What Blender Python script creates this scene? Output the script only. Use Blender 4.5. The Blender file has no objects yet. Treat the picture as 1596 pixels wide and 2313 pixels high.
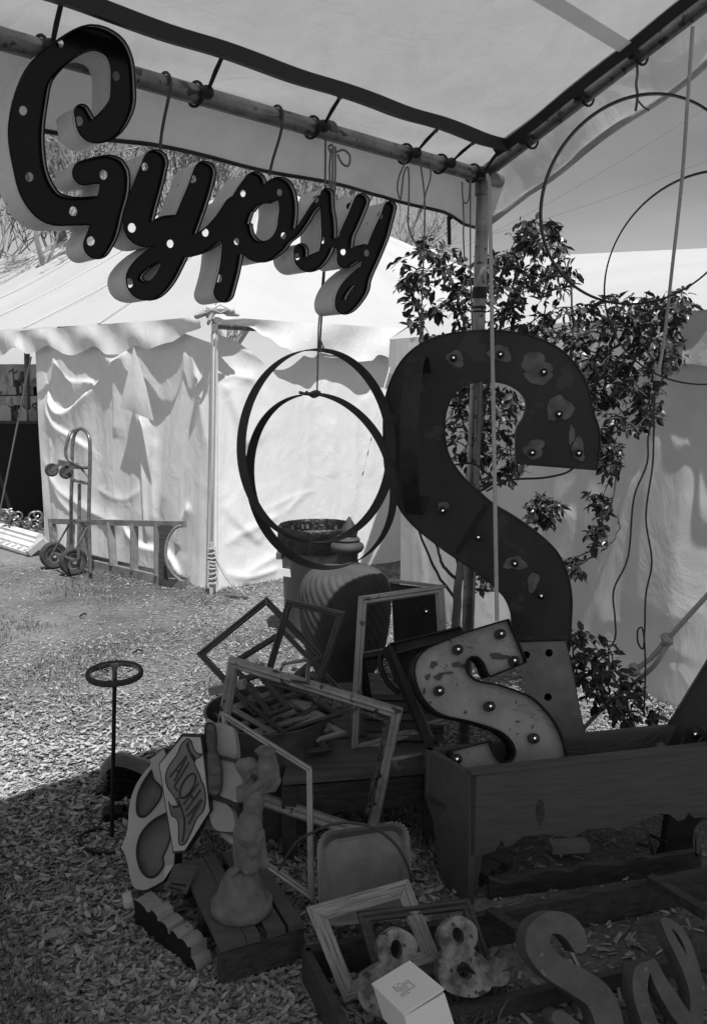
import bpy, bmesh, math, random
import numpy as np
from mathutils import Vector, Matrix, geometry, noise
V = Vector
R = math.radians
random.seed(7); np.random.seed(7)
scene = bpy.context.scene
COL = scene.collection

# ---------------------------------------------------------------- camera
FOC, CX, CY, EYE, TILT = 1862.0, 798.0, 1156.5, 1.6, R(8.3)
cam_d = bpy.data.cameras.new('camera'); cam = bpy.data.objects.new('camera', cam_d); COL.objects.link(cam)
cam.location = (0, 0, EYE); cam.rotation_euler = (math.pi/2 - TILT, 0, 0)
cam_d.sensor_fit = 'HORIZONTAL'; cam_d.sensor_width = 24; cam_d.lens = 24*FOC/1596
cam_d.clip_start = .05; cam_d.clip_end = 2000
scene.camera = cam
# ---------------------------------------------------------------- sky, sun, exposure (black and white photograph: all light is neutral)
SUN_EL, SUN_AZ = R(65), R(160)        # azimuth measured from +Y towards +X : behind the camera, a little to the right
w = bpy.data.worlds.new('World'); scene.world = w; w.use_nodes = True
nt = w.node_tree; nt.nodes.clear()
sky = nt.nodes.new('ShaderNodeTexSky'); sky.sky_type = 'NISHITA'; sky.sun_disc = False
sky.sun_elevation = SUN_EL; sky.sun_rotation = SUN_AZ; sky.air_density = 1.0; sky.dust_density = .6; sky.ozone_density = 1
sep = nt.nodes.new('ShaderNodeSeparateColor'); nt.links.new(sky.outputs[0], sep.inputs[0])
mixr = nt.nodes.new('ShaderNodeMath'); mixr.operation = 'MULTIPLY_ADD'; mixr.inputs[1].default_value = .75
sc2 = nt.nodes.new('ShaderNodeMath'); sc2.operation = 'MULTIPLY'; sc2.inputs[1].default_value = .25
nt.links.new(sep.outputs[0], mixr.inputs[0]); nt.links.new(sep.outputs[1], sc2.inputs[0]); nt.links.new(sc2.outputs[0], mixr.inputs[2])
# thin high cloud, faint
tc = nt.nodes.new('ShaderNodeTexCoord'); mp = nt.nodes.new('ShaderNodeMapping'); mp.inputs['Scale'].default_value = (1.2, 1.2, 4)
nz = nt.nodes.new('ShaderNodeTexNoise'); nz.inputs['Scale'].default_value = 1.6; nz.inputs['Detail'].default_value = 4
nt.links.new(tc.outputs['Generated'], mp.inputs[0]); nt.links.new(mp.outputs[0], nz.inputs['Vector'])
mr = nt.nodes.new('ShaderNodeMapRange'); mr.inputs[1].default_value = .35; mr.inputs[2].default_value = .75; mr.inputs[3].default_value = .78; mr.inputs[4].default_value = 1.3
nt.links.new(nz.outputs[0], mr.inputs[0])
mul = nt.nodes.new('ShaderNodeMath'); mul.operation = 'MULTIPLY'; nt.links.new(mixr.outputs[0], mul.inputs[0]); nt.links.new(mr.outputs[0], mul.inputs[1])
bg = nt.nodes.new('ShaderNodeBackground'); bg.inputs[1].default_value = .09
wo = nt.nodes.new('ShaderNodeOutputWorld'); nt.links.new(mul.outputs[0], bg.inputs[0]); nt.links.new(bg.outputs[0], wo.inputs[0])
sd = bpy.data.lights.new('sun', 'SUN'); sd.energy = 3.9; sd.angle = R(.5); sd.color = (1, 1, 1)
so = bpy.data.objects.new('sun', sd); COL.objects.link(so)
SUNV = V((math.sin(SUN_AZ)*math.cos(SUN_EL), math.cos(SUN_AZ)*math.cos(SUN_EL), math.sin(SUN_EL)))
so.rotation_euler = SUNV.to_track_quat('Z', 'Y').to_euler()
scene.view_settings.view_transform = 'Standard'; scene.view_settings.look = 'None'
scene.view_settings.exposure = 0.5; scene.view_settings.gamma = 1; scene.view_settings.use_curve_mapping = False
scene.cycles.max_bounces = 8; scene.cycles.transparent_max_bounces = 12

# ---------------------------------------------------------------- measuring helpers: photograph pixel (1596 wide) -> place in the world
FW = V((0, math.cos(TILT), -math.sin(TILT))); UP = V((0, math.sin(TILT), math.cos(TILT))); RT = V((1, 0, 0)); EY = V((0, 0, EYE))
def ray(p): return RT*((p[0]-CX)/FOC) + UP*((CY-p[1])/FOC) + FW
def Wp(px, py, Y): r = ray((px, py)); return EY + r*(Y/r.y)
def Gp(px, py, z=0.): r = ray((px, py)); return EY + r*((z-EYE)/r.z)
def PL(px, py, p0, n): r = ray((px, py)); return EY + r*((p0-EY).dot(n)/r.dot(n))
def zc(x0, y0, k): return lambda x, y: (x0+k*x, y0+k*y)
Z1 = zc(0, 0, .5); Z2 = zc(798, 0, .5); Z3 = zc(0, 638.4, .5); Z4 = zc(798, 702.2, .5)
Q1 = zc(191.5, 1276.8, .32); Q2 = zc(574.6, 1085.3, .32); Q3 = zc(191.5, 1787.5, .32); Q4 = zc(638.4, 1787.5, .32)
Q5 = zc(1085.3, 1787.5, .32); Q6 = zc(829.9, 1340.6, .32); Q7 = zc(1213, 1276.8, .2484)
B1 = zc(606.5, 351.1, .2); B2 = zc(255.4, 1596, .24); B3 = zc(415, 1308.7, .32); B4 = zc(0, 766, .2208); B6 = zc(542.6, 734.2, .2484)

# ---------------------------------------------------------------- materials
def nodemat(name):
    m = bpy.data.materials.new(name); m.use_nodes = True; t = m.node_tree
    b = t.nodes['Principled BSDF']; return m, t, b
def M(name, a, b_, rough=.7, metal=0., scale=12, detail=6, bump=.3, stretch=(1, 1, 1), lo=.35, hi=.65, spots=None, grit=0., uv=False, coat=0., bdist=.004, trans=0., spec=.5):
    m, t, b = nodemat(name); N = t.nodes.new; L = t.links.new
    tc = N('ShaderNodeTexCoord'); mp = N('ShaderNodeMapping'); mp.inputs['Scale'].default_value = stretch
    L(tc.outputs['UV' if uv else 'Object'], mp.inputs[0])
    n = N('ShaderNodeTexNoise'); n.inputs['Scale'].default_value = scale; n.inputs['Detail'].default_value = detail; n.inputs['Roughness'].default_value = .62
    L(mp.outputs[0], n.inputs['Vector'])
    r = N('ShaderNodeValToRGB'); r.color_ramp.elements[0].position = lo; r.color_ramp.elements[1].position = hi
    r.color_ramp.elements[0].color = (a, a, a, 1); r.color_ramp.elements[1].color = (b_, b_, b_, 1)
    L(n.outputs[0], r.inputs[0]); col = r.outputs[0]
    if spots:      # (value, scale, threshold)
        n2 = N('ShaderNodeTexNoise'); n2.inputs['Scale'].default_value = spots[1]; n2.inputs['Detail'].default_value = 8; L(tc.outputs['Object'], n2.inputs['Vector'])
        r2 = N('ShaderNodeValToRGB'); r2.color_ramp.elements[0].position = spots[2]; r2.color_ramp.elements[1].position = spots[2]+.04
        L(n2.outputs[0], r2.inputs[0])
        mx = N('ShaderNodeMix'); mx.data_type = 'RGBA'; L(r2.outputs[0], mx.inputs[0]); L(col, mx.inputs[6]); v = spots[0]; mx.inputs[7].default_value = (v, v, v, 1)
        col = mx.outputs[2]
    L(col, b.inputs['Base Color']); b.inputs['Metallic'].default_value = metal
    mr = N('ShaderNodeMapRange'); mr.inputs[3].default_value = max(.03, rough-.12); mr.inputs[4].default_value = min(1, rough+.12); L(n.outputs[0], mr.inputs[0]); L(mr.outputs[0], b.inputs['Roughness'])
    bp = N('ShaderNodeBump'); bp.inputs['Strength'].default_value = bump; bp.inputs['Distance'].default_value = bdist
    if grit:
        n3 = N('ShaderNodeTexNoise'); n3.inputs['Scale'].default_value = scale*9; n3.inputs['Detail'].default_value = 3; L(mp.outputs[0], n3.inputs['Vector'])
        ad = N('ShaderNodeMath'); ad.operation = 'MULTIPLY_ADD'; ad.inputs[1].default_value = grit; L(n3.outputs[0], ad.inputs[0]); L(n.outputs[0], ad.inputs[2]); L(ad.outputs[0], bp.inputs['Height'])
    else: L(n.outputs[0], bp.inputs['Height'])
    L(bp.outputs[0], b.inputs['Normal'])
    b.inputs['Specular IOR Level'].default_value = spec
    if coat: b.inputs['Coat Weight'].default_value = coat; b.inputs['Coat Roughness'].default_value = .08
    if trans:
        out = t.nodes['Material Output']; tr = N('ShaderNodeBsdfTranslucent'); L(col, tr.inputs[0]); mx = N('ShaderNodeMixShader'); mx.inputs[0].default_value = trans
        L(b.outputs[0], mx.inputs[1]); L(tr.outputs[0], mx.inputs[2]); L(mx.outputs[0], out.inputs[0])
    return m
def tone_mat(name, lo, hi, rough=.8, trans=0., gain=1.):
    m, t, b = nodemat(name); N = t.nodes.new; L = t.links.new
    a = N('ShaderNodeAttribute'); a.attribute_name = 'tone'
    r = N('ShaderNodeMapRange'); r.inputs[3].default_value = lo; r.inputs[4].default_value = hi; L(a.outputs['Fac'], r.inputs[0])
    n = N('ShaderNodeTexNoise'); n.inputs['Scale'].default_value = 90; tc = N('ShaderNodeTexCoord'); L(tc.outputs['Object'], n.inputs['Vector'])
    r2 = N('ShaderNodeMapRange'); r2.inputs[3].default_value = .7; r2.inputs[4].default_value = 1.3; L(n.outputs[0], r2.inputs[0])
    mu = N('ShaderNodeMath'); mu.operation = 'MULTIPLY'; L(r.outputs[0], mu.inputs[0]); L(r2.outputs[0], mu.inputs[1])
    L(mu.outputs[0], b.inputs['Base Color']); b.inputs['Roughness'].default_value = rough
    if trans:
        out = t.nodes['Material Output']; tr = N('ShaderNodeBsdfTranslucent'); L(mu.outputs[0], tr.inputs[0]); mx = N('ShaderNodeMixShader'); mx.inputs[0].default_value = trans
        L(b.outputs[0], mx.inputs[1]); L(tr.outputs[0], mx.inputs[2]); L(mx.outputs[0], out.inputs[0])
    return m
def canvas_mat(name, c, trans, wr=.6, dirt=.12, rough=.6, nscale=2.2):
    """cotton or vinyl cloth: faint dirt, crumple creases in the relief, light coming through"""
    m, t, b = nodemat(name); N = t.nodes.new; L = t.links.new
    tc = N('ShaderNodeTexCoord'); n = N('ShaderNodeTexNoise'); n.inputs['Scale'].default_value = nscale; n.inputs['Detail'].default_value = 8; n.inputs['Roughness'].default_value = .65; n.inputs['Distortion'].default_value = .6
    L(tc.outputs['Object'], n.inputs['Vector'])
    r = N('ShaderNodeMapRange'); r.inputs[1].default_value = .3; r.inputs[2].default_value = .7; r.inputs[3].default_value = c*(1-dirt); r.inputs[4].default_value = c; L(n.outputs[0], r.inputs[0]); L(r.outputs[0], b.inputs['Base Color'])
    b.inputs['Roughness'].default_value = rough
    mp = N('ShaderNodeMapping'); mp.inputs['Scale'].default_value = (1, 1, .55); L(tc.outputs['Object'], mp.inputs[0])
    nd = N('ShaderNodeTexNoise'); nd.inputs['Scale'].default_value = 1.7; nd.inputs['Detail'].default_value = 3; L(mp.outputs[0], nd.inputs['Vector'])
    va = N('ShaderNodeVectorMath'); va.operation = 'MULTIPLY_ADD'; va.inputs[1].default_value = (.6, .6, .6); L(nd.outputs['Color'], va.inputs[0]); L(mp.outputs[0], va.inputs[2])
    vo = N('ShaderNodeTexVoronoi'); vo.feature = 'DISTANCE_TO_EDGE'; vo.inputs['Scale'].default_value = 2.6; L(va.outputs[0], vo.inputs['Vector'])
    vr = N('ShaderNodeMapRange'); vr.inputs[1].default_value = 0; vr.inputs[2].default_value = .09; vr.inputs[3].default_value = 1; vr.inputs[4].default_value = 0; L(vo.outputs[0], vr.inputs[0])
    msk = N('ShaderNodeTexNoise'); msk.inputs['Scale'].default_value = 1.1; L(tc.outputs['Object'], msk.inputs['Vector'])
    mk = N('ShaderNodeMapRange'); mk.inputs[1].default_value = .45; mk.inputs[2].default_value = .62; L(msk.outputs[0], mk.inputs[0])
    mm = N('ShaderNodeMath'); mm.operation = 'MULTIPLY'; L(vr.outputs[0], mm.inputs[0]); L(mk.outputs[0], mm.inputs[1])
    n2 = N('ShaderNodeTexNoise'); n2.inputs['Scale'].default_value = 5; n2.inputs['Detail'].default_value = 7; n2.inputs['Roughness'].default_value = .6; n2.inputs['Distortion'].default_value = 1.2; L(mp.outputs[0], n2.inputs['Vector'])
    ad = N('ShaderNodeMath'); ad.operation = 'MULTIPLY_ADD'; ad.inputs[1].default_value = .3; L(mm.outputs[0], ad.inputs[0]); L(n2.outputs[0], ad.inputs[2])
    bp = N('ShaderNodeBump'); bp.inputs['Strength'].default_value = .5*wr; bp.inputs['Distance'].default_value = .03; L(ad.outputs[0], bp.inputs['Height']); L(bp.outputs[0], b.inputs['Normal'])
    out = t.nodes['Material Output']; tr = N('ShaderNodeBsdfTranslucent'); L(r.outputs[0], tr.inputs[0]); L(bp.outputs[0], tr.inputs['Normal']); mx = N('ShaderNodeMixShader'); mx.inputs[0].default_value = trans
    L(b.outputs[0], mx.inputs[1]); L(tr.outputs[0], mx.inputs[2]); L(mx.outputs[0], out.inputs[0])
    return m
MT = dict(
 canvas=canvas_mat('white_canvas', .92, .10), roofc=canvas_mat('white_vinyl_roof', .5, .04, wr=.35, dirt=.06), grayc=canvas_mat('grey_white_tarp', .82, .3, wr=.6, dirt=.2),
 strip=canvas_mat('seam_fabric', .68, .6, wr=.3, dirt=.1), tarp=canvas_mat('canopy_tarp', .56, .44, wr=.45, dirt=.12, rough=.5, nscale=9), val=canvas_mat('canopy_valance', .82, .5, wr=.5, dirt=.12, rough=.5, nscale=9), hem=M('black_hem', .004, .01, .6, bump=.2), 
 pipe=M('galvanised_pipe', .16, .3, .42, .75, scale=14, stretch=(1, 1, 1), bump=.15, spots=(.08, 30, .6)),
 black=M('gloss_black_paint', .002, .004, .22, scale=6, bump=.12, spec=.18), side=M('tan_letter_side', .56, .7, .5, scale=5, bump=.12, spots=(.12, 60, .68)),
 patch=M('bare_metal', .06, .15, .6, scale=22, detail=9, bump=.3), rustd=M('dark_rusty_steel', .014, .032, .5, .0, scale=6, detail=9, bump=.45, spots=(.04, 9, .6), spec=.35, stretch=(1, 1, .35)), hoop=M('rusted_hoop_steel', .012, .03, .7, .1, scale=20, bump=.4),
 worn=M('worn_bare_patch', .035, .07, .6, scale=30, bump=.2), cream=M('worn_cream_enamel', .2, .3, .5, scale=9, bump=.2, spots=(.05, 55, .66), grit=.3),
 cream2=M('faded_perforated_enamel', .1, .23, .55, scale=5, bump=.2, spots=(.05, 40, .68)), rim=M('black_rim', .006, .015, .45, scale=20, bump=.2, spec=.3),
 bulb=M('bulb_glass', .02, .03, .05, 0, scale=3, bump=0, coat=1.), socket=M('bulb_socket', .02, .03, .5, bump=.1),
 rope=M('pale_cotton_rope', .32, .5, .9, scale=200, bump=.6), cord=M('dark_cord', .03, .05, .6, bump=.1), twine=M('grey_twine', .12, .2, .9, scale=200, bump=.6),
 wood=M('brown_wood', .04, .07, .6, scale=6, stretch=(1.2, 14, 14), bump=.3, grit=.2), woodd=M('dark_wood', .025, .065, .55, scale=6, stretch=(1, 12, 12), bump=.3),
 boards=M('grey_table_boards', .06, .12, .7, scale=4, stretch=(1, 5, 8), bump=.35, grit=.25), woodl=M('old_planter_wood', .06, .11, .6, scale=4, stretch=(.6, 8, 22), bump=.3, grit=.3, lo=.25, hi=.78, detail=10),
 oak=M('weathered_oak', .13, .36, .85, scale=9, stretch=(1, 26, 1), bump=.9, lo=.38, hi=.55, uv=True), gframe=M('silvered_frame', .24, .36, .45, .1, scale=8, bump=.25, spots=(.1, 30, .62)),
 lframe=M('pale_brass_frame', .32, .45, .4, .35, scale=10, bump=.15), dframe=M('dark_stained_frame', .03, .085, .4, scale=9, stretch=(1, 20, 1), bump=.3, uv=True),
 carve=M('tarnished_carving', .03, .12, .6, scale=40, bump=.5), ornate=M('flaking_gilt_frame', .2, .34, .5, .1, scale=12, bump=.5, spots=(.03, 22, .57)), stone=M('cast_stone', .1, .2, .9, scale=26, detail=9, bump=.8, grit=.8, lo=.3, hi=.7),
 terra=M('brown_clay', .035, .065, .75, scale=8, bump=.35, grit=.5), bin=M('grey_bin_plastic', .1, .13, .45, scale=4, bump=.1), bag=M('black_bin_liner', .006, .012, .3, scale=14, bump=.8, bdist=.02),
 steel=M('scuffed_tube_steel', .12, .26, .4, .55, scale=25, bump=.2), tyre=M('rubber_tyre', .03, .055, .85, scale=60, bump=.8), ladder=M('weathered_ladder', .14, .24, .6, .1, scale=8, bump=.3),
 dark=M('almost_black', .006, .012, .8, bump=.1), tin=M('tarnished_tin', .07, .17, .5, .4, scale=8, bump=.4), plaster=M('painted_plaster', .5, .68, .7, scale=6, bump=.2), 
 paint=M('cream_sign_paint', .34, .46, .55, scale=5, bump=.2, spots=(.2, 26, .68)), paintd=M('sign_outline_paint', .01, .02, .5), paintm=M('sign_mid_paint', .09, .2, .55, scale=4, bump=.15),
 leather=M('padded_cream', .24, .34, .6, scale=6, bump=.3), feather=M('streaked_dark_paint', .03, .1, .5, scale=16, stretch=(1, 1, 3), bump=.5), card=M('white_card', .86, .9, .7, scale=3, bump=.05), ink=M('faded_ink', .25, .3, .7),
 tray=M('pewter_tray', .13, .2, .4, .5, scale=12, bump=.2), zinc=M('mottled_zinc', .07, .3, .6, .2, scale=20, detail=9, bump=.5, spots=(.04, 26, .6), lo=.4, hi=.62), ply=M('grey_painted_plywood', .07, .12, .7, scale=16, detail=9, bump=.5, spots=(.2, 24, .66)), 
 bark=M('pale_bark', .14, .26, .9, scale=18, stretch=(1, 1, .3), bump=.8), twig=M('twig_bark', .05, .1, .85, bump=.4), treebark=M('grey_bark', .22, .36, .9, scale=4, bump=.5),
)
def glassmat():
    m, t, b = nodemat('clear_bulb_glass'); N = t.nodes.new; L = t.links.new; b.inputs['Base Color'].default_value = (.01, .01, .01, 1); b.inputs['Roughness'].default_value = .04; b.inputs['Coat Weight'].default_value = 1
    tr = N('ShaderNodeBsdfTransparent'); tr.inputs[0].default_value = (.75, .75, .75, 1); mx = N('ShaderNodeMixShader'); mx.inputs[0].default_value = .62; out = t.nodes['Material Output']
    L(b.outputs[0], mx.inputs[1]); L(tr.outputs[0], mx.inputs[2]); L(mx.outputs[0], out.inputs[0]); return m
MT['bulb'] = glassmat()
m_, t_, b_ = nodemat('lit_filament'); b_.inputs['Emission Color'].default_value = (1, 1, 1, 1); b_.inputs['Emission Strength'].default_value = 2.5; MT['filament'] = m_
leafm = M('glossy_leaf', .02, .05, .32, scale=40, bump=.15, trans=.12); MT['leaf'] = leafm
budm = M('spring_buds', .1, .16, .7, trans=.3); MT['bud'] = budm

# ---------------------------------------------------------------- object helpers
ORG = {}
def origin(o): return ORG.get(o.name, V((0, 0, 0))) if o else V((0, 0, 0))
def tag(o, label=None, cat=None, group=None, kind=None):
    if label: o['label'] = label
    if cat: o['category'] = cat
    if group: o['group'] = group
    if kind: o['kind'] = kind
    return o
def thing(name, label, cat, loc, group=None):
    o = bpy.data.objects.new(name, None); COL.objects.link(o); o.location = loc; ORG[o.name] = V(loc); o.empty_display_size = .1
    return tag(o, label, cat, group)
class MB:
    def __init__(s): s.v = []; s.f = []
    def add(s, vs, fs):
        n = len(s.v); s.v += [tuple(p) for p in vs]; s.f += [tuple(i+n for i in f) for f in fs]; return s
    def box(s, c, ax, ay, az):
        c, ax, ay, az = V(c), V(ax), V(ay), V(az)
        vs = [c+ax*i+ay*j+az*k for i in (-1, 1) for j in (-1, 1) for k in (-1, 1)]
        return s.add(vs, [(0, 1, 3, 2), (4, 6, 7, 5), (0, 4, 5, 1), (2, 3, 7, 6), (0, 2, 6, 4), (1, 5, 7, 3)])
    def beam(s, a, b, w, h, up=V((0, 0, 1))):
        a, b = V(a), V(b); d = (b-a).normalized(); x = d.cross(up)
        if x.length < 1e-3: x = d.cross(V((0, 1, 0)))
        x.normalize(); y = x.cross(d); return s.box((a+b)/2, (b-a)/2, x*w/2, y*h/2)
    def tube(s, pts, r, n=8, closed=False, flat=None):
        pts = [V(p) for p in pts]; k = len(pts); rs = list(r) if hasattr(r, '__len__') else [r]*k
        T = []
        for i in range(k):
            a = pts[(i-1) % k] if closed or i else pts[0]; b = pts[(i+1) % k] if closed or i < k-1 else pts[-1]
            d = (b-a); T.append(d.normalized() if d.length > 1e-9 else V((0, 0, 1)))
        up = V((0, 0, 1)) if abs(T[0].z) < .9 else V((1, 0, 0)); x = T[0].cross(up).normalized()
        vs = []
        for i in range(k):
            x = (x - T[i]*x.dot(T[i])); x = x.normalized() if x.length > 1e-6 else T[i].orthogonal().normalized(); y = T[i].cross(x)
            for j in range(n):
                a = 2*math.pi*j/n; vs.append(pts[i]+(x*math.cos(a)+y*math.sin(a))*rs[i])
        fs = []
        for i in range(k if closed else k-1):
            i2 = (i+1) % k
            for j in range(n): fs.append((i*n+j, i*n+(j+1) % n, i2*n+(j+1) % n, i2*n+j))
        if not closed: fs.append(tuple(range(n-1, -1, -1))); fs.append(tuple((k-1)*n+j for j in range(n)))
        return s.add(vs, fs)
    def lathe(s, c, prof, n=32, axis=V((0, 0, 1)), mod=None, cap=True):
        if prof[0] == prof[-1]: cap = False
        c = V(c); axis = V(axis).normalized(); x = axis.orthogonal().normalized(); y = axis.cross(x); vs = []
        for i, (r, h) in enumerate(prof):
            for j in range(n):
                a = 2*math.pi*j/n; rr = r + (mod(a, h, r) if mod else 0); vs.append(c+axis*h+(x*math.cos(a)+y*math.sin(a))*max(rr, 1e-5))
        fs = [(i*n+j, i*n+(j+1) % n, (i+1)*n+(j+1) % n, (i+1)*n+j) for i in range(len(prof)-1) for j in range(n)]
        if cap and prof[0][0] > 1e-4: fs.append(tuple(range(n-1, -1, -1)))
        if cap and prof[-1][0] > 1e-4: fs.append(tuple((len(prof)-1)*n+j for j in range(n)))
        return s.add(vs, fs)
    def plate(s, loops, ex):
        """closed flat loops (outer, holes...) given a thickness ex"""
        ex = V(ex); flat = [p for l in loops for p in l]; tr = geometry.tessellate_polygon(loops); n = len(flat)
        fs = [tuple(t) for t in tr] + [tuple(n+i for i in reversed(t)) for t in tr]
        o = 0
        for l in loops:
            k = len(l)
            for i in range(k): a, b = o+i, o+(i+1) % k; fs.append((a, b, n+b, n+a))
            o += k
        return s.add(flat+[p+ex for p in flat], fs)
    def ribbon(s, loop, a, b, closed=True, th=None):
        """strip of sheet standing on a loop from offset a to offset b"""
        k = len(loop); a, b = V(a), V(b)
        fs = [(i, (i+1) % k, k+(i+1) % k, k+i) for i in range(k if closed else k-1)]
        return s.add([p+a for p in loop]+[p+b for p in loop], fs)
    def build(s, name, mat, parent=None, smooth=None, kind=None, label=None, fix=True):
        vs = s.v
        if parent is not None: o0 = origin(parent)
        else:
            a = np.array(vs); o0 = V(((a[:, 0].min()+a[:, 0].max())/2, (a[:, 1].min()+a[:, 1].max())/2, a[:, 2].min()))
        me = bpy.data.meshes.new(name); me.from_pydata([(p[0]-o0.x, p[1]-o0.y, p[2]-o0.z) for p in vs], [], s.f)
        if fix:
            bm = bmesh.new(); bm.from_mesh(me); bmesh.ops.recalc_face_normals(bm, faces=bm.faces); bm.to_mesh(me); bm.free()
        me.materials.append(MT[mat] if isinstance(mat, str) else mat)
        if smooth is not None:
            me.polygons.foreach_set('use_smooth', [True]*len(me.polygons)); me.set_sharp_from_angle(angle=R(smooth))
        me.update(); o = bpy.data.objects.new(name, me); COL.objects.link(o)
        if parent is not None: o.parent = parent; ORG[o.name] = o0
        else: o.location = o0; ORG[o.name] = o0
        if kind: o['kind'] = kind
        if label: o['label'] = label
        return o
def single(mb, name, mat, label, cat, group=None, smooth=35, kind=None):
    o = mb.build(name, mat, None, smooth); return tag(o, label, cat, group, kind)
def catmull(pts, n=8, closed=False):
    pts = [V(p) for p in pts]; k = len(pts); out = []
    rng = k if closed else k-1
    for i in range(rng):
        p0 = pts[(i-1) % k] if closed or i else pts[0]; p1 = pts[i % k]; p2 = pts[(i+1) % k]; p3 = pts[(i+2) % k] if closed or i < k-2 else pts[-1]
        for j in range(n):
            t = j/n; out.append(.5*((2*p1)+(p2-p0)*t+(2*p0-5*p1+4*p2-p3)*t*t+(3*p1-p0-3*p2+p3)*t*t*t))
    if not closed: out.append(pts[-1])
    return out
def outline(pts, n=6):
    """closed outline through pixel points; a third element marks a sharp corner"""
    k = len(pts); cs = [i for i, p in enumerate(pts) if len(p) > 2]
    P2 = [V((p[0], p[1], 0)) for p in pts]
    if not cs: return [(p.x, p.y) for p in catmull(P2, n, True)]
    out = []
    for a, i in enumerate(cs):
        j = cs[(a+1) % len(cs)]; run = []; q = i
        while True:
            run.append(P2[q % k])
            if q % k == j and q != i: break
            q += 1
            if q-i > k: break
        if len(run) == 2: out.append((run[0].x, run[0].y))
        else: out += [(p.x, p.y) for p in catmull(run, n)][:-1]
    return out
# strokes with a radius -> outline loops (marching squares on a distance field)
TBL = {1: [(0, 3)], 2: [(1, 0)], 3: [(1, 3)], 4: [(2, 1)], 5: [(0, 3), (2, 1)], 6: [(2, 0)], 7: [(2, 3)], 8: [(3, 2)], 9: [(0, 2)], 10: [(1, 0), (3, 2)], 11: [(1, 2)], 12: [(3, 1)], 13: [(0, 1)], 14: [(3, 0)]}
def rdp(p, e):
    if len(p) < 3: return p
    a, b = np.array(p[0]), np.array(p[-1]); q = np.array(p); d = b-a; L = np.hypot(*d)
    ds = np.hypot(*(q-a).T) if L < 1e-9 else np.abs((q[:, 0]-a[0])*d[1]-(q[:, 1]-a[1])*d[0])/L
    i = int(ds.argmax())
    if ds[i] < e: return [p[0], p[-1]]
    return rdp(p[:i+1], e)[:-1]+rdp(p[i:], e)
def stroke_loops(strokes, holes=(), res=1.0, eps=.18, soft=0., wob=0.):
    segs = []
    for st in strokes:
        if len(st) == 1: segs.append((st[0], st[0]))
        else:
            c = catmull([V(p) for p in st], 4)
            segs += [(c[i], c[i+1]) for i in range(len(c)-1)]
    A = np.array([[*a, *b] for a, b in segs]); mr_ = max(A[:, 2].max(), A[:, 5].max())+4
    x0, x1 = A[:, [0, 3]].min()-mr_, A[:, [0, 3]].max()+mr_; y0, y1 = A[:, [1, 4]].min()-mr_, A[:, [1, 4]].max()+mr_
    xs = np.arange(x0, x1, res); ys = np.arange(y0, y1, res); F = np.full((len(ys), len(xs)), 1e3)
    for ax, ay, ar, bx, by, br in A:
        m = max(ar, br)+6; i0, i1 = np.searchsorted(xs, [min(ax, bx)-m, max(ax, bx)+m]); j0, j1 = np.searchsorted(ys, [min(ay, by)-m, max(ay, by)+m])
        X, Y = np.meshgrid(xs[i0:i1], ys[j0:j1]); dx, dy = bx-ax, by-ay; L = dx*dx+dy*dy
        t = np.clip(((X-ax)*dx+(Y-ay)*dy)/L, 0, 1) if L > 1e-9 else 0*X
        D = np.hypot(X-ax-t*dx, Y-ay-t*dy)-(ar+t*(br-ar)); F[j0:j1, i0:i1] = np.minimum(F[j0:j1, i0:i1], D)
    X, Y = np.meshgrid(xs, ys)
    if wob: F = F + wob*(np.sin(X*.31+1.3*np.sin(Y*.23))+np.sin(Y*.37+1.1*np.sin(X*.19)))
    for h in holes:      # (x, y, rx, ry, angle)
        c, s_ = math.cos(h[4]), math.sin(h[4]); u = ((X-h[0])*c+(Y-h[1])*s_)/h[2]; v = (-(X-h[0])*s_+(Y-h[1])*c)/h[3]
        F = np.maximum(F, -(np.hypot(u, v)-1)*min(h[2], h[3]))
    return contour(F, xs, ys, eps)
def contour(F, xs, ys, eps):
    I = (F < 0).astype(int); res = xs[1]-xs[0]
    C = I[:-1, :-1]+2*I[:-1, 1:]+4*I[1:, 1:]+8*I[1:, :-1]; nxt = {}; pos = {}
    def pt(e, i, j):
        if e == 0: k = ('h', i, j); a, b = (i, j), (i+1, j)
        elif e == 1: k = ('v', i+1, j); a, b = (i+1, j), (i+1, j+1)
        elif e == 2: k = ('h', i, j+1); a, b = (i, j+1), (i+1, j+1)
        else: k = ('v', i, j); a, b = (i, j), (i, j+1)
        if k not in pos:
            fa, fb = F[a[1], a[0]], F[b[1], b[0]]; t = fa/(fa-fb); pos[k] = (xs[a[0]]+t*(b[0]-a[0])*res, ys[a[1]]+t*(b[1]-a[1])*res)
        return k
    for j, i in zip(*np.nonzero((C > 0) & (C < 15))):
        for a, b in TBL[int(C[j, i])]: nxt[pt(a, i, j)] = pt(b, i, j)
    loops = []
    while nxt:
        s0 = next(iter(nxt)); k = s0; lp = []
        while k in nxt: lp.append(pos[k]); k = nxt.pop(k)
        if len(lp) > 8:
            h = len(lp)//2; l2 = rdp(lp[:h+1], eps)[:-1]+rdp(lp[h:]+[lp[0]], eps)[:-1]; loops.append(l2)
    return loops
def area(l): return sum(l[i][0]*l[(i+1) % len(l)][1]-l[(i+1) % len(l)][0]*l[i][1] for i in range(len(l)))/2
def on_plane(loop, p0, n): return [PL(p[0], p[1], p0, n) for p in loop]
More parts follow.
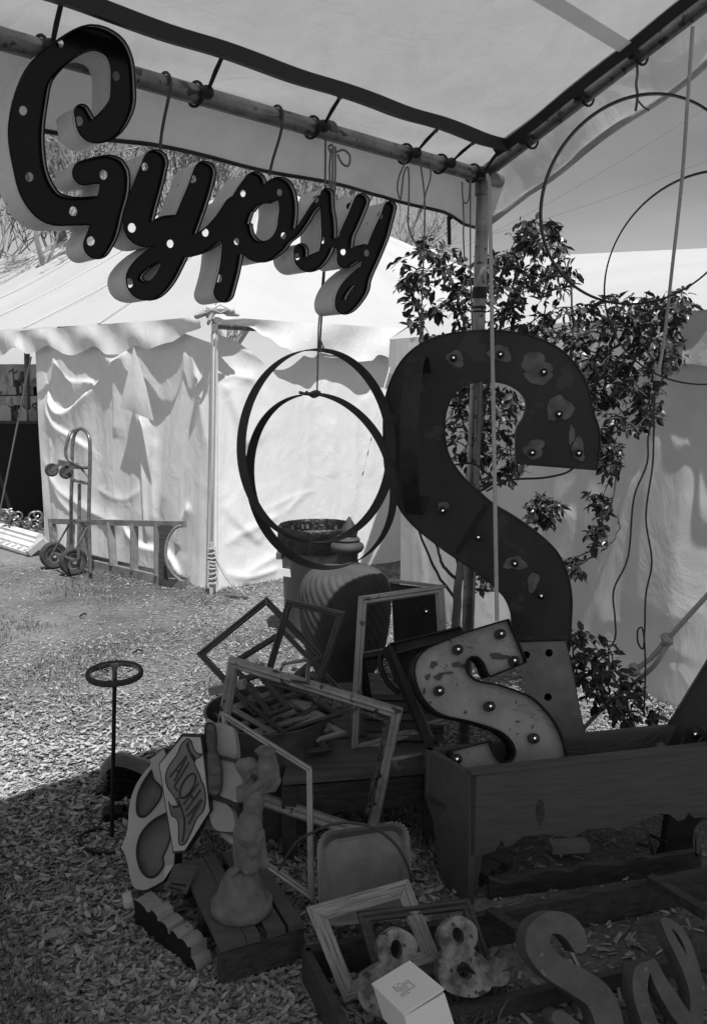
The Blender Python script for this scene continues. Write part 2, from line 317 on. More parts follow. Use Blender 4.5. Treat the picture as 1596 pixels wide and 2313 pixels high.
def blob(parts, voxel, smooth_it=3, name='body'):
    """tapered capsules melted into one continuous surface"""
    mb = MB()
    for a, ra, b, rb in parts:
        a, b = V(a), V(b); d = b-a; L = d.length; ax = d.normalized() if L > 1e-6 else V((0, 0, 1)); prof = []
        for k in range(7): t = math.pi/2*(k/6); prof.append((ra*math.sin(t), -ra*math.cos(t)))
        for k in range(7): t = math.pi/2*(k/6); prof.append((rb*math.cos(t), L+rb*math.sin(t)))
        mb.lathe(a, prof, 14, ax)
    me = bpy.data.meshes.new('t'); me.from_pydata(mb.v, [], mb.f); bm = bmesh.new(); bm.from_mesh(me)
    bmesh.ops.remove_doubles(bm, verts=bm.verts, dist=1e-5); bmesh.ops.recalc_face_normals(bm, faces=bm.faces); bm.to_mesh(me); bm.free()
    o = bpy.data.objects.new('t', me); COL.objects.link(o); m = o.modifiers.new('r', 'REMESH'); m.mode = 'VOXEL'; m.voxel_size = voxel
    s = o.modifiers.new('s', 'SMOOTH'); s.iterations = smooth_it; s.factor = .5
    dg = bpy.context.evaluated_depsgraph_get(); e = o.evaluated_get(dg); m2 = e.to_mesh(); out = MB()
    out.v = [tuple(v.co) for v in m2.vertices]; out.f = [tuple(p.vertices) for p in m2.polygons]; e.to_mesh_clear(); bpy.data.objects.remove(o); return out
def jit(p, a): return V(p)+V((random.uniform(-a, a), random.uniform(-a, a), random.uniform(-a, a)))
# ================================================================ ground
def gz(x, y):
    return .012*noise.noise(V((x*1.1, y*1.1, 0)))+.006*noise.noise(V((x*4, y*4, 3)))
def ground():
    m, t, b = nodemat('ground_soil'); N = t.nodes.new; L = t.links.new
    tc = N('ShaderNodeTexCoord'); n1 = N('ShaderNodeTexNoise'); n1.inputs['Scale'].default_value = .8; n1.inputs['Detail'].default_value = 7; n1.inputs['Roughness'].default_value = .6; L(tc.outputs['Object'], n1.inputs['Vector'])
    n2 = N('ShaderNodeTexNoise'); n2.inputs['Scale'].default_value = 38; n2.inputs['Detail'].default_value = 8; n2.inputs['Roughness'].default_value = .7; L(tc.outputs['Object'], n2.inputs['Vector'])
    vo = N('ShaderNodeTexVoronoi'); vo.inputs['Scale'].default_value = 60; L(tc.outputs['Object'], vo.inputs['Vector'])
    r1 = N('ShaderNodeMapRange'); r1.inputs[1].default_value = .35; r1.inputs[2].default_value = .65; r1.inputs[3].default_value = .075; r1.inputs[4].default_value = .22; L(n1.outputs[0], r1.inputs[0])
    r2 = N('ShaderNodeMapRange'); r2.inputs[1].default_value = .3; r2.inputs[2].default_value = .7; r2.inputs[3].default_value = .55; r2.inputs[4].default_value = 1.45; L(n2.outputs[0], r2.inputs[0])
    mu = N('ShaderNodeMath'); mu.operation = 'MULTIPLY'; L(r1.outputs[0], mu.inputs[0]); L(r2.outputs[0], mu.inputs[1]); L(mu.outputs[0], b.inputs['Base Color'])
    b.inputs['Roughness'].default_value = .95
    ad = N('ShaderNodeMath'); ad.operation = 'ADD'; L(n2.outputs[0], ad.inputs[0]); L(vo.outputs['Distance'], ad.inputs[1])
    bp = N('ShaderNodeBump'); bp.inputs['Strength'].default_value = .8; bp.inputs['Distance'].default_value = .015; L(ad.outputs[0], bp.inputs['Height']); L(bp.outputs[0], b.inputs['Normal'])
    ax = [-300, -100, -40, -15]+list(np.arange(-6, 6.01, .1))+[15, 40, 100, 300]; ay = [-100, -30, -8]+list(np.arange(0, 12.01, .1))+[16, 25, 50, 120, 500]
    mb = MB(); mb.v = [(x, y, gz(x, y) if abs(x) < 6.1 and -.1 < y < 12.1 else -.003) for y in ay for x in ax]; k = len(ax)
    mb.f = [(j*k+i, j*k+i+1, (j+1)*k+i+1, (j+1)*k+i) for j in range(len(ay)-1) for i in range(k-1)]
    mb.build('ground', m, None, 80, kind='structure')
ground()
# loose litter: wood chips, dead leaves, grass blades
def litter():
    rng = np.random.default_rng(3); mb_v = []; mb_f = []; tone = []
    def patch(x, y):     # 1 = bare trodden soil
        p = .5+.5*noise.noise(V((x*.55+3, y*.8, 1)))+.25*noise.noise(V((x*2.2, y*2.2, 5)))
        if x < -1.2 and 5.2 < y < 6.6: p += .45
        return p
    def leaf(x, y, L, Wd, tn, tilt=.35, curl=.25):
        a = rng.uniform(0, 6.283); z = gz(x, y)+.003+rng.uniform(0, .012)
        d = V((math.cos(a), math.sin(a), rng.uniform(-tilt, tilt))).normalized(); s = V((-math.sin(a), math.cos(a), rng.uniform(-tilt, tilt))).normalized(); up = d.cross(s)
        c = V((x, y, z)); o = len(mb_v)
        for u, v, hgt in ((-1, 0, .1), (-.2, -.8, 0), (.55, -.65, 0), (1, 0, curl), (.55, .65, 0), (-.2, .8, 0), (0, 0, -curl*.6)):
            mb_v.append(tuple(c+d*u*L/2+s*v*Wd/2+up*hgt*Wd+V((0, 0, L*.12))))
        for q in range(6): mb_f.append((o+q, o+(q+1) % 6, o+6)); tone.extend([tn]*3)
    def chip(x, y, L, Wd, tn):
        a = rng.uniform(0, 6.283); t = rng.uniform(-.45, .45); d = V((math.cos(a), math.sin(a), t))*L/2; s = V((-math.sin(a), math.cos(a), rng.uniform(-.4, .4)))*Wd/2
        c = V((x, y, gz(x, y)+abs(t)*L/2+.003)); o = len(mb_v); mb_v.extend([tuple(c-d-s), tuple(c+d-s*.6), tuple(c+d+s), tuple(c-d+s*.7)]); mb_f.append((o, o+1, o+2, o+3)); tone.extend([tn]*4)
    n = 0
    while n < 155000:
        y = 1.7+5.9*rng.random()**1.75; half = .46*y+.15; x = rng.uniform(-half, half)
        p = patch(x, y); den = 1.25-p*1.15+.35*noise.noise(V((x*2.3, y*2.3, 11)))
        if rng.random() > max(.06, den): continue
        if x > .3-(2.6-y)*.15 and y < 2.95 and rng.random() < .94: continue  # chips thinned at right so the ground reads darker, standing in for canopy shade
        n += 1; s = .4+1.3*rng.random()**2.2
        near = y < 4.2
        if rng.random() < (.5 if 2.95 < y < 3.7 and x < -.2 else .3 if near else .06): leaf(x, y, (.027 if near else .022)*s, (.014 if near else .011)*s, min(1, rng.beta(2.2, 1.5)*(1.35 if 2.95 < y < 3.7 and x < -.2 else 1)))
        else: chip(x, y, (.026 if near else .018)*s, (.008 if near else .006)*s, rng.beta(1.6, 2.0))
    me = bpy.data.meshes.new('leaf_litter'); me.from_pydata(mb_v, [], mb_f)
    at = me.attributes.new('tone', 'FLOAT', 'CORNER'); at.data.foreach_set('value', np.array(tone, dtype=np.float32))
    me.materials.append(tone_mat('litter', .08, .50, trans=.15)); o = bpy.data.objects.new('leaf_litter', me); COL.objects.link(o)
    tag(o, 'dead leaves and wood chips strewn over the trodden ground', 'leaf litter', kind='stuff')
    # grass
    v = []; f = []; tone = []; n = 0
    while n < 16000:
        y = 1.8+5.6*rng.random()**1.3; half = .47*y+.2; x = rng.uniform(-half, half)
        g = noise.noise(V((x*1.5, y*1.5, 9)))+.35*noise.noise(V((x*5, y*5, 2)))-(.12 if y < 3 else 0)+(.35 if -1.15 < x < -.35 and 2.75 < y < 3.35 else 0)-(.3 if x > .3 and y < 3 else 0)  # less grass at right as well, for the same stand-in shade
        if g < .12+.12*rng.random(): continue
        if x < -.7 and y < 2.9 and rng.random() < .6: continue
        n += 1; h = rng.uniform(.02, .06)*(1.3 if y < 3.2 else .8); a = rng.uniform(0, 6.283); wd = rng.uniform(.0012, .003); b = V((x, y, gz(x, y)))
        s = V((math.cos(a), math.sin(a), 0)); ln = V((-math.sin(a), math.cos(a), 0))*h*rng.uniform(.2, 1.1); o = len(v)
        v += [tuple(b-s*wd), tuple(b+s*wd), tuple(b+ln*.35+V((0, 0, h*.65))+s*wd*.7), tuple(b+ln*.35+V((0, 0, h*.65))-s*wd*.7), tuple(b+ln+V((0, 0, h)))]
        f += [(o, o+1, o+2, o+3), (o+3, o+2, o+4)]; tone += [rng.random()]*7
    me = bpy.data.meshes.new('grass'); me.from_pydata(v, [], f); at = me.attributes.new('tone', 'FLOAT', 'CORNER'); at.data.foreach_set('value', np.array(tone, dtype=np.float32))
    me.materials.append(tone_mat('grass_blades', .07, .26, .6, trans=.25)); o = bpy.data.objects.new('grass', me); COL.objects.link(o); tag(o, 'thin grass growing up through the leaf litter', 'grass', kind='stuff')
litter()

# ================================================================ white tent on the left
C = V((-1.1, 6.66, 0)); c0 = Gp(490, 1332, 0); C = V((c0.x, c0.y, 0))
U_ = V((-.705, .709, 0)).normalized(); V_ = V((.79, .613, 0)).normalized()      # along the left wall, along the right wall
NL = V((-V_.x, -V_.y, 0)); NL = V((U_.y, -U_.x, 0)); NL = NL if NL.y < 0 else -NL      # outward normals
NR = V((V_.y, -V_.x, 0)); NR = NR if NR.y < 0 else -NR
tent = thing('party_tent', 'big white party tent with scalloped valance and draped cloth walls behind the ladder', 'tent', C)
def line_d(P, poly):
    """distance and side of points P (n,2) to a polyline"""
    best = np.full(len(P), 1e9); side = np.zeros(len(P)); along = np.zeros(len(P)); T = 0
    for a, b in zip(poly[:-1], poly[1:]):
        d = b-a; L2 = max(d@d, 1e-9); t = np.clip(((P-a)@d)/L2, 0, 1); q = a+t[:, None]*d; e = P-q; D = np.hypot(e[:, 0], e[:, 1]); m = D < best
        best[m] = D[m]; side[m] = np.sign(d[0]*e[m, 1]-d[1]*e[m, 0]); along[m] = T+t[m]
        T += 1
    return best, side, along/T
def cloth(base, dirv, nrm, s0, s1, z0f, z1f, ns, nz_, folds, wave, name, parent, mat, seed=0):
    """hanging cloth; folds = (pixel polyline, height, width, one-sidedness)"""
    S = np.linspace(s0, s1, ns); Tt = np.linspace(0, 1, nz_); P = np.array([[s, z0f(s)+(z1f(s)-z0f(s))*t] for t in Tt for s in S]); D = np.zeros(len(P))
    for pl, hgt, wd, one in folds:
        q = []
        for p in pl:
            w3 = PL(p[0], p[1], base, nrm)-base; q.append((w3.dot(dirv), w3.z))
        q = np.array([(a.x, a.y) for a in catmull([V((x[0], x[1], 0)) for x in q], 5)]); d, sd_, al = line_d(P, q)
        prof = (.35*np.exp(-(d/wd)**2)+.65*np.exp(-d/(wd*.55))) if not one else np.where(sd_*one > 0, np.exp(-(d/(wd*2.6))), np.exp(-(d/(wd*.45))**2))
        D += hgt*prof*np.clip(np.minimum(al, 1-al)*6+.15, 0, 1)
    for i, (s, z) in enumerate(P): D[i] = (D[i]*(.5 if seed == 1 else .42)+wave(s, z)*.7+.012*noise.noise(V((s*2.6+.2*z, z*.5, seed)))+.007*abs(noise.noise(V((s*7+.5*z, z*.7, seed+4))))+.0012*noise.noise(V((s*13, z*9, seed+4))))*min(1, max(0, s)/.2)
    mb = MB(); mb.v = [tuple(base+dirv*s+V((0, 0, z))+nrm*d) for (s, z), d in zip(P, D)]
    mb.f = [(j*ns+i, j*ns+i+1, (j+1)*ns+i+1, (j+1)*ns+i) for j in range(nz_-1) for i in range(ns-1)]
    return mb.build(name, mat, parent, 180, fix=False)
def pxs(base, nrm, dirv, p): return (PL(p[0], p[1], base, nrm)-base).dot(dirv)
baseL = C; s_open = pxs(C, NL, U_, (100, 1190)); print('left wall length', s_open)
fl = [  # folds on the left wall
 ([Z3(240, 325), Z3(300, 440), Z3(400, 452), Z3(415, 462)], .04, .06, 1), ([Z3(222, 480), Z3(250, 560), Z3(300, 592), Z3(370, 540), Z3(480, 430), Z3(595, 300)], .11, .08, 1),
 ([Z3(215, 560), Z3(260, 640), Z3(330, 700), Z3(420, 760)], .05, .07, 1), ([Z3(590, 310), Z3(540, 450), Z3(535, 560), Z3(530, 700)], .05, .06, -1),
 ([Z3(640, 600), Z3(655, 760), Z3(660, 950), Z3(668, 1170)], .09, .05, -1), ([Z3(200, 800), Z3(300, 960), Z3(420, 1040), Z3(560, 1100)], .05, .08, 0),
 ([Z3(850, 250), Z3(835, 480), Z3(780, 780), Z3(720, 1060)], .07, .09, 0), ([Z3(870, 270), Z3(905, 520), Z3(960, 860), Z3(975, 1120)], .05, .07, 0),
 ([Z3(880, 330), Z3(940, 520), Z3(985, 760), Z3(990, 1000)], -.05, .05, 0), ([Z3(430, 300), Z3(520, 360), Z3(590, 310)], .04, .05, 0), ([Z3(240, 690), Z3(250, 900), Z3(330, 1060)], .04, .06, 0),
 ([Z3(560, 1100), Z3(640, 1190), Z3(760, 1230), Z3(820, 1330)], .06, .06, 1), ([Z3(700, 700), Z3(690, 900), Z3(700, 1100)], .03, .06, 0), ([Z3(860, 1000), Z3(820, 1100), Z3(800, 1200)], .06, .05, 0), ([Z3(430, 930), Z3(560, 980), Z3(650, 930)], .02, .05, 0)]
fr = [([Z3(1015, 440), Z3(1060, 420), Z3(1150, 440)], .05, .05, 0), ([Z3(1010, 450), Z3(1060, 580), Z3(1120, 760)], .07, .05, 1), ([Z3(1015, 470), Z3(1030, 680), Z3(1010, 960)], -.04, .05, 0),
 ([Z3(1045, 240), Z3(1090, 300), Z3(1200, 350)], .05, .06, 0), ([Z3(1000, 1000), Z3(1090, 1100), Z3(1180, 1180)], .04, .06, 1), ([Z3(1010, 1190), Z3(1100, 1130), Z3(1260, 1050)], .03, .05, 0), ([Z3(1000, 1310), Z3(1120, 1330), Z3(1260, 1290)], .05, .05, 0),
 ([B6(620, 600), B6(610, 1000), B6(600, 1500)], .02, .05, 0), ([B6(1060, 700), B6(1050, 1200), B6(1040, 1700)], .025, .05, 0), ([B6(300, 1100), B6(350, 1500), B6(420, 1800)], .02, .04, 0),
 ([B6(200, 1700), B6(480, 1560), B6(700, 1500)], .012, .03, 0), ([B6(420, 1700), B6(480, 1620), B6(560, 1560)], .02, .03, 0), ([B6(60, 2250), B6(250, 2140), B6(420, 2050)], .04, .06, 0), ([B6(850, 850), B6(840, 1100), B6(860, 1400)], .02, .06, 0), ([B6(1130, 640), B6(1200, 900), B6(1180, 1400)], .025, .07, 0)]
EZ = 2.16
def wallz1(s): return 2.02
cloth(C, U_, NL, .0, s_open, lambda s: -.01, lambda s: 2.1 if s > .5 else 1.98+.25*s, 190, 120, fl, lambda s, z: .022*math.sin(s*5.1+.6*z+.5*math.sin(s*2))+.010*math.sin(s*12+z)+(.05*max(0, .25-z)), 'wall_cloth', tent, 'canvas', 1)
def rz1(s): return 2.06-(.28*math.exp(-((s-.62)/.33)**2))
cloth(C, V_, NR, .0, 6.0, lambda s: -.01, rz1, 230, 110, fr, lambda s, z: .012*math.sin(s*4.3-.5*z)+.008*math.sin(s*11+z*.6), 'wall_cloth', tent, 'canvas', 8)
# hanging triangular flap of the folded wall cloth
fp = [PL(p[0], p[1], C+NL*.13, NL) for p in (Z3(604, 288), Z3(575, 420), Z3(540, 560), Z3(600, 585), Z3(695, 625), Z3(660, 470), Z3(625, 350))]
fc = (fp[0]+fp[2]+fp[4])/3+NL*.03; mbf = MB(); mbf.add(fp+[fc], [(i, (i+1) % 7, 7) for i in range(7)]); mbf.build('cloth_flap', 'canvas', tent, 50, fix=False)
# roof : hip end over the right wall, ridge running back along the left
PK = Wp(612, 415, 10.45); Hp = PK.z
e0 = C+V((0, 0, EZ)); OV = .1
cornR = C+V_*6.0; LEN = 12.
A0 = C+V((0, 0, EZ))+(NL+NR)*OV*.7; A1 = C+U_*LEN+V((0, 0, EZ+.35))+NL*OV; A2 = cornR+V((0, 0, EZ))+NR*OV; PK2 = PK+U_*LEN
pkw = PK
def surf(a, b, c, d, nu, nv, sag, ridg, name, seed, mat='roofc'):
    mb = MB()
    for j in range(nv):
        for i in range(nu):
            u, v = i/(nu-1), j/(nv-1); p = (a*(1-u)+b*u)*(1-v)+(d*(1-u)+c*u)*v
            mb.v.append(tuple(p+V((0, 0, -sag*math.sin(math.pi*v)*(.4+.6*math.sin(math.pi*u))+ridg(u, v)+.01*noise.noise(V((u*14, v*5, seed)))))))
    mb.f = [(j*nu+i, j*nu+i+1, (j+1)*nu+i+1, (j+1)*nu+i) for j in range(nv-1) for i in range(nu-1)]
    return mb.build(name, mat, tent, 180, fix=False)
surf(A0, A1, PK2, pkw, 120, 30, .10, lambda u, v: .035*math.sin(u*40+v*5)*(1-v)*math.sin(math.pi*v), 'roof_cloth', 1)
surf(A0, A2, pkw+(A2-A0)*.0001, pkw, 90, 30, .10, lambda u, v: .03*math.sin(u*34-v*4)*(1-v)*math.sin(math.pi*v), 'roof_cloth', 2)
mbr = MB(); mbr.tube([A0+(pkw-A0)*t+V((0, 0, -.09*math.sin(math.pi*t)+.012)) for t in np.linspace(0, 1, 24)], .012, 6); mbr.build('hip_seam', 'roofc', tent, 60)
for k in (1.6, 3.2, 4.8, 6.4, 8.0):    # roof seams
    mb = MB(); a = C+U_*k+V((0, 0, EZ+.35*k/LEN))+NL*OV; b = pkw+U_*max(0, k-3.); mb.tube([a+(b-a)*t+V((0, 0, -.10*math.sin(math.pi*t)*(.4+.6*math.sin(math.pi*k/LEN))+.006)) for t in np.linspace(0, 1, 20)], .008, 5); mb.build('roof_seam', 'roofc', tent, 60)
# valances with scallops, traced along both eaves
def valance(px, base, dirv, nrm, smax, zr, name, seed):
    pts = sorted([((PL(p[0], p[1], base+nrm*OV, nrm)-base).dot(dirv), PL(p[0], p[1], base+nrm*OV, nrm).z) for p in px])
    def zb(s):
        if s <= pts[0][0]: return pts[0][1]
        for (a, za), (b, zb_) in zip(pts[:-1], pts[1:]):
            if a <= s <= b: t = (s-a)/(b-a); t = t*t*(3-2*t); return za+(zb_-za)*t
        k = (s-pts[-1][0])/.62; return 1.90+.05*abs(math.sin(math.pi*k))**.6*-1+.05+zr*s*.6
    ns = int(smax*46); mb = MB(); nv = 9
    for j in range(nv):
        for i in range(ns):
            s = smax*i/(ns-1)-.03; top = EZ+zr*s+.01; z = top+(zb(s)-top)*j/(nv-1)
            q = .012*math.sin(s*7+j*.4)+.018*noise.noise(V((s*2, j*.12, seed)))*(j/(nv-1))+.004*math.sin(s*23)*(j/(nv-1))
            mb.v.append(tuple(base+dirv*s+nrm*(OV+.01+q)+V((0, 0, z))))
    mb.f = [(j*ns+i, j*ns+i+1, (j+1)*ns+i+1, (j+1)*ns+i) for j in range(nv-1) for i in range(ns-1)]
    mb.build(name, 'canvas', tent, 180, fix=False)
valance([(505, 729), (560, 737), (600, 760), (637, 785), (672, 801), (704, 808), (722, 797), (760, 803), (805, 817), (835, 815), (852, 801), (900, 819)], C, V_, NR, 6.1, 0, 'valance', 1)
valance([(0, 802), (40, 783), (65, 799), (107, 781), (165, 802), (213, 782), (250, 801), (270, 800), (305, 781), (340, 788), (385, 773), (425, 749), (480, 735)], C, U_, NL, 11, .02, 'valance', 2)
# poles
mb = MB(); mb.tube([C+NL*.05+NR*.05+V((0, 0, 0)), C+NL*.05+NR*.05+V((.05, 0, EZ-.04))], .025, 12); mb.build('corner_pole', 'canvas', tent, 40)
mb = MB(); a = C+V((.05, 0, EZ-.05)); mb.tube([a-U_*-.3+NL*.05, a+U_*4+NL*.05], .03, 10); mb.build('eave_pipe', 'steel', tent, 40)
mb = MB(); mb.tube([a-V_*.05+NR*.03, a+V_*5.8+NR*.03], .03, 10); mb.build('eave_pipe', 'steel', tent, 40)
p0 = Wp(81, 806, 9.2); p1 = Gp(62, 1172); mb = MB(); mb.tube([p1, V((p1.x+.02, p1.y, 2.2))+V((.1, 0, 0))], .035, 12); mb.build('side_pole', 'steel', tent, 40)
# lashings, guy ropes at the corner
Q = C+NL*.09+NR*.09; Rr = random.Random(4)
mb = MB()
for dx in (-.012, .014): mb.tube([Q+V((.06+dx, 0, EZ-.1)), Q+V((.03+dx, -.01, 1.2)), Q+V((dx, -.02, .42))], .006, 6)
mb.tube([Q+V((.0, -.02, .42)), Q+V((-.01, -.03, .0))], .018, 8)
for k in range(9): z = .1+.034*k; mb.tube([Q+V((.03*math.cos(a_), -.02+.03*math.sin(a_), z+.008*math.sin(a_+k))) for a_ in np.linspace(0, 6.283, 13)], .008, 5)
mb.build('corner_lashing', 'rope', tent, 50)
mb = MB()
for gx, gy in ((540, 1340), (556, 1346), (530, 1330)):
    g = Gp(gx, gy, .02); s_ = Q+V((0, 0, .33)); mb.tube([s_+(g-s_)*t+V((0, 0, -.03*math.sin(math.pi*t))) for t in np.linspace(0, 1, 8)], .003, 5)
mb.build('peg_string', 'rope', tent, 50)
mb = MB(); a, b = Gp(508, 1343, .02), Gp(560, 1350, .02); mb.tube([a, b], .012, 6); mb.build('tent_peg', 'steel', tent, 50)
# roof corner cloth bunched over the pipe
cc = C+V((.02, 0, EZ+.04))+(NL+NR)*.1
mb = blob([(cc+V((-.12, 0, -.04)), .035, cc+V((.02, 0, .03)), .05), (cc+V((.02, 0, .03)), .05, cc+V((.24, .05, .02)), .035), (cc+V((.05, 0, .0)), .03, cc+V((.0, -.02, -.12)), .02), (cc+V((.2, .05, .0)), .04, cc+V((.3, .1, -.02)), .02)], .012, 2)
mb.v = [tuple(cc+(V(p)-cc)*.72) for p in mb.v]; mb.build('corner_gather', 'roofc', tent, 70)
for k in range(3):
    mb = MB(); z = EZ-.02+.02*k; mb.tube([cc+V((-.1+.05*k, -.02, -.03)), cc+V((.0, -.07, -.01+.02*k)), cc+V((.1, -.05, .05-.03*k)), cc+V((.16, .0, .02))], .006, 6); mb.build('lashing_cord', 'rope', tent, 60)

# guy rope of the tent at far left
mb = MB(); a = Wp(70, 806, 9.0); b = Gp(-6, 1185); mb.tube([a, b], .011, 6); single(mb, 'guy_rope', 'rope', 'thin pale guy rope running down from the scalloped valance at the far left', 'rope')

# ---------------------------------------------------------------- stall seen through the opening
def wall_s(s, z, off=0): return C+U_*s+V((0, 0, z))-NL*off
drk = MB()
dc = thing('stall_shade_curtain', 'added black curtain standing in for the shade inside the tent opening', 'curtain', wall_s(s_open+1, 0, 2.2))  # black curtain added to darken the tent interior
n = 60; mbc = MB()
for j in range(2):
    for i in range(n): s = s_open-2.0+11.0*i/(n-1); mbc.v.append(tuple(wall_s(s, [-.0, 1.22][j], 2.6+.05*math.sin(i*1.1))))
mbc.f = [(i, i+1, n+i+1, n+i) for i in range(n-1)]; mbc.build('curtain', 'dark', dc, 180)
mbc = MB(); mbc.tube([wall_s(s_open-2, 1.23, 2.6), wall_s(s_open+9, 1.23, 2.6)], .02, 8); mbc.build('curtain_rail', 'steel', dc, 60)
# black side curtain added in place of the shade behind the wall edge
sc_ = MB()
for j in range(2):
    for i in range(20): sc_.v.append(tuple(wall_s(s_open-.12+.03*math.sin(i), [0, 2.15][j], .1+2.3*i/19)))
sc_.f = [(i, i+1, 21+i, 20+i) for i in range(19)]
single(sc_, 'side_shade_curtain', 'dark', 'added black side curtain standing in for shade behind the loose edge of the tent wall', 'curtain', smooth=180)
wbk = MB()
for j in range(2):
    for i in range(40): q = Wp(-260+420*i/39, 900, 11.6); wbk.v.append((q.x, q.y+.05*math.sin(i*1.3), [1.1, 1.98][j]))
wbk.f = [(i, i+1, 41+i, 40+i) for i in range(39)]; single(wbk, 'bright_back_cloth', 'grayc', 'pale cloth added as a bright background behind the goods inside the tent opening', 'cloth', smooth=180)  # cloth added to make the background behind the goods bright
tb = thing('stall_table', 'tall dark covered table with two shelves in the shade of the tent opening', 'table', V((Wp(40, 960, 10.4).x, 10.4, 0)))
tz = Wp(40, 950, 10.4).z; tx = Wp(20, 950, 10.4).x
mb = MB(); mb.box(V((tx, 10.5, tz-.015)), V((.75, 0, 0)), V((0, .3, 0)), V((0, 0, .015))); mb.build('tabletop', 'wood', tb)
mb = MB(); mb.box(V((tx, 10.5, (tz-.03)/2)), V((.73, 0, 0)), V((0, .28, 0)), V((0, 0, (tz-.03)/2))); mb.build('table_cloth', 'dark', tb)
sz = Wp(40, 893, 10.6).z; mb = MB(); mb.box(V((tx, 10.62, sz)), V((.72, 0, 0)), V((0, .08, 0)), V((0, 0, .008))); mb.build('shelf', 'wood', tb)
for dx in (-.7, .7): mb = MB(); mb.box(V((tx+dx, 10.62, (tz+sz)/2+.1)), V((.012, 0, 0)), V((0, .07, 0)), V((0, 0, (sz-tz)/2+.1))); mb.build('shelf_side', 'wood', tb)
rr = random.Random(11)
for i in range(34):
    row = i % 2; xx = -4+3.6*i+rr.uniform(-2, 2); c = Wp(xx, 940, 10.35+rr.uniform(0, .12)); c.z = tz if row == 0 else sz+.008
    if row: c = V((c.x, 10.6, c.z))
    h = rr.uniform(.13, .3); mb = MB(); k = rr.randrange(5)
    if k == 0: mb.lathe(c, [(.045, 0), (.02, .03), (.015, h*.6), (.05, h*.62), (.03, h)], 12)
    elif k == 1: mb.box(c+V((0, 0, h*.3)), V((.05, 0, 0)), V((0, .04, 0)), V((0, 0, h*.3))); mb.add([c+V((-.06, -.045, h*.6)), c+V((.06, -.045, h*.6)), c+V((0, -.045, h*.9)), c+V((-.06, .045, h*.6)), c+V((.06, .045, h*.6)), c+V((0, .045, h*.9))], [(0, 1, 2), (3, 5, 4), (0, 2, 5, 3), (1, 4, 5, 2)])
    elif k == 2: mb.lathe(c, [(.03, 0), (.05, .05), (.055, h*.5), (.02, h*.8), (.025, h)], 12)
    elif k == 3: mb.tube([c, c+V((0, 0, h*1.4))], .01, 6); mb.tube([c+V((0, 0, h*1.2))+V((.05*math.cos(a_), .05*math.sin(a_), .02*math.sin(3*a_))) for a_ in np.linspace(0, 5.9, 12)], .008, 5)
    else: mb.box(c+V((0, 0, h*.5)), V((.06, 0, 0)), V((0, .008, .01)), V((0, 0, h*.5))); mb.box(c+V((0, -.012, h*.5)), V((.04, 0, 0)), V((0, .004, .0)), V((0, 0, h*.34)))
    nm = ['candlestick', 'birdhouse', 'glass_bottle', 'wire_stand', 'small_panel'][k]
    single(mb, nm, rr.choice([['tin', 'plaster'], ['plaster', 'gframe'], ['card', 'zinc'], ['rim', 'steel'], ['paint', 'plaster']][k]), ['turned candlestick among the goods in the tent opening', 'small gabled birdhouse among the goods in the tent opening', 'round bottle among the goods in the tent opening', 'thin wire display stand among the goods in the tent opening', 'small upright painted panel among the goods in the tent opening'][k], ['candlestick', 'birdhouse', 'bottle', 'stand', 'panel'][k], ['candlesticks in the tent opening', 'birdhouses in the tent opening', 'bottles in the tent opening', 'wire stands in the tent opening', 'small panels in the tent opening'][k])
# stool in the opening
st = thing('bar_stool', 'round dark stool standing in the shaded tent opening', 'stool', Gp(30, 1150)); sb = Gp(30, 1152)
mb = MB(); mb.lathe(sb, [(.0, .78), (.17, .78), (.18, .74), (.17, .72), (0, .72)], 20); mb.build('seat', 'woodd', st, 40)
for k in range(4):
    a_ = .6+k*math.pi/2; mb = MB(); mb.tube([sb+V((.1*math.cos(a_), .1*math.sin(a_), .72)), sb+V((.2*math.cos(a_), .2*math.sin(a_), 0))], .013, 6); mb.build('leg', 'tin', st, 60)
mb = MB(); mb.tube([sb+V((.17*math.cos(a_), .17*math.sin(a_), .25)) for a_ in np.linspace(0, 6.283, 25)[:-1]], .009, 6, closed=True); mb.build('foot_ring', 'tin', st, 60)

# ================================================================ grey tarp tent on the right
RL = Gp(897, 1350); RL = V((.36, 6.2, 0)); RR_ = V((1.78, 3.85, 0)); D_ = (RR_-RL).normalized(); NG = V((D_.y, -D_.x, 0)); NG = NG if NG.x < 0 else -NG
tent2 = thing('tarp_tent', 'pale grey tent wall with shallow roof behind the leafy shrub on the right', 'tent', RL)
fg = [([Z4(1000, 900), Z4(860, 1000), Z4(800, 1150)], .03, .1, 0), ([Z4(1250, 700), Z4(1180, 1000), Z4(1120, 1500)], .03, .12, 0), ([Z4(1420, 500), Z4(1330, 900), Z4(1290, 1400)], .035, .12, 1), ([Z4(1540, 420), Z4(1500, 900), Z4(1440, 1500)], .03, .1, 0),
      ([Z4(300, 1000), Z4(330, 1200), Z4(320, 1400)], .02, .06, 0), ([Q7(560, 530), Q7(800, 540), Q7(1540, 900)], .012, .04, 1), ([Q7(900, 640), Q7(1250, 480), Q7(1540, 380)], .015, .08, 0)]
cloth(RL, D_, NG, 0, 4.2, lambda s: -.01, lambda s: 1.93, 180, 90, fg, lambda s, z: .03*math.sin(s*3.1+z)+.015*math.sin(s*7.3+1.5*z+1), 'wall_cloth', tent2, 'grayc', 21)
mb = MB(); ns = 200; px = [(1515, 826), (1556, 842), (1572, 843), (1596, 830)]
for j in range(7):
    for i in range(ns):
        s = -.05+4.4*i/(ns-1); zb = 1.70+.035*abs(math.sin(math.pi*(s-2.2)/.5))**.7; z = 1.98+(zb-1.98)*j/6
        mb.v.append(tuple(RL+D_*s+NG*(.09+.01*math.sin(s*9)+.012*math.sin(s*19+j*.3))+V((0, 0, z))))
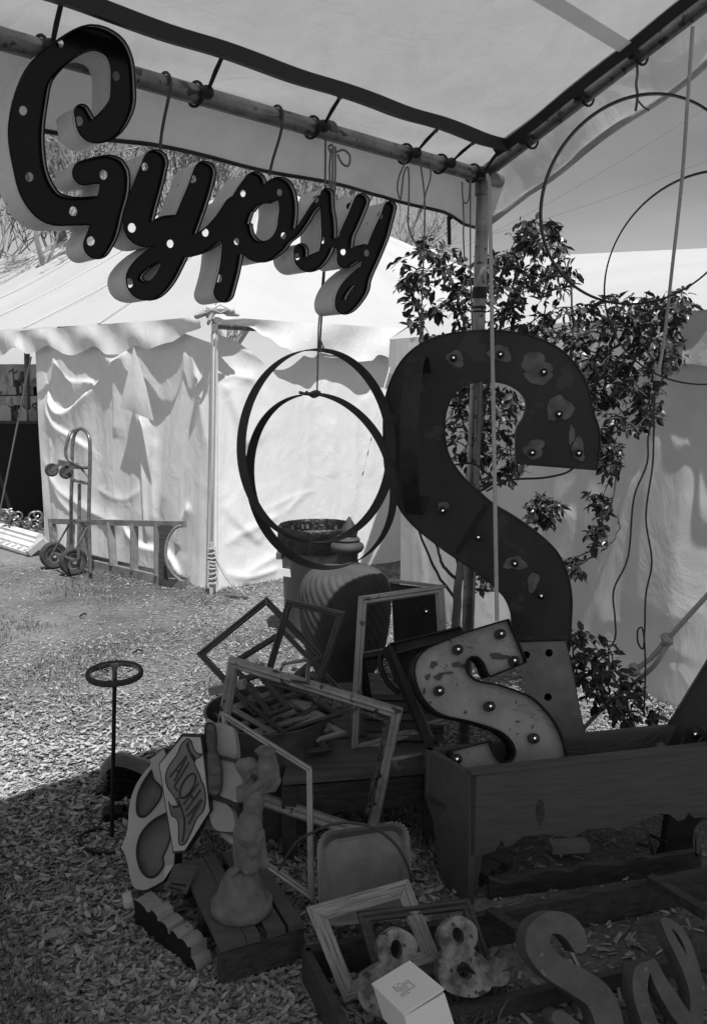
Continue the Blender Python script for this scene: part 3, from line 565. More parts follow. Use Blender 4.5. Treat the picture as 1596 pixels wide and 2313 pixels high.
mb.f = [(j*ns+i, j*ns+i+1, (j+1)*ns+i+1, (j+1)*ns+i) for j in range(6) for i in range(ns-1)]; mb.build('valance', 'canvas', tent2, 180, fix=False)
e1, e2 = RL+V((0, 0, 1.98))+NG*.09-D_*.05, RL+D_*4.35+V((0, 0, 1.98))+NG*.09
r1, r2 = Wp(1140, 581, 8.4), Wp(1900, 546, 7.0)
mb = MB(); nu, nv = 100, 24
for j in range(nv):
    for i in range(nu):
        u, v = i/(nu-1), j/(nv-1); p = (e1*(1-u)+e2*u)*(1-v)+(r1*(1-u)+r2*u)*v; mb.v.append(tuple(p+V((0, 0, -.05*math.sin(math.pi*v)+.02*math.sin(v*22+3*noise.noise(V((u*4, v*3, 2))))*math.sin(math.pi*v)))))
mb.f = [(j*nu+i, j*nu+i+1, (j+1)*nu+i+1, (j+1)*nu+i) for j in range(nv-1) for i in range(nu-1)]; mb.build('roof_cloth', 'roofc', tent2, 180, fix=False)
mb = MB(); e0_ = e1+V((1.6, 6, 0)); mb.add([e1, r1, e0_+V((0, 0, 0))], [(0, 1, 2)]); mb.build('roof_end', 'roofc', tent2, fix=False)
mb = MB(); mb.tube([RL-NG*.05, RL-NG*.05+V((0, 0, 1.95))], .025, 10); mb.build('side_pole', 'steel', tent2, 60)

# ================================================================ bare trees behind the tent
def tree(bx, by, hgt, seed, label, spread=1.0, lean=0., depth=6, bd=.35):
    rg = random.Random(seed); base = V((bx, by, -.05)); t = thing('bare_tree', label, 'tree', base, 'bare trees behind the tent'); tr = MB(); cr = MB(); bud = MB()
    def grow(p, d, L, r, lv):
        n = 4 if lv < 3 else 3; pts = [p]; q = p; dd = d
        for i in range(n):
            dd = (dd+V((rg.uniform(-1, 1), rg.uniform(-1, 1), rg.uniform(-.5, .8)))*.22).normalized(); q = q+dd*L/n; pts.append(q)
        r = max(r, .011); rs = [max(.007, r*(1-.42*i/n)) for i in range(n+1)]; (tr if lv == 0 else cr).tube(pts, rs, 8 if lv == 0 else (5 if lv < 3 else 3))
        if lv >= depth-2 and rg.random() < bd:
            for i in range(5): c = pts[-1-(i % 3)]+V((rg.uniform(-.1, .1), rg.uniform(-.1, .1), rg.uniform(-.1, .1))); s = rg.uniform(.015, .04); a = V((rg.uniform(-1, 1), rg.uniform(-1, 1), rg.uniform(-1, 1))).normalized()*s; b = a.orthogonal().normalized()*s*.6; bud.add([c-a, c+b, c+a, c-b], [(0, 1, 2, 3)])
        if lv >= depth: return
        for i in range(3 if lv < 5 else 2):
            j = rg.randint(max(1, n-2), n); nd = (dd+V((rg.uniform(-1, 1), rg.uniform(-1, 1), rg.uniform(-.25, .7)))*spread*(.75 if lv else .9)).normalized()
            grow(pts[j], nd, L*rg.uniform(.6, .85), rs[j]*rg.uniform(.5, .75), lv+1)
    grow(base, V((lean, 0, 1)).normalized(), hgt*.32, hgt*.018, 0); tr.build('trunk', 'treebark', t, 60); cr.build('crown', 'treebark', t, 60, fix=False)
    if bud.v: bud.build('buds', 'bud', t, kind='stuff', fix=False)
    return t
tree(-6.9, 15.5, 10.5, 3, 'bare twiggy tree at the left edge behind the tent ridge', 1.0, depth=7)
tree(-5.2, 17.5, 11.0, 8, 'bare budding tree behind the first capital letter of the sign', 1.0, depth=7)
tree(-2.9, 18, 10.5, 5, 'bare tree with leaf buds seen between the middle letters', 1.0, bd=.8, depth=7)
tree(-8.6, 17, 10.0, 12, 'low dense bare tree beside the left edge of the picture', 1.0, depth=7)
tree(-.9, 20, 10.5, 15, 'bare tree showing above the tent peak', 1.0, bd=.7, depth=7)
tree(2.0, 24, 8.4, 19, 'distant bare tree peeping over the right slope of the tent roof', 1.0, depth=6)
tree(-4.1, 14.2, 9.0, 31, 'bare tree standing closest behind the tent ridge', 1.0, depth=7, bd=.5)
tree(-6.0, 20.5, 12.0, 44, 'tall pale bare tree farthest behind the left part of the tent', 1.0, depth=7)
# ================================================================ canopy over the stall
PZ = Wp(1092, 398, 3.3).z; C0 = Wp(1092, 398, 3.3)
E1 = Gp(0, 86, PZ); dE = (E1-C0).normalized()            # eave direction, towards the camera's left
nE = V((-dE.y, dE.x, 0)); nE = nE if nE.y < 0 else -nE     # horizontal, towards the camera side
r_ = ray((1596, 8)); tt = C0; 
Rp = EY + r_*((C0-EY).dot(dE)/r_.dot(dE)); dR = (Rp-C0).normalized(); print('rafter', tuple(dR), 'corner', tuple(C0), 'eave', tuple(dE))
canopy = thing('market_canopy', 'pipe framed market canopy with grey translucent tarp over the stall', 'canopy', V((C0.x, C0.y, 0)))
PR = .026
mb = MB(); mb.tube([C0-dE*.13, C0+dE*3.6], PR, 20); mb.build('eave_pipe', 'pipe', canopy, 50)
mb = MB(); mb.tube([C0-dE*.155, C0-dE*.125], PR*1.08, 20); mb.build('pipe_coupling', 'pipe', canopy, 50)
RLEN = 2.25
apex = C0+dR*RLEN; mb = MB(); mb.tube([C0+dR*.02+V((0, 0, .01)), apex], PR, 20); mb.build('rafter_pipe', 'pipe', canopy, 50)
fR = V((dR.x, dR.y, -dR.z)); mb = MB(); mb.tube([apex, apex+fR*RLEN], PR, 16); mb.build('rafter_pipe', 'pipe', canopy, 50)
far = apex+fR*RLEN
mb = MB(); mb.tube([far-dE*.13, far+dE*3.6], PR, 16); mb.build('eave_pipe', 'pipe', canopy, 50)
mb = MB(); mb.tube([apex, apex+dE*3.6], PR, 16); mb.build('ridge_pipe', 'pipe', canopy, 50)
pb = Gp(1052, 1790); pb = V((C0.x-.01, C0.y+.02, 0))
pb = Wp(1057, 1400, 3.34); dd = (pb-C0); pb = C0+dd*(C0.z/-dd.z)
mb = MB(); mb.tube([pb, C0+V((0, 0, -.0))], PR*.98, 20); mb.build('post', 'pipe', canopy, 50)
mb = MB(); q = C0+(pb-C0)*.17; mb.tube([q, q+(pb-C0)*.018], PR*1.12, 20); q = C0+(pb-C0)*.2; mb.tube([q, q+(pb-C0)*.004], PR*1.1, 20); q = C0+(pb-C0)*.207; mb.tube([q, q+(pb-C0)*.003], PR*1.1, 20); mb.build('tape_band', 'rim', canopy, 50)
mb = MB(); mb.tube([C0+V((0, 0, -.07)), C0+V((0, 0, .03))], PR*1.25, 20); mb.build('corner_fitting', 'pipe', canopy, 50)
for p in (C0+dE*3.5, far, far+dE*3.5):
    mb = MB(); mb.tube([V((p.x, p.y, 0)), p], PR, 14); mb.build('post', 'pipe', canopy, 50)
# outer tarp: lies on the pipes and hangs down outside them
upn = dE.cross(dR).normalized(); upn = upn if upn.z > 0 else -upn
inR = V((dR.x, dR.y, 0)).normalized()
def roofsheet(off, e_in, r_in, name, mat, seed, sag, part=0):
    mb = MB(); nu, nv = 70, 40
    for side in (0,):
        base = len(mb.v)
        for j in range(nv):
            for i in range(nu):
                u = -e_in*0+(i/(nu-1)); v = j/(nv-1); a = r_in+((3.6-r_in) if part == 0 else .22)*u; b = e_in+((RLEN-e_in) if part else .29)*v
                w_ = sag*math.sin(math.pi*min(1, u*1.0))*math.sin(math.pi*v)
                edge = .012*math.sin(a*7.5+seed)*max(0, 1-v*7)+.010*math.sin(b*9+seed)*max(0, 1-u*9)
                rip = .008*noise.noise(V((a*5, b*5, seed)))+.010*math.sin((a*1.2+b*2.8)*6+2*noise.noise(V((a*2, b*2, 1))))*max(0, 1-v*2.2)
                p = C0+dE*a+upn*(off+rip-w_+edge)
                if part == 2: a = r_in+(3.6-r_in)*u; p = C0+dE*a+V((0, 0, off))+dR*RLEN+fR*(RLEN+.05)*v
                elif side == 0: p = p+dR*b
                else: p = p+dR*RLEN+fR*(RLEN-b)
                mb.v.append(tuple(p))
        mb.f += [(base+j*nu+i, base+j*nu+i+1, base+(j+1)*nu+i+1, base+(j+1)*nu+i) for j in range(nv-1) for i in range(nu-1)]
    return mb.build(name, mat, canopy, 180, fix=False)
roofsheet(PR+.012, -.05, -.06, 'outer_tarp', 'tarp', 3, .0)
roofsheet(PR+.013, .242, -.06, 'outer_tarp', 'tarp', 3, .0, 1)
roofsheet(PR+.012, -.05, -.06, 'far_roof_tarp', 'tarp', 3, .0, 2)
IN, INR = .162, .12
def curtain(pts_top, down, nrm, drop, name, seed, mat='val', ph=0.):
    n = len(pts_top); nv = 10; mb = MB()
    for j in range(nv):
        for i, p in enumerate(pts_top):
            t = j/(nv-1); d = drop(i/(n-1)); k = .018*math.sin(i*.33+seed)*t+.02*noise.noise(V((i*.09, t*1.3, seed)))*t
            mb.v.append(tuple(p+nrm*(.02*math.sin(t*math.pi/2)+k)+down*(d*t)))
    mb.f = [(j*n+i, j*n+i+1, (j+1)*n+i+1, (j+1)*n+i) for j in range(nv-1) for i in range(n-1)]; return mb.build(name, mat, canopy, 180, fix=False), mb
dn = V((0, 0, -1)); nOut = -nE
# eave valance; its lower edge follows the photograph
ez = [(100, 290), (330, 322), (560, 372), (760, 415), (880, 440), (945, 463), (1000, 480), (1050, 505), (1100, 512)]
def eave_drop(t):
    s = -.1+3.7*t; p = C0+dE*s
    best = .2
    vals = []
    for q in ez:
        w3 = PL(q[0], q[1], C0+nOut*.05, nE); vals.append(((w3-C0).dot(dE), C0.z+.04-w3.z))
    vals.sort(); xs_ = [v[0] for v in vals]; ys_ = [v[1] for v in vals]; return float(np.interp(s, xs_, ys_))
tops = [C0+dE*(-.1+3.7*i/119)+nOut*.045+V((0, 0, .04)) for i in range(120)]
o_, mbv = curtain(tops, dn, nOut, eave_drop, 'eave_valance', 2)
mbh = MB(); mbh.tube([V(p)+nOut*.002 for p in mbv.v[-120:]], .006, 6); mbh.build('valance_hem_cord', 'hem', canopy, 60)
topr = [C0-dE*.09+dR*(-.05+2.3*i/79)+V((0, 0, .04)) for i in range(80)]
rz = [(1106, 500), (1180, 432), (1265, 375), (1340, 322), (1450, 240), (1596, 131)]
def raft_drop(t):
    s = -.05+2.3*t; vals = []
    for q in rz:
        w3 = PL(q[0], q[1], C0-dE*.09, dE); k = (w3-C0).dot(inR); top = C0.z+.04+k*dR.z/V((dR.x, dR.y, 0)).length; vals.append((k/V((dR.x, dR.y, 0)).length, top-w3.z))
    vals.sort(); return float(np.interp(s, [v[0] for v in vals], [v[1] for v in vals]))
o_, mbv2 = curtain(topr, dn, -dE, raft_drop, 'gable_valance', 5)
mbh = MB(); mbh.tube([V(p) for p in mbv2.v[-80:]], .012, 6); mbh.build('gable_hem', 'tarp', canopy, 60)
for q, w2, w3_ in (((790, 428), (838, 370), .012), ((1260, 372), (1218, 325), .012)):
    mb = MB(); 
    if q[0] < 1000: a = PL(q[0], q[1]+10, C0+nOut*.10, nE); b = PL(w2[0]+20, w2[1], C0+nOut*.10, nE)
    else: a = PL(q[0], q[1], C0-dE*.125, dE); b = PL(w2[0], w2[1], C0-dE*.125, dE)
    mb.beam(a, b, w3_, .002, up=nE); mb.build('tie_tape', 'tarp', canopy)
# inner tarp, stretched inside the frame by ball bungees, black doubled hem
hemp = [Z1(0, -95), Z1(290, -10), Z1(1000, 243), Z1(1530, 440), Z2(370, 588), Z2(540, 648), Z2(680, 668)]
def inner():
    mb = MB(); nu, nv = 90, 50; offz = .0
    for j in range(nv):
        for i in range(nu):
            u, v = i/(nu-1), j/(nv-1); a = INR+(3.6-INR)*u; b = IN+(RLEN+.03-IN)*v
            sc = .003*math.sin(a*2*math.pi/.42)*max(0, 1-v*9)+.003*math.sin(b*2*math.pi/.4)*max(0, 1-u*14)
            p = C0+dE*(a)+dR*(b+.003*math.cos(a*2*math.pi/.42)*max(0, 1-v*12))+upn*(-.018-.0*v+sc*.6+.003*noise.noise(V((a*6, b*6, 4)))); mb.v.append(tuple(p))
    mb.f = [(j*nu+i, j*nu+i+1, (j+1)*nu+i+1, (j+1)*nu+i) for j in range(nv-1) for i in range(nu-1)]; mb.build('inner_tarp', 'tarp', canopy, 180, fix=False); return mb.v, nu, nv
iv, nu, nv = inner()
# black hem bands along both stretched edges
hb = MB(); e = [V(p) for p in iv[:nu]]; n_ = len(e)
for p in e: hb.v.append(tuple(p-upn*.003))
for p in e: hb.v.append(tuple(p-upn*.010+dR*.062))
for p in e: hb.v.append(tuple(p-upn*.045+dR*.045))
for p in e: hb.v.append(tuple(p-upn*.006))
for a in range(3): hb.f += [(a*n_+i, a*n_+i+1, (a+1)*n_+i+1, (a+1)*n_+i) for i in range(n_-1)]
hb.build('black_hem', 'hem', canopy, 60, fix=False)
hb = MB(); hb.v = []; e = [V(iv[j*nu]) for j in range(nv)]; n_ = len(e)
for p in e: hb.v.append(tuple(p-upn*.003))
for p in e: hb.v.append(tuple(p-upn*.010+dE*.035))
for p in e: hb.v.append(tuple(p-upn*.04+dE*.02))
for p in e: hb.v.append(tuple(p-upn*.006))
for a in range(3): hb.f += [(a*n_+i, a*n_+i+1, (a+1)*n_+i+1, (a+1)*n_+i) for i in range(n_-1)]
hb.build('black_hem', 'hem', canopy, 60, fix=False)
# seam strip across the tarp
mb = MB(); a = PL(1240, 0, C0-upn*.035, upn); b = PL(1412, 106, C0-upn*.035, upn); dd = (b-a).normalized(); sd_ = dd.cross(upn)*.022; mb.add([a-dd*.5-sd_, a-dd*.5+sd_, b+sd_, b-sd_], [(0, 1, 2, 3)]); mb.build('seam_strip', 'strip', canopy)
# bungees: ball, loop round the pipe, cord to an eyelet in the hem
def bungee(pball, phem, axis, eave=True):
    g = MB(); c = PL(pball[0], pball[1], C0+(nE*.03 if eave else -dE*-.03), nE if eave else dE)
    if eave: s = (c-C0).dot(dE); ctr = C0+dE*s
    else: k = (c-C0).dot(inR)/V((dR.x, dR.y, 0)).length; ctr = C0+dR*k
    ball = ctr+((nE if eave else dE)*.046)+V((0, 0, -.004))
    h = PL(phem[0], phem[1], C0-upn*.02, upn)
    g.tube([ball, (ball+h)/2+V((0, 0, .006)), h], .0042, 6); g.tube([ball+V((.006, 0, .008)), h+V((.004, 0, 0))], .0036, 6)
    x = nE if eave else dE; z = V((0, 0, 1))
    g.tube([ctr+(x*math.cos(a)+z*math.sin(a))*.032+axis*.012*math.sin(a*.5) for a in np.linspace(0, 6.283, 17)[:-1]], .0045, 6, closed=True)
    g.lathe(ball-V((0, 0, .016)), [(.0, -.003), (.012, .0), (.018, .008), (.0195, .016), (.018, .024), (.012, .031), (0, .035)], 14)
    b = g.build('bungee_tie', 'hem', canopy, 60)
    e_ = MB(); e_.lathe(h-upn*.004, [(.004, 0), (.009, .0), (.010, .003), (.006, .005), (.004, .004)], 14, upn); e_.build('eyelet', 'steel', b, 60)
for ball, hem in ((Z1(215, 150), Z1(275, 5)), (Z1(920, 400), Z1(1008, 238)), (Z1(1445, 566), Z1(1535, 435)), (Z2(268, 695), Z2(370, 588)), (Z2(425, 757), Z2(537, 645)), (Z2(572, 770), Z2(665, 668))): bungee(ball, hem, dE)
for ball, hem in ((Z2(775, 660), Z2(690, 675)), (Z2(1027, 452), Z2(960, 455)), (Z2(1270, 272), Z2(1190, 262))): bungee(ball, hem, dR, False)

# ================================================================ the big script word sign
G = [[Z1(370, 505)+(17,), Z1(398, 572)+(24,), Z1(440, 588)+(28,), Z1(500, 552)+(32,), Z1(550, 470)+(29,), Z1(556, 375)+(27,), Z1(548, 275)+(26,), Z1(505, 200)+(27,), Z1(410, 168)+(28.5,), Z1(300, 218)+(27,), Z1(185, 325)+(31,), Z1(138, 455)+(38,), Z1(118, 600)+(40,), Z1(134, 750)+(37,), Z1(168, 860)+(38,), Z1(232, 935)+(37,), Z1(330, 953)+(31,), Z1(430, 950)+(31,)],
 [Z1(382, 780)+(27,), Z1(440, 768)+(29,), Z1(510, 772)+(33,), Z1(518, 850)+(33,), Z1(494, 940)+(33,), Z1(470, 1040)+(33,), Z1(440, 1105)+(31,)],
 [Z1(703, 732)+(28,), Z1(672, 830)+(32,), Z1(640, 930)+(34,), Z1(625, 1020)+(33,), Z1(660, 1065)+(24,), Z1(740, 1035)+(28,), Z1(800, 1020)+(24,)],
 [Z1(925, 778)+(25,), Z1(900, 860)+(27,), Z1(862, 960)+(29,), Z1(825, 1060)+(29,), Z1(795, 1160)+(24,), Z1(745, 1260)+(22,), Z1(690, 1310)+(21,), Z1(628, 1300)+(21,), Z1(608, 1245)+(18,), Z1(660, 1180)+(18,), Z1(750, 1130)+(21,), Z1(850, 1110)+(24,), Z1(930, 1085)+(23,), Z1(1005, 1020)+(25,), Z1(1065, 940)+(27,)],
 [Z1(1152, 826)+(25,), Z1(1105, 905)+(28,), Z1(1070, 1000)+(29,), Z1(1055, 1100)+(25,), Z1(1040, 1210)+(23,), Z1(1012, 1318)+(23,)],
 [Z1(1110, 1060)+(28,), Z1(1150, 1118)+(28,), Z1(1205, 1130)+(24,), Z1(1270, 1080)+(23,), Z1(1300, 990)+(21,), Z1(1300, 900)+(21,), Z1(1268, 850)+(25,), Z1(1215, 870)+(22,), Z1(1140, 915)+(20,)],
 [B1(150, 980)+(16,), B1(240, 920)+(11,), B1(330, 860)+(9,), B1(420, 740)+(9,), B1(500, 610)+(9,), B1(590, 500)+(10,)],
 [B1(662, 440)+(14.5,), B1(668, 600)+(15,), B1(680, 740)+(17,), B1(685, 880)+(17,), B1(672, 1000)+(16,), B1(625, 1125)+(14,), B1(535, 1195)+(18,), B1(440, 1225)+(17,), B1(375, 1170)+(16,), B1(368, 1075)+(16,)],
 [B1(740, 960)+(9,), B1(780, 985)+(12,), B1(850, 1000)+(14,)],
 [B1(1052, 515)+(17,), B1(1010, 620)+(17,), B1(950, 760)+(17,), B1(895, 880)+(17,), B1(870, 1000)+(18,), B1(862, 1130)+(17,), B1(870, 1185)+(17,), B1(980, 1120)+(17,), B1(1080, 1085)+(16,)],
 [B1(1372, 585)+(14,), B1(1345, 680)+(15,), B1(1305, 790)+(17,), B1(1265, 900)+(19,), B1(1210, 1040)+(19,), B1(1160, 1170)+(18,), B1(1115, 1290)+(16,), B1(1080, 1400)+(15,), B1(1060, 1500)+(15.5,), B1(1000, 1605)+(15,), B1(915, 1695)+(15,), B1(838, 1710)+(15,), B1(820, 1620)+(12.5,), B1(865, 1510)+(12.5,), B1(950, 1410)+(13,), B1(1050, 1330)+(14,)]]
bulb_holes = [Z1(270, 195), Z1(105, 498), Z1(133, 798), Z1(331, 953), Z1(358, 545), Z1(468, 788), Z1(410, 1088), Z1(525, 342), Z1(654, 752), Z1(596, 1028), Z1(872, 808), Z1(928, 1050), Z1(769, 1100), Z1(584, 1278), Z1(1098, 873), Z1(1069, 1090), Z1(988, 1257), Z1(1263, 868), B1(170, 905), B1(538, 490), B1(325, 1140), B1(610, 955), B1(842, 1085), B1(912, 572), B1(1262, 675), B1(1108, 1100)]
sgn_n = nE; front = C0+nE*.13
print('plane dist', )
L1 = stroke_loops(G, [(Z1(1198, 1002)[0], Z1(1198, 1002)[1], 29, 44, .12)], res=.8)
L2 = [l for l in L1 if abs(area(l)) > 30]
hl = []
for hx, hy in bulb_holes:
    hl.append([(hx+(10 if hx < 300 else 8.5 if hx < 500 else 6.6)*math.cos(a)*.93, hy+(11 if hx < 300 else 9.5 if hx < 500 else 8)*math.sin(a)) for a in np.linspace(0, 6.283, 15)[:-1]])
sign = thing('script_sign', 'black script letter sign reading Gypsy with round bulb holes hung from the canopy pipe', 'sign', front+dE*1.0-V((0, 0, .9)))
out3 = [on_plane(l, front, sgn_n) for l in L2]; hole3 = [on_plane(l, front-sgn_n*.012, sgn_n) for l in hl]
f3 = [on_plane(l, front-sgn_n*.012, sgn_n) for l in L2]
f3 = [[p-sgn_n*.012 for p in l] for l in out3]
mb = MB(); ordered = sorted(range(len(f3)), key=lambda i: -abs(area(L2[i]))); mb.plate([f3[i] for i in ordered]+hole3, -sgn_n*.002); mb.build('letter_face', 'black', sign)
DEP = .10
for l in out3:
    mb = MB(); mb.ribbon(l, V((0, 0, 0)), -sgn_n*DEP); mb.build('letter_side', 'side', sign, 40, fix=False)
    mb = MB(); mb.tube(l, .0022, 5, closed=True); mb.build('letter_rim', 'black', sign, 60)
# wire hooks and cords that carry it
def hook(px, plane_off, r, name, mat, label, cat, grp=None):
    mb = MB(); mb.tube(catmull([PL(p[0], p[1], C0+nE*plane_off, nE) for p in px], 6), r, 7); return single(mb, name, mat, label, cat, grp, 60)
def over_pipe(px_low, offs, r, n=10):
    """hook over the eave pipe above the pixel"""
    w3 = PL(px_low[0], px_low[1], C0+nE*offs, nE); s = (w3-C0).dot(dE); c = C0+dE*s
    arc = [c+(nE*math.cos(a)+V((0, 0, 1))*math.sin(a))*(PR+r+.002) for a in np.linspace(R(200), R(-10), n)]
    return arc, w3, s
for pl_, lab in (([Z1(770, 400), Z1(735, 570), Z1(722, 672)], 'bent wire hook over the pipe holding the second letter of the script sign'), ([Z1(1275, 560), Z1(1262, 620), Z1(1232, 720), Z1(1216, 790)], 'bent wire hook over the pipe holding the middle letter of the script sign')):
    arc, w3, s = over_pipe(pl_[0], .03, .004); mb = MB(); mb.tube(arc+catmull([PL(p[0], p[1], C0+nE*.06, nE) for p in pl_], 5), .0042, 7)
    single(mb, 'wire_hook', 'cord', lab, 'hook', 'wire hooks on the pipe', 60)
for a, b in ((Z1(748, 625), Z1(738, 680)), (Z1(1322, 757), Z1(1300, 800))): pass
def stringy(px, Y0, r, name, mat, label, cat, grp=None, Y1=None):
    Y1 = Y0 if Y1 is None else Y1; k = len(px); mb = MB(); mb.tube(catmull([Wp(p[0], p[1], Y0+(Y1-Y0)*i/max(1, k-1)) for i, p in enumerate(px)], 5), r, 6); return single(mb, name, mat, label, cat, grp, 60)
def Yat(px, off=0.):
    return PL(px[0], px[1], C0+nE*off, nE).y
# sisal bow at the fourth letter
tw = thing('twine_bow', 'loose twine tied over the pipe in a bow above the last letters of the sign', 'twine', PL(755, 300, C0, nE))
yb = Yat((755, 400), .05)
for i, pxl in enumerate(([(748, 335), (744, 380), (746, 440)], [(752, 330), (751, 380), (750, 450)], [(757, 330), (757, 390), (755, 440)], [(755, 345), (775, 338), (790, 352), (786, 374), (772, 368), (762, 348)], [(746, 345), (742, 330), (752, 326)])):
    mb = MB(); mb.tube(catmull([Wp(p[0], p[1], yb) for p in pxl], 6), .0036, 6); mb.build('twine_strand', 'twine', tw, 60)
arc, w3, s = over_pipe((756, 345), .03, .004); mb = MB()
for k in (-.008, .002, .012): mb.tube([p+dE*k for p in arc], .004, 6)
mb.build('twine_wrap', 'twine', tw, 60)
# ================================================================ hanging hoops
def hoop(cpx, Y, ry_px, yaw, tilt, width, label, name='barrel_hoop', th=.0022, roll=0., grp='rusty hoops hanging from the canopy', mat='hoop', wob=.0):
    c = Wp(cpx[0], cpx[1], Y); rad = ry_px*Y/FOC; ax = V((math.sin(yaw)*math.cos(tilt), -math.cos(yaw)*math.cos(tilt), math.sin(tilt))); x = V((0, 0, 1)); x = (x-ax*x.dot(ax)).normalized(); y = ax.cross(x)
    if roll: x, y = x*math.cos(roll)+y*math.sin(roll), y*math.cos(roll)-x*math.sin(roll)
    mb = MB(); n = 96; vs = []
    for i in range(n):
        a = 2*math.pi*i/n; rr = rad*(1+wob*math.cos(2*a+.6)+wob*.5*math.cos(3*a)); d = x*math.cos(a)+y*math.sin(a); q = c+d*rr
        vs += [q-ax*width/2, q+ax*width/2, q+ax*width/2+d*th, q-ax*width/2+d*th]
    fs = [(4*i+k, 4*i+(k+1) % 4, 4*((i+1) % n)+(k+1) % 4, 4*((i+1) % n)+k) for i in range(n) for k in range(4)]
    mb.add(vs, fs)
    # overlap where the strap is riveted
    for sgn in (-.22, .22):
        a = sgn*.6; d = x*math.cos(a)+y*math.sin(a); mb.lathe(c+d*(rad+th), [(.006, 0), (.006, .003), (.002, .005)], 8, d)
    a0 = [c+(x*math.cos(a)+y*math.sin(a))*(rad+th*1.6) for a in np.linspace(-.2, .2, 9)]; k = len(a0)
    mb.add([p+ax*width*.48 for p in a0]+[p-ax*width*.48 for p in a0], [(i, i+1, k+i+1, k+i) for i in range(k-1)])
    return single(mb, name, mat, label, 'hoop', grp, 40)
yh = Yat((722, 300)); 
hoop((726, 1010), yh+.02, 214, R(40), R(4), .05, 'upper of the two overlapping rusty hoops hanging in front of the white tent', wob=.012)
hoop((717, 1091), yh-.04, 197, R(-31), R(-5), .05, 'lower of the two overlapping rusty hoops, hanging in front of the bin', roll=.3, wob=.015)
mb = MB(); mb.tube([Wp(733, 600, yh), Wp(722, 780, yh+.01), Wp(721, 796, yh+.01)], .0038, 6); mb.tube([Wp(731, 600, yh), Wp(719, 740, yh), Wp(716, 882, yh)], .003, 6); mb.tube([PL(735, 300, C0, nE), Wp(734, 430, yh), Wp(733, 600, yh)], .0038, 6)
mb.tube(catmull([Wp(676, 886, yh-.02), Wp(695, 890, yh-.03), Wp(712, 884, yh-.03), Wp(722, 888, yh-.03), Wp(708, 896, yh-.03), Wp(690, 884, yh-.03)], 5), .0055, 6)
mb.tube([Wp(722, 796, yh-.01), Wp(726, 770, yh-.01), Wp(731, 790, yh-.01)], .005, 6)
single(mb, 'hoop_string', 'twine', 'dark string with knots carrying the two hoops in front of the white tent', 'string', smooth=60)
# right hand hoops under the rafter
def rafY(px):
    w3 = PL(px[0], px[1], C0, dE); return w3.y
yr = rafY((1440, 140)); print('hoop depths', yh, yr)
hoop((1440, 459), yr, 209, R(-24), R(-9), .03, 'large thin hoop hanging from the sloping pipe in front of the sky', name='hanging_hoop', grp='thin hoops under the sloping pipe', th=.006, wob=.01)
yr2 = rafY((1600, 20)); hoop((1605, 632), yr2+.12, 224, R(-14), R(0), .018, 'second thin hoop, cut off by the right edge of the picture', name='hanging_hoop', grp='thin hoops under the sloping pipe', th=.005, wob=.012)
hoop((943, 985), 2.86, 176, R(80), R(0), .058, 'hoop seen almost edge on in front of the big dark letter S', name='barrel_hoop', th=.002)
stringy([(1437, 130), (1439, 165), (1436, 190), (1439, 215), (1435, 250)], yr, .0045, 'hoop_string', 'twine', 'short knotted string from the sloping pipe to the large thin hoop', 'string')
stringy([(1439, 225), (1452, 240), (1466, 249)], yr, .003, 'loop_string', 'twine', 'side loop of string on top of the large thin hoop', 'string')
# cords hanging in front of the shrub
yq = Yat((930, 345), .0)
def hang(px, r, label, mat='twine', name='hanging_string', Y=None, Y1=None, grp='strings hanging from the canopy corner'):
    return stringy(px, Y or Yat(px[0], .02), r, name, mat, label, 'string', grp, Y1)
hang([(918, 360), (902, 395), (897, 425), (904, 450), (908, 420), (912, 390), (922, 380), (923, 450), (921, 500), (928, 530), (945, 560), (953, 575)], .0032, 'string with a hanging loop left of the canopy corner post')
hang([(950, 375), (956, 420), (959, 470), (957, 560), (952, 680), (947, 795)], .0032, 'long string falling to the hoop in front of the big dark letter S')
hang([(970, 362), (972, 400), (960, 440), (957, 470)], .003, 'thin string forked from the pipe above the shrub', name='forked_string')
hang([(1043, 410), (1046, 455), (1058, 450), (1061, 400)], .003, 'V shaped loop of string just left of the canopy corner', name='looped_string')
hang([(1045, 458), (1047, 500), (1046, 526), (1048, 580)], .003, 'string with a small twig tied in it near the canopy post', name='twig_string')
hang([(1062, 410), (1062, 600), (1066, 740), (1072, 860)], .003, 'thin string hanging right beside the canopy corner post', name='post_string')
stringy([(1100, 395), (1105, 420), (1107, 520), (1111, 760), (1116, 1050), (1122, 1403)], 3.2, .0068, 'sash_rope', 'rope', 'pale rope from the canopy corner down to the cream letter S', 'rope', None, 2.62)
mb = MB(); q = PL(1013, 490, C0+nOut*.06, nE); mb.tube([q, q+V((.004, 0, -.1))], .008, 6); mb.lathe(q-nE*-.004, [(.005, 0), (.012, 0), (.012, .004), (.005, .004)], 12, nE); single(mb, 'hanging_strap', 'hem', 'short black strap hanging from the valance above the shrub', 'strap', smooth=50)
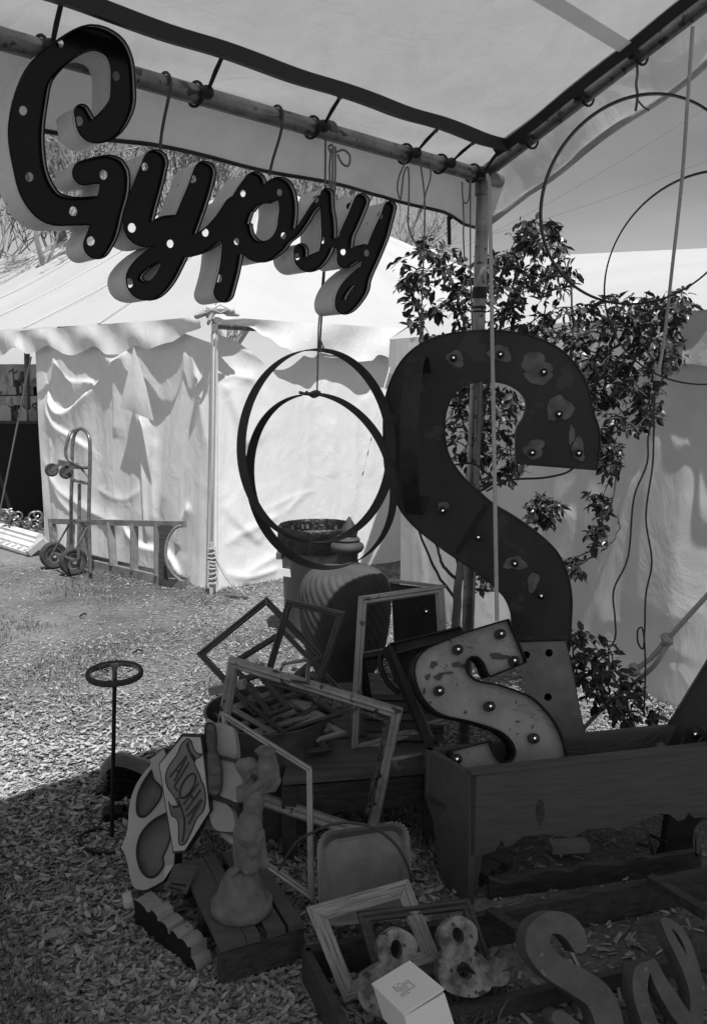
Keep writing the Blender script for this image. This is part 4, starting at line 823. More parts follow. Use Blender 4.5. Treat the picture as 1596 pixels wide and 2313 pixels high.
# power cords
pc = thing('power_cord', 'pale flex with a plug hanging from the sloping pipe at the right', 'cord', Wp(1485, 860, yr2+.3))
mb = MB(); mb.tube(catmull([Wp(1564, 60, yr2-.02), Wp(1554, 200, yr2), Wp(1540, 400, yr2+.1), Wp(1518, 600, yr2+.2), Wp(1500, 760, yr2+.3), Wp(1486, 845, yr2+.3)], 6), .0058, 7); mb.build('flex', 'rope', pc, 60)
mb = MB(); a = Wp(1486, 838, yr2+.3); b = Wp(1483, 860, yr2+.3); mb.tube([a, b], [.010, .014], 8); mb.build('plug', 'rope', pc, 40)
mb = MB(); mb.tube([b, Wp(1480, 884, yr2+.3)], [.015, .012], 8); mb.build('socket', 'hem', pc, 40)
ye = yr2+.3
stringy([Z4(1350, 370), Z4(1355, 450), Z4(1330, 570), Z4(1325, 690), Z4(1265, 850), Z4(1240, 1110), Z4(1175, 1260), Z4(1180, 1380), Z4(1183, 1470), Z4(1160, 1520)], ye, .0034, 'lamp_wire', 'cord', 'dark wire wandering down from the plug towards the lower shrub', 'wire', None, 2.9)
stringy([Z4(1360, 370), Z4(1355, 560), Z4(1350, 700), Z4(1320, 930), Z4(1347, 1130), Z4(1320, 1280), Z4(1315, 1430), Z4(1308, 1525), Z4(1285, 1500), Z4(1283, 1445), Z4(1302, 1432), Z4(1312, 1480), Z4(1318, 1620), Z4(1312, 1800)], ye+.02, .0034, 'looped_wire', 'cord', 'dark wire with a slack loop hanging before the grey tarp', 'wire', None, 2.95)
# stout knotted rope at the right
kr = thing('knotted_rope', 'stout pale guy rope with two knots slanting in from the right edge', 'rope', Gp(1290, 1850))
k1, k2 = Wp(1505, 1447, 3.1), Wp(1432, 1515, 3.15)
mb = MB(); mb.tube(catmull([Wp(1640, 1298, 3.0), Wp(1560, 1385, 3.05), k1], 5), .0095, 8); mb.tube([k1, Wp(1470, 1487, 3.12), k2], .0105, 8); mb.tube(catmull([k1+V((0, 0, -.02)), Wp(1478, 1502, 3.1), Wp(1430, 1545, 3.2), Wp(1360, 1600, 3.4), Wp(1280, 1690, 3.7)], 5), .0095, 8); mb.build('rope_strand', 'rope', kr, 60)
for kk in (k1, k2):
    mb = MB()
    for a_ in range(4):
        ang = R(40+a_*35); mb.tube([kk+V((math.cos(t)*.02*math.cos(ang), math.sin(t)*.016, math.cos(t)*.02*math.sin(ang)+.006*math.sin(2*t))) for t in np.linspace(0, 6.283, 13)[:-1]], .0085, 7, closed=True)
    mb.build('knot', 'rope', kr, 70)
# telephone wires in the sky
for i, (a, b) in enumerate((((1100, 500), (1700, 150)), ((1090, 540), (1700, 320)))):
    mb = MB(); A_, B_ = Wp(a[0]-300, a[1]+(170 if i == 0 else 60), 34), Wp(b[0]+100, b[1]-40, 26); mb.tube([A_+(B_-A_)*t+V((0, 0, -.5*math.sin(math.pi*t))) for t in np.linspace(0, 1, 14)], .005, 4); single(mb, 'overhead_wire', 'twine', ['upper thin overhead wire crossing the sky at the right', 'lower thin overhead wire crossing the sky at the right'][i], 'wire', 'overhead wires')

# ================================================================ marquee letters
def bulbs(px, p0, n, parent, r=.0135, gloss='bulb', up=.01):
    first = None
    for (x, y) in px:
        c = PL(x, y, p0+n*up, n)
        if first is None:
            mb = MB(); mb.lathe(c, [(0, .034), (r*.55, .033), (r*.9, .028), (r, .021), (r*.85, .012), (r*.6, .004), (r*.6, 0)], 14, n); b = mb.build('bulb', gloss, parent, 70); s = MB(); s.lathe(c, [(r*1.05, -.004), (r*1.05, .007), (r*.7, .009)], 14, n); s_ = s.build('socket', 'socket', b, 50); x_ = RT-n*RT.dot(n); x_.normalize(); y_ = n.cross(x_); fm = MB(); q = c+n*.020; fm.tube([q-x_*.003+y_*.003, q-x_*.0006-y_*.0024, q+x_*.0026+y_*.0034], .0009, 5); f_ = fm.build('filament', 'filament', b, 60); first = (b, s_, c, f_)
        else:
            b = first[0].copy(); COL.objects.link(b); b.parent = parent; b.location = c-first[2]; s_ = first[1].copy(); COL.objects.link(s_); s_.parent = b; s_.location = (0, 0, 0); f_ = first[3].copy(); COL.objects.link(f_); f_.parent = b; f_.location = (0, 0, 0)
def blobloop(cx, cy, r, seed, sx=1., sy=1.):
    rg = random.Random(seed); k = 18; ph = [rg.uniform(0, 6.28) for _ in range(4)]
    return [(cx+sx*r*math.cos(a)*(1+.18*math.sin(2*a+ph[0])+.14*math.sin(3*a+ph[1])+.09*math.sin(5*a+ph[2])+.06*math.sin(8*a+ph[3])), cy+sy*r*math.sin(a)*(1+.18*math.sin(2*a+ph[0])+.14*math.sin(3*a+ph[1])+.09*math.sin(5*a+ph[2]))) for a in np.linspace(0, 6.283, k+1)[:-1]]
# big dark S
nS = V((-.12, -.99, .03)).normalized(); pS = Wp(1085, 1100, 2.98)
bigS = [Z4(x, y)+((1,) if c else ()) for x, y, c in [(135, 560, 0), (140, 420, 0), (170, 310, 0), (225, 215, 0), (310, 145, 0), (420, 105, 0), (560, 88, 0), (700, 92, 0), (820, 118, 0), (930, 170, 0), (1010, 250, 0), (1060, 350, 0), (1085, 460, 0), (1108, 530, 0), (1112, 600, 0), (1100, 718, 1), (735, 690, 1), (737, 545, 0), (770, 480, 0), (783, 420, 0), (760, 370, 0), (710, 335, 0), (640, 318, 0), (560, 318, 0), (490, 345, 0), (440, 400, 0), (415, 480, 0), (415, 580, 0), (440, 670, 0), (500, 755, 0), (570, 820, 0), (640, 880, 0), (740, 940, 0), (850, 1020, 0), (920, 1090, 0), (965, 1180, 0), (985, 1290, 0), (984, 1390, 0), (975, 1540, 1), (715, 1500, 1), (715, 1390, 0), (690, 1310, 0), (650, 1260, 0), (580, 1200, 0), (480, 1130, 0), (380, 1060, 0), (260, 960, 0), (190, 860, 0), (145, 730, 0)]]
S1 = thing('marquee_letter', 'tall dark rusty marquee letter S with bulbs, standing in front of the canopy post', 'marquee letter', Wp(1220, 1450, 2.98))
lp = outline(bigS, 5); L3 = on_plane(lp, pS, nS)
mb = MB(); mb.plate([[p for p in L3]], -nS*.003); mb.build('letter_face', 'rustd', S1)
mb = MB(); mb.ribbon(L3, nS*.004, -nS*.09); mb.build('letter_side', 'rim', S1, 40, fix=False)
mb = MB(); mb.tube([p+nS*.004 for p in L3], .0028, 5, closed=True); mb.build('letter_rim', 'rustd', S1, 60)
for i, (x, y, r, sx, sy) in enumerate([(460, 215, 40, 1.1, .8), (662, 192, 46, 1, .9), (825, 240, 62, 1.1, .8), (835, 300, 45, 1.2, .8), (930, 440, 58, .9, 1.1), (815, 625, 50, 1, .8), (1015, 625, 36, .9, 1.3), (985, 560, 16, .8, 3.0), (730, 1140, 44, 1, .8), (404, 885, 24, 1, 1), (810, 1225, 30, .9, 1.4)]):
    q = [PL(*Z4(a, b), pS+nS*(.0015+.0004*i), nS) for a, b in blobloop(x, y, r, i, sx, sy)]; mb = MB(); mb.plate([q], nS*.0006); mb.build('bare_metal_patch', 'patch', S1)
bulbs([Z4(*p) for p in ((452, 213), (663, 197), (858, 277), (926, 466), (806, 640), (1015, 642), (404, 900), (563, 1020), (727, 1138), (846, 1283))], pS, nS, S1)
mb = MB(); mb.beam(PL(*Z4(603, 880), pS+nS*.006, nS), PL(*Z4(466, 1098), pS+nS*.006, nS), .014, .004, nS); mb.build('seam_strap', 'dark', S1)
mb = MB(); mb.tube(catmull([Wp(*Z4(600, 815), 3.1), Wp(*Z4(700, 765), 3.1), Wp(*Z4(850, 755), 3.05), Wp(*Z4(950, 735), 3.0), Wp(*Z4(990, 712), 3.0)], 5), .0042, 6); mb.tube(catmull([Wp(*Z4(440, 700), 3.24), Wp(*Z4(540, 690), 3.22), Wp(*Z4(640, 760), 3.2), Wp(*Z4(720, 765), 3.12)], 5), .0042, 6); mb.build('wire', 'cord', S1, 60)
# prop holding the dark S: batten behind it down to the ground
mb = MB(); a = Wp(1225, 1300, 3.1); mb.beam(a, V((a.x, a.y+.12, 0)), .05, .03, V((0, 1, 0))); mb.build('batten', 'woodd', S1)
# perforated pale letter behind the small S
nP = V((-.18, -.95, .25)).normalized(); pP = Wp(1240, 1580, 2.86)
P1 = thing('marquee_letter', 'pale faded perforated letter without bulbs behind the cream letter S', 'marquee letter', Wp(1300, 1790, 2.8))
pl = [Q6(1040, 345)+(1,), Q6(1400, 335)+(1,), Q6(1450, 560), Q6(1500, 820), Q6(1540, 1000), Q6(1590, 1240)+(1,), Q6(1300, 1290)+(1,), Q6(1180, 900), Q6(1110, 640)]
L3 = on_plane(outline(pl, 5), pP, nP); hs = []
for x, y in ((1118, 435), (1280, 420), (1272, 733), (1375, 1065), (1440, 1000)): hs.append([PL(*Q6(x+27*math.cos(a), y+28*math.sin(a)), pP, nP) for a in np.linspace(0, 6.283, 19)[:-1]])
mb = MB(); mb.plate([L3]+hs[:4], -nP*.003); mb.build('letter_face', 'cream2', P1)
mb = MB(); mb.ribbon(L3, nP*.004, -nP*.09); mb.build('letter_side', 'rim', P1, 40, fix=False)
mb = MB(); mb.plate([[p-nP*.08 for p in L3]], -nP*.002); mb.build('letter_back', 'dark', P1)
# cream S in the planter
nC = V((.16, -.9, .42)).normalized(); pC = Wp(1120, 1640, 2.585)
S2 = thing('marquee_letter', 'scratched cream marquee letter S with black rim and bulbs, standing in the wooden planter', 'marquee letter', Wp(1180, 1790, 2.6))
s2 = [(980, 190, 1), (1040, 330, 0), (1105, 490, 1), (850, 592, 1), (830, 560, 0), (805, 500, 0), (772, 462, 0), (730, 452, 0), (695, 475, 0), (690, 545, 0), (735, 605, 0), (800, 632, 0), (900, 650, 0), (1030, 690, 0), (1150, 745, 0), (1240, 830, 0), (1320, 940, 0), (1370, 1060, 0), (1395, 1190, 0), (1394, 1270, 0), (1340, 1330, 0), (1200, 1350, 0), (900, 1345, 0), (700, 1320, 0), (560, 1270, 1), (590, 1110, 1), (850, 1045, 1), (868, 1110, 0), (915, 1175, 0), (985, 1190, 0), (1025, 1135, 0), (1008, 1060, 0), (940, 990, 0), (850, 950, 0), (700, 905, 0), (540, 870, 0), (450, 820, 0), (380, 740, 0), (335, 640, 0), (320, 545, 0), (345, 460, 0), (410, 395, 0), (520, 345, 0), (700, 275, 0)]
lp = outline([Q6(x, y)+((1,) if c else ()) for x, y, c in s2], 5); L3 = on_plane(lp, pC, nC)
mb = MB(); mb.plate([L3], -nC*.003); mb.build('letter_face', 'cream', S2)
mb = MB(); mb.ribbon(L3, nC*.022, -nC*.07); mb.build('letter_side', 'rim', S2, 40, fix=False)
mb = MB(); mb.tube([p+nC*.022 for p in L3], .0032, 5, closed=True); mb.build('letter_rim', 'rim', S2, 60)
for i, (x, y, r, sx, sy) in enumerate([(465, 503, 28, 1, .9), (640, 505, 36, 1.4, .55), (925, 445, 50, 1.25, .5), (500, 590, 26, 1.3, .8), (425, 590, 20, .9, 1.1), (855, 800, 32, 1.1, 1.1), (400, 690, 12, .7, 2.2), (690, 840, 11, 1.3, 1), (1060, 905, 8, 2.4, .7), (445, 770, 9, 1, 1), (560, 562, 22, 2.2, .4)]):
    q = [PL(*Q6(a, b), pC+nC*(.0012+.0003*i), nC) for a, b in blobloop(x, y, r, i+30, sx, sy)]; mb = MB(); mb.plate([q], nC*.0005); mb.build('rust_patch', 'worn', S2)
rg = random.Random(5); mb = MB()
for i in range(260):
    x, y = rg.uniform(380, 1300), rg.uniform(300, 1150); L = rg.uniform(8, 55); a = R(rg.uniform(5, 30)) if rg.random() < .7 else R(rg.uniform(-60, 60))
    if not (.2 < (x-300)/1000 < 1.0 and (y < 560+.45*(x-400)) and y > 330+(560-x)*.4 and (x < 680 or y > 690 or y < 430)): continue
    if y > 840+.1*(x-500) and x < 900: continue
    q = [PL(*Q6(x+u*math.cos(a)-v*math.sin(a), y+u*math.sin(a)+v*math.cos(a)), pC+nC*.001, nC) for u, v in ((-L, 0), (0, -1.6), (L, 0), (0, 1.6))]; mb.add(q, [(0, 1, 2, 3)])
mb.build('scratches', 'worn', S2, kind='stuff', fix=False)
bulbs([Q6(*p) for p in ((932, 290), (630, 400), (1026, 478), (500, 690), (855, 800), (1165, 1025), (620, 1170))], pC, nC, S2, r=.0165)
# dark channel letter behind, at the left of the cream S
nD = V((-.2, -.9, .38)).normalized(); D1 = thing('marquee_letter', 'dark channel letter leaning left of the cream letter S, open side up', 'marquee letter', Wp(960, 1700, 2.75))
pD = Wp(920, 1500, 2.8)
def barpx(a, b, c, d, p0, n, dep, name, mat, parent, off=0.):
    l = [PL(q[0], q[1], p0+n*off, n) for q in (a, b, c, d)]; mb = MB(); mb.plate([l], -n*dep); return mb.build(name, mat, parent)
barpx(Q6(150, 350), Q6(655, 228), Q6(690, 285), Q6(185, 428), pD, nD, .012, 'letter_face', 'rustd', D1)
barpx(Q6(150, 350), Q6(655, 228), Q6(660, 240), Q6(155, 362), pD, nD, .03, 'rim_strip', 'rim', D1, .03)
barpx(Q6(185, 415), Q6(690, 278), Q6(692, 292), Q6(190, 430), pD, nD, .03, 'rim_strip', 'rustd', D1, .03)
barpx(Q6(135, 352), Q6(178, 375), Q6(450, 1010), Q6(445, 1170), pD, nD, .07, 'letter_side', 'rim', D1, .045)
barpx(Q6(100, 400), Q6(150, 360), Q6(420, 1080), Q6(370, 1010), pD, nD, .015, 'rim_strip', 'dark', D1, .02)
mb = MB(); mb.tube(catmull([PL(*Q6(*p), pD-nD*.02, nD) for p in ((95, 440), (92, 500), (115, 580), (160, 650), (225, 705))], 5), .010, 7); mb.build('curved_rim', 'rim', D1, 60)
barpx(Q6(195, 430), Q6(340, 395), Q6(345, 640), Q6(300, 700), pD, nD, .004, 'letter_back', 'rustd', D1, -.05)
# letter with single bulb behind the urn
D2 = thing('marquee_letter', 'dark boxy letter with one bulb behind the tall silver picture frame', 'marquee letter', Gp(950, 1660)); nD2 = V((.05, -1, .05)).normalized(); pD2 = Wp(940, 1390, 3.5)
barpx((885, 1352), (986, 1340), (990, 1425), (890, 1470), pD2, nD2, .01, 'letter_face', 'rustd', D2)
a1, a2, a3, a4 = [Wp(*p, y) for p, y in (((879, 1309), 3.75), ((1004, 1324), 3.6), ((1003, 1340), 3.5), ((880, 1352), 3.5))]
mb = MB(); mb.beam(Wp(879, 1311, 3.78), Wp(1004, 1326, 3.55), .02, .012); mb.build('box_edge', 'gframe', D2)
mb = MB(); mb.add([Wp(880, 1318, 3.77), Wp(960, 1326, 3.62), Wp(986, 1345, 3.5), Wp(885, 1357, 3.5), Wp(890, 1420, 3.6)], [(0, 1, 2, 3), (0, 3, 4)]); mb.build('box_inside', 'dark', D2)
mb = MB(); mb.box(Wp(940, 1500, 3.58), V((.1, 0, 0)), V((0, .04, 0)), V((0, 0, .2))); mb.build('box_base', 'dark', D2)
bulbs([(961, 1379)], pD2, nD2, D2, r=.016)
# leaning letter at the right edge
nE2 = V((-.35, -.9, .25)).normalized(); pE = Wp(1560, 1640, 2.75); D3 = thing('marquee_letter', 'dark marquee letter with one lit bulb leaning at the right edge', 'marquee letter', Wp(1560, 1750, 2.75))
l = [PL(*p, pE, nE2) for p in ((1700, 1260), (1596, 1494), (1507, 1640), (1470, 1735), (1720, 1735))]; mb = MB(); mb.plate([l], -nE2*.004); mb.build('letter_face', 'rustd', D3); mb = MB(); mb.ribbon(l, nE2*.02, -nE2*.08); mb.build('letter_side', 'rim', D3, fix=False)
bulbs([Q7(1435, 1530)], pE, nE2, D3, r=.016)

# ================================================================ shrubs
leaf_meshes = []
def leafmesh(kind, L=.05, wd=.024):
    rg = random.Random(kind); c = rg.uniform(.15, .45); f_ = rg.uniform(.12, .35)
    v = [(0, 0, 0), (L*.25, wd*.42, f_*wd*.5), (L*.6, wd*.5, f_*wd*.5-c*L*.18), (L, 0, -c*L*.55), (L*.6, -wd*.5, f_*wd*.5-c*L*.18), (L*.25, -wd*.42, f_*wd*.5), (L*.3, 0, -.0), (L*.65, 0, -c*L*.2)]
    f = [(0, 6, 1), (1, 6, 7, 2), (2, 7, 3), (0, 5, 6), (5, 4, 7, 6), (4, 3, 7)]
    me = bpy.data.meshes.new('leaf'); me.from_pydata(v, [], f); me.materials.append(MT['leaf']); me.update(); return me
LM = [leafmesh(i, .05*(.8+.09*i), .024*(.85+.08*i)) for i in range(5)]
def shrub(rootpx, Yb, mains, clusters, ntw, label, seed, nobj, lscale=1.0, per=6):
    rg = random.Random(seed); root = thing('shrub', label, 'shrub', rootpx)
    tr = MB(); br = MB(); nodes = []
    for k, (pts, r0, r1) in enumerate(mains):
        c = catmull([Wp(p[0], p[1], p[2]) for p in pts], 5); n = len(c); c = [jit(p, .004) for p in c]
        (tr if k == 0 else br).tube(c, [r0+(r1-r0)*i/(n-1) for i in range(n)], 8)
        nodes += c[n//4:]
        for i in range(2, n-1, 3): br.lathe(c[i], [(.0, 0), (.004, .004), (.0, .012)], 5, V((rg.uniform(-1, 1), rg.uniform(-1, 1), .3)))
    leaves = []
    for cl, wgt in clusters:
        poly = cl; xs_ = [p[0] for p in poly]; ys_ = [p[1] for p in poly]
        for _ in range(int(ntw*wgt)):
            for _t in range(60):
                x, y = rg.uniform(min(xs_), max(xs_)), rg.uniform(min(ys_), max(ys_)); ins = False
                for i in range(len(poly)):
                    (xa, ya), (xb, yb_) = poly[i], poly[i-1]
                    if (ya > y) != (yb_ > y) and x < (xb-xa)*(y-ya)/(yb_-ya)+xa: ins = not ins
                if ins: break
            tgt = Wp(x, y, Yb+rg.uniform(-.28, .28)); best = min(nodes, key=lambda q: (q-tgt).length+max(0, q.z-tgt.z)*.5)
            d = tgt-best; n = 6
            if d.length > .5: best = best+d*.35; d = tgt-best
            pts = [best+d*(i/n)+V((0, 0, .12*d.length*math.sin(math.pi*i/n)))+V((rg.uniform(-1, 1), rg.uniform(-1, 1), rg.uniform(-1, 1)))*.05*d.length*(i/n) for i in range(n+1)]
            br.tube(pts, [.0035*(1-.6*i/n) for i in range(n+1)], 4); nodes += pts[2:-1:2]
            for q in range(per):
                t = rg.uniform(.35, 1.05); i = min(n-1, int(t*n)); p = pts[i]+(pts[i+1]-pts[i])*(t*n-i)+V((rg.uniform(-1, 1), rg.uniform(-1, 1), rg.uniform(-1, 1)))*.018
                dirn = (d.normalized()*.5+V((rg.uniform(-1, 1), rg.uniform(-1, 1), rg.uniform(-1.2, .5)))).normalized(); z = (V((rg.uniform(-.8, .8), rg.uniform(-.8, .8), 1))).normalized(); y_ = z.cross(dirn).normalized(); z = dirn.cross(y_)
                leaves.append((p, dirn, y_, z, rg.randrange(5), rg.uniform(.5, 1.3)*lscale))
    tr.build('trunk', 'bark', root, 70); br.build('branches', 'twig', root, 60, fix=False)
    leaves.sort(key=lambda l: l[0].y); o0 = origin(root)
    for p, x_, y_, z, k, s in leaves[:nobj]:
        o = bpy.data.objects.new('leaf', LM[k]); COL.objects.link(o); o.parent = root
        m = Matrix((x_*s, y_*s, z*s)).transposed().to_4x4(); m.translation = p-o0; o.matrix_local = m
    fb = MB()
    for p, x_, y_, z, k, s in leaves[nobj:]:
        me = LM[k]; fb.add([p+(x_*v.co.x+y_*v.co.y+z*v.co.z)*s for v in me.vertices], [tuple(q.vertices) for q in me.polygons])
    if fb.v: fb.build('foliage', 'leaf', root, kind='stuff', fix=False)
    return root
Yb = 3.85
polyA = [(880, 600), (905, 560), (960, 545), (1010, 560), (1060, 600), (1075, 560), (1110, 560), (1130, 580), (1150, 560), (1170, 500), (1200, 500), (1215, 485), (1225, 520), (1250, 500), (1265, 530), (1300, 560), (1310, 600), (1315, 640), (1280, 680), (1270, 720), (1255, 790), (1100, 800), (960, 800), (935, 760), (900, 700), (905, 660), (880, 640)]
polyC = [(1270, 700), (1300, 690), (1330, 690), (1380, 670), (1420, 665), (1500, 660), (1560, 640), (1560, 690), (1530, 740), (1550, 760), (1540, 820), (1500, 850), (1480, 900), (1520, 905), (1500, 950), (1440, 980), (1400, 960), (1350, 980), (1320, 900), (1280, 800), (1270, 760)]
polyI = [(1005, 880), (1060, 865), (1150, 865), (1190, 900), (1190, 1080), (1160, 1110), (1100, 1090), (1040, 1060), (1010, 1000)]
polyR = [(1340, 980), (1400, 960), (1400, 1060), (1385, 1090), (1360, 1060)]
polyH = [(1190, 1130), (1240, 1110), (1290, 1130), (1250, 1180), (1200, 1190)]
polyJ = [(1330, 1120), (1380, 1130), (1375, 1180), (1350, 1240), (1320, 1260), (1330, 1200)]
trunkx = [(1022, 1560, 3.9), (1030, 1400, 3.9), (1040, 1260, 3.9), (1052, 1130, 3.88), (1075, 1040, 3.85), (1090, 900, 3.85)]
mains = [(trunkx, .024, .012), ([(1040, 1280, 3.9), (1015, 1200, 3.92), (990, 1080, 3.95), (965, 900, 3.95), (950, 720, 3.95)], .012, .004), ([(1050, 1120, 3.88), (1120, 1080, 3.85), (1180, 1020, 3.8), (1260, 960, 3.8), (1350, 860, 3.8), (1440, 760, 3.8)], .016, .005),
         ([(1085, 950, 3.85), (1110, 820, 3.85), (1140, 700, 3.85), (1190, 560, 3.85)], .012, .004), ([(1090, 900, 3.85), (1060, 780, 3.9), (1030, 660, 3.9), (1000, 590, 3.9)], .01, .004), ([(1150, 1050, 3.82), (1230, 930, 3.8), (1290, 800, 3.8), (1290, 640, 3.8)], .01, .004),
         ([(1035, 1360, 3.9), (985, 1290, 3.95), (945, 1200, 3.95), (925, 1120, 4.0), (905, 1140, 4.0)], .008, .004), ([(1036, 1310, 3.9), (1000, 1280, 3.9), (990, 1250, 3.9), (978, 1200, 3.9), (962, 1130, 3.95)], .009, .004), ([(1290, 1280, 3.8), (1330, 1262, 3.8), (1375, 1230, 3.8), (1397, 1195, 3.8), (1395, 1160, 3.8)], .006, .003),
         ([(1045, 1330, 3.9), (1150, 1330, 3.85), (1240, 1300, 3.8), (1290, 1280, 3.8)], .008, .005), ([(1180, 1020, 3.8), (1300, 970, 3.8), (1370, 990, 3.8), (1390, 1060, 3.8), (1382, 1130, 3.8), (1350, 1200, 3.8)], .007, .003), ([(1045, 1150, 3.88), (1120, 1180, 3.88), (1200, 1180, 3.85), (1250, 1140, 3.85)], .006, .003), ([(1036, 1350, 3.9), (1048, 1300, 3.9), (1075, 1330, 3.85), (1105, 1310, 3.85)], .005, .002)]
shrub(Gp(1020, 1640), Yb, mains, [(polyA, 1.0), (polyC, .95), (polyI, .42), (polyR, .12), (polyH, .13), (polyJ, .1), ([(1080, 1260), (1120, 1250), (1115, 1330), (1075, 1340)], .04), ([(1270, 1260), (1320, 1250), (1310, 1290), (1280, 1300)], .03)], 290, 'tall leggy shrub with dark glossy leaves behind the big dark letter S', 4, 300, .92, 7)
low = [([(1440, 1720, 3.2), (1430, 1640, 3.2), (1400, 1560, 3.2), (1360, 1480, 3.2)], .010, .004), ([(1430, 1650, 3.2), (1380, 1600, 3.15), (1310, 1540, 3.1), (1290, 1450, 3.1)], .007, .003), ([(1440, 1660, 3.2), (1480, 1640, 3.2), (1490, 1600, 3.2)], .006, .003)]
shrub(V((Wp(1440, 1720, 3.2).x, 3.2, .2)), 3.15, low, [([(1285, 1430), (1320, 1420), (1390, 1460), (1430, 1530), (1470, 1590), (1480, 1640), (1400, 1640), (1330, 1600), (1290, 1540), (1270, 1480)], 1.0)], 80, 'low leafy shrub growing from the planter between the letter S and the right edge', 9, 120, .95)
# ================================================================ hand truck, ladder, cornice by the tent
ht = thing('hand_truck', 'tubular steel hand truck with two pneumatic wheels and upper casters by the ladder', 'hand truck', Gp(165, 1290))
def T(px, Y, r, name, mat='steel', n=9, closed=False):
    mb = MB(); k = len(px); mb.tube(catmull([Wp(p[0], p[1], (p[2] if len(p) > 2 else Y)) for p in px], 5) if k > 2 else [Wp(p[0], p[1], Y) for p in px], r, n, closed); return mb.build(name, mat, ht, 60)
yn, yf = 6.95, 7.2
T([B4(728, 2380)+(yf,), B4(728, 1700)+(yf,), B4(735, 1430)+(yf,), B4(738, 1200)+(yf,), B4(745, 1050)+(yf,), B4(775, 950)+(yf-.02,), B4(830, 915)+(yf-.1,), B4(885, 955)+(yn+.05,), B4(918, 1050)+(yn,), B4(920, 1300)+(yn,), B4(910, 1800)+(yn,), B4(925, 2390)+(yn,)], yf, .016, 'frame_tube')
T([B4(825, 918)+(7.1,), B4(740, 940)+(6.95,), B4(700, 1010)+(6.9,), B4(672, 1130)+(6.9,), B4(685, 1210)+(6.9,), B4(740, 1265)+(6.9,), B4(800, 1300)+(6.95,), B4(830, 1312)+(7.0,)], 7, .014, 'handle')
T([B4(813, 1480), B4(810, 1900), B4(800, 2250)], 7.08, .015, 'centre_tube')
for a, b, ya, yb2, r in ((B4(735, 1440), B4(912, 1480), yf, yn, .014), (B4(810, 1315), B4(915, 1315), 7.0, yn, .014), (B4(835, 1330), B4(908, 1415), 7.0, yn, .009), (B4(715, 1880), B4(545, 2175), yf, 7.22, .009), (B4(890, 1925), B4(775, 2150), yn, 6.88, .009), (B4(560, 2190), B4(760, 2260), 7.24, 6.88, .012), (B4(720, 1860), B4(915, 1870), yf, yn, .012)):
    mb = MB(); mb.tube([Wp(*a, ya), Wp(*b, yb2)], r, 8); mb.build('brace', 'steel', ht, 60)
def wheel(c, ax, rad, wd, parent, spokes=False, mats=('tyre', 'steel')):
    prof = [(rad*.62, -wd*.32), (rad*.78, -wd*.46), (rad*.92, -wd*.44), (rad*.985, -wd*.25), (rad, 0), (rad*.985, wd*.25), (rad*.92, wd*.44), (rad*.78, wd*.46), (rad*.62, wd*.32)]
    mb = MB(); mb.lathe(c, prof, 48, ax, mod=lambda a, h, r: (.0025 if (int(a*48/6.283) % 2 and r > rad*.9) else 0), cap=False); t = mb.build('wheel', mats[0], parent, 50)
    mb = MB(); mb.lathe(c, [(0, -wd*.2), (rad*.2, -wd*.36), (rad*.24, -wd*.1), (rad*.5, -wd*.08), (rad*.56, -wd*.36), (rad*.64, -wd*.36), (rad*.64, wd*.36), (rad*.56, wd*.36), (rad*.5, wd*.08), (rad*.24, wd*.1), (rad*.2, wd*.36), (0, wd*.2)], 28, ax); mb.build('rim', mats[1], t, 40); return t
axh = (Wp(*B4(765, 2260), 6.88)-Wp(*B4(548, 2185), 7.24)).normalized()
cw = Gp(168, 1298); rad = (1298-1266)*cw.y/FOC*.98; wheel(V((cw.x, cw.y-.02, rad+.005)), axh, rad, .085, ht); cw2 = Gp(122, 1284); rad2 = rad; wheel(V((cw2.x, cw2.y, rad2+.005)), axh, rad2, .085, ht)
for p, Y in ((B4(530, 1338), 7.15), (B4(675, 1362), 6.95)):
    wheel(Wp(*p, Y), axh, 15*Y/FOC, .04, ht, mats=('tyre', 'steel')); mb = MB(); mb.beam(Wp(*p, Y-.05), Wp(p[0]+16, p[1]-12, Y-.05), .03, .01, V((0, 1, 0))); mb.build('caster_fork', 'steel', ht)
mb = MB(); mb.beam(Wp(*B4(600, 1262), 7.1), Wp(*B4(790, 1300), 6.98), .05, .02, V((0, 1, 0))); mb.build('caster_plate', 'steel', ht)
mb = MB(); mb.box(Gp(222, 1290)+V((0, .02, .006)), V((.16, .02, 0)), V((-.02, .1, 0)), V((0, 0, .005))); mb.build('toe_plate', 'steel', ht)

ld = thing('step_ladder', 'weathered step ladder lying on its side against the tent wall', 'ladder', Gp(300, 1310))
b1, b2 = Gp(200, 1272, .04), Gp(416, 1322, .03); dl = (b2-b1); t2 = Wp(417, 1184, b2.y+.02); t1 = Wp(112, 1177, 7.95)
mb = MB(); mb.beam(b1-dl*.42, b2, .035, .075, V((0, 0, 1))); mb.build('rail', 'ladder', ld)
mb = MB(); mb.beam(t1, t2, .035, .05, V((0, 0, 1))); mb.build('rail', 'ladder', ld)
mb = MB(); mb.beam(b1-dl*.42+V((.06, .14, .0)), b2+V((.0, .16, 0)), .03, .06, V((0, 0, 1))); mb.build('rear_rail', 'ladder', ld)
def onrail(a, b, x):
    for i in range(200):
        p = a+(b-a)*(i/199); r = p-EY; px = CX+FOC*r.x/r.dot(FW)
        if px >= x: return p
    return b
for x, x2 in ((124, 116), (158, 160), (190, 190), (256, 248), (303, 302), (356, 355)):
    a = onrail(b1-dl*.42, b2, x); b = onrail(t1, t2, x2); mb = MB(); mb.beam(a+V((0, 0, .03)), b, .018, .075, dl.normalized().cross(V((0, 0, 1)))); mb.build('step', 'ladder' if x > 240 else 'steel', ld)
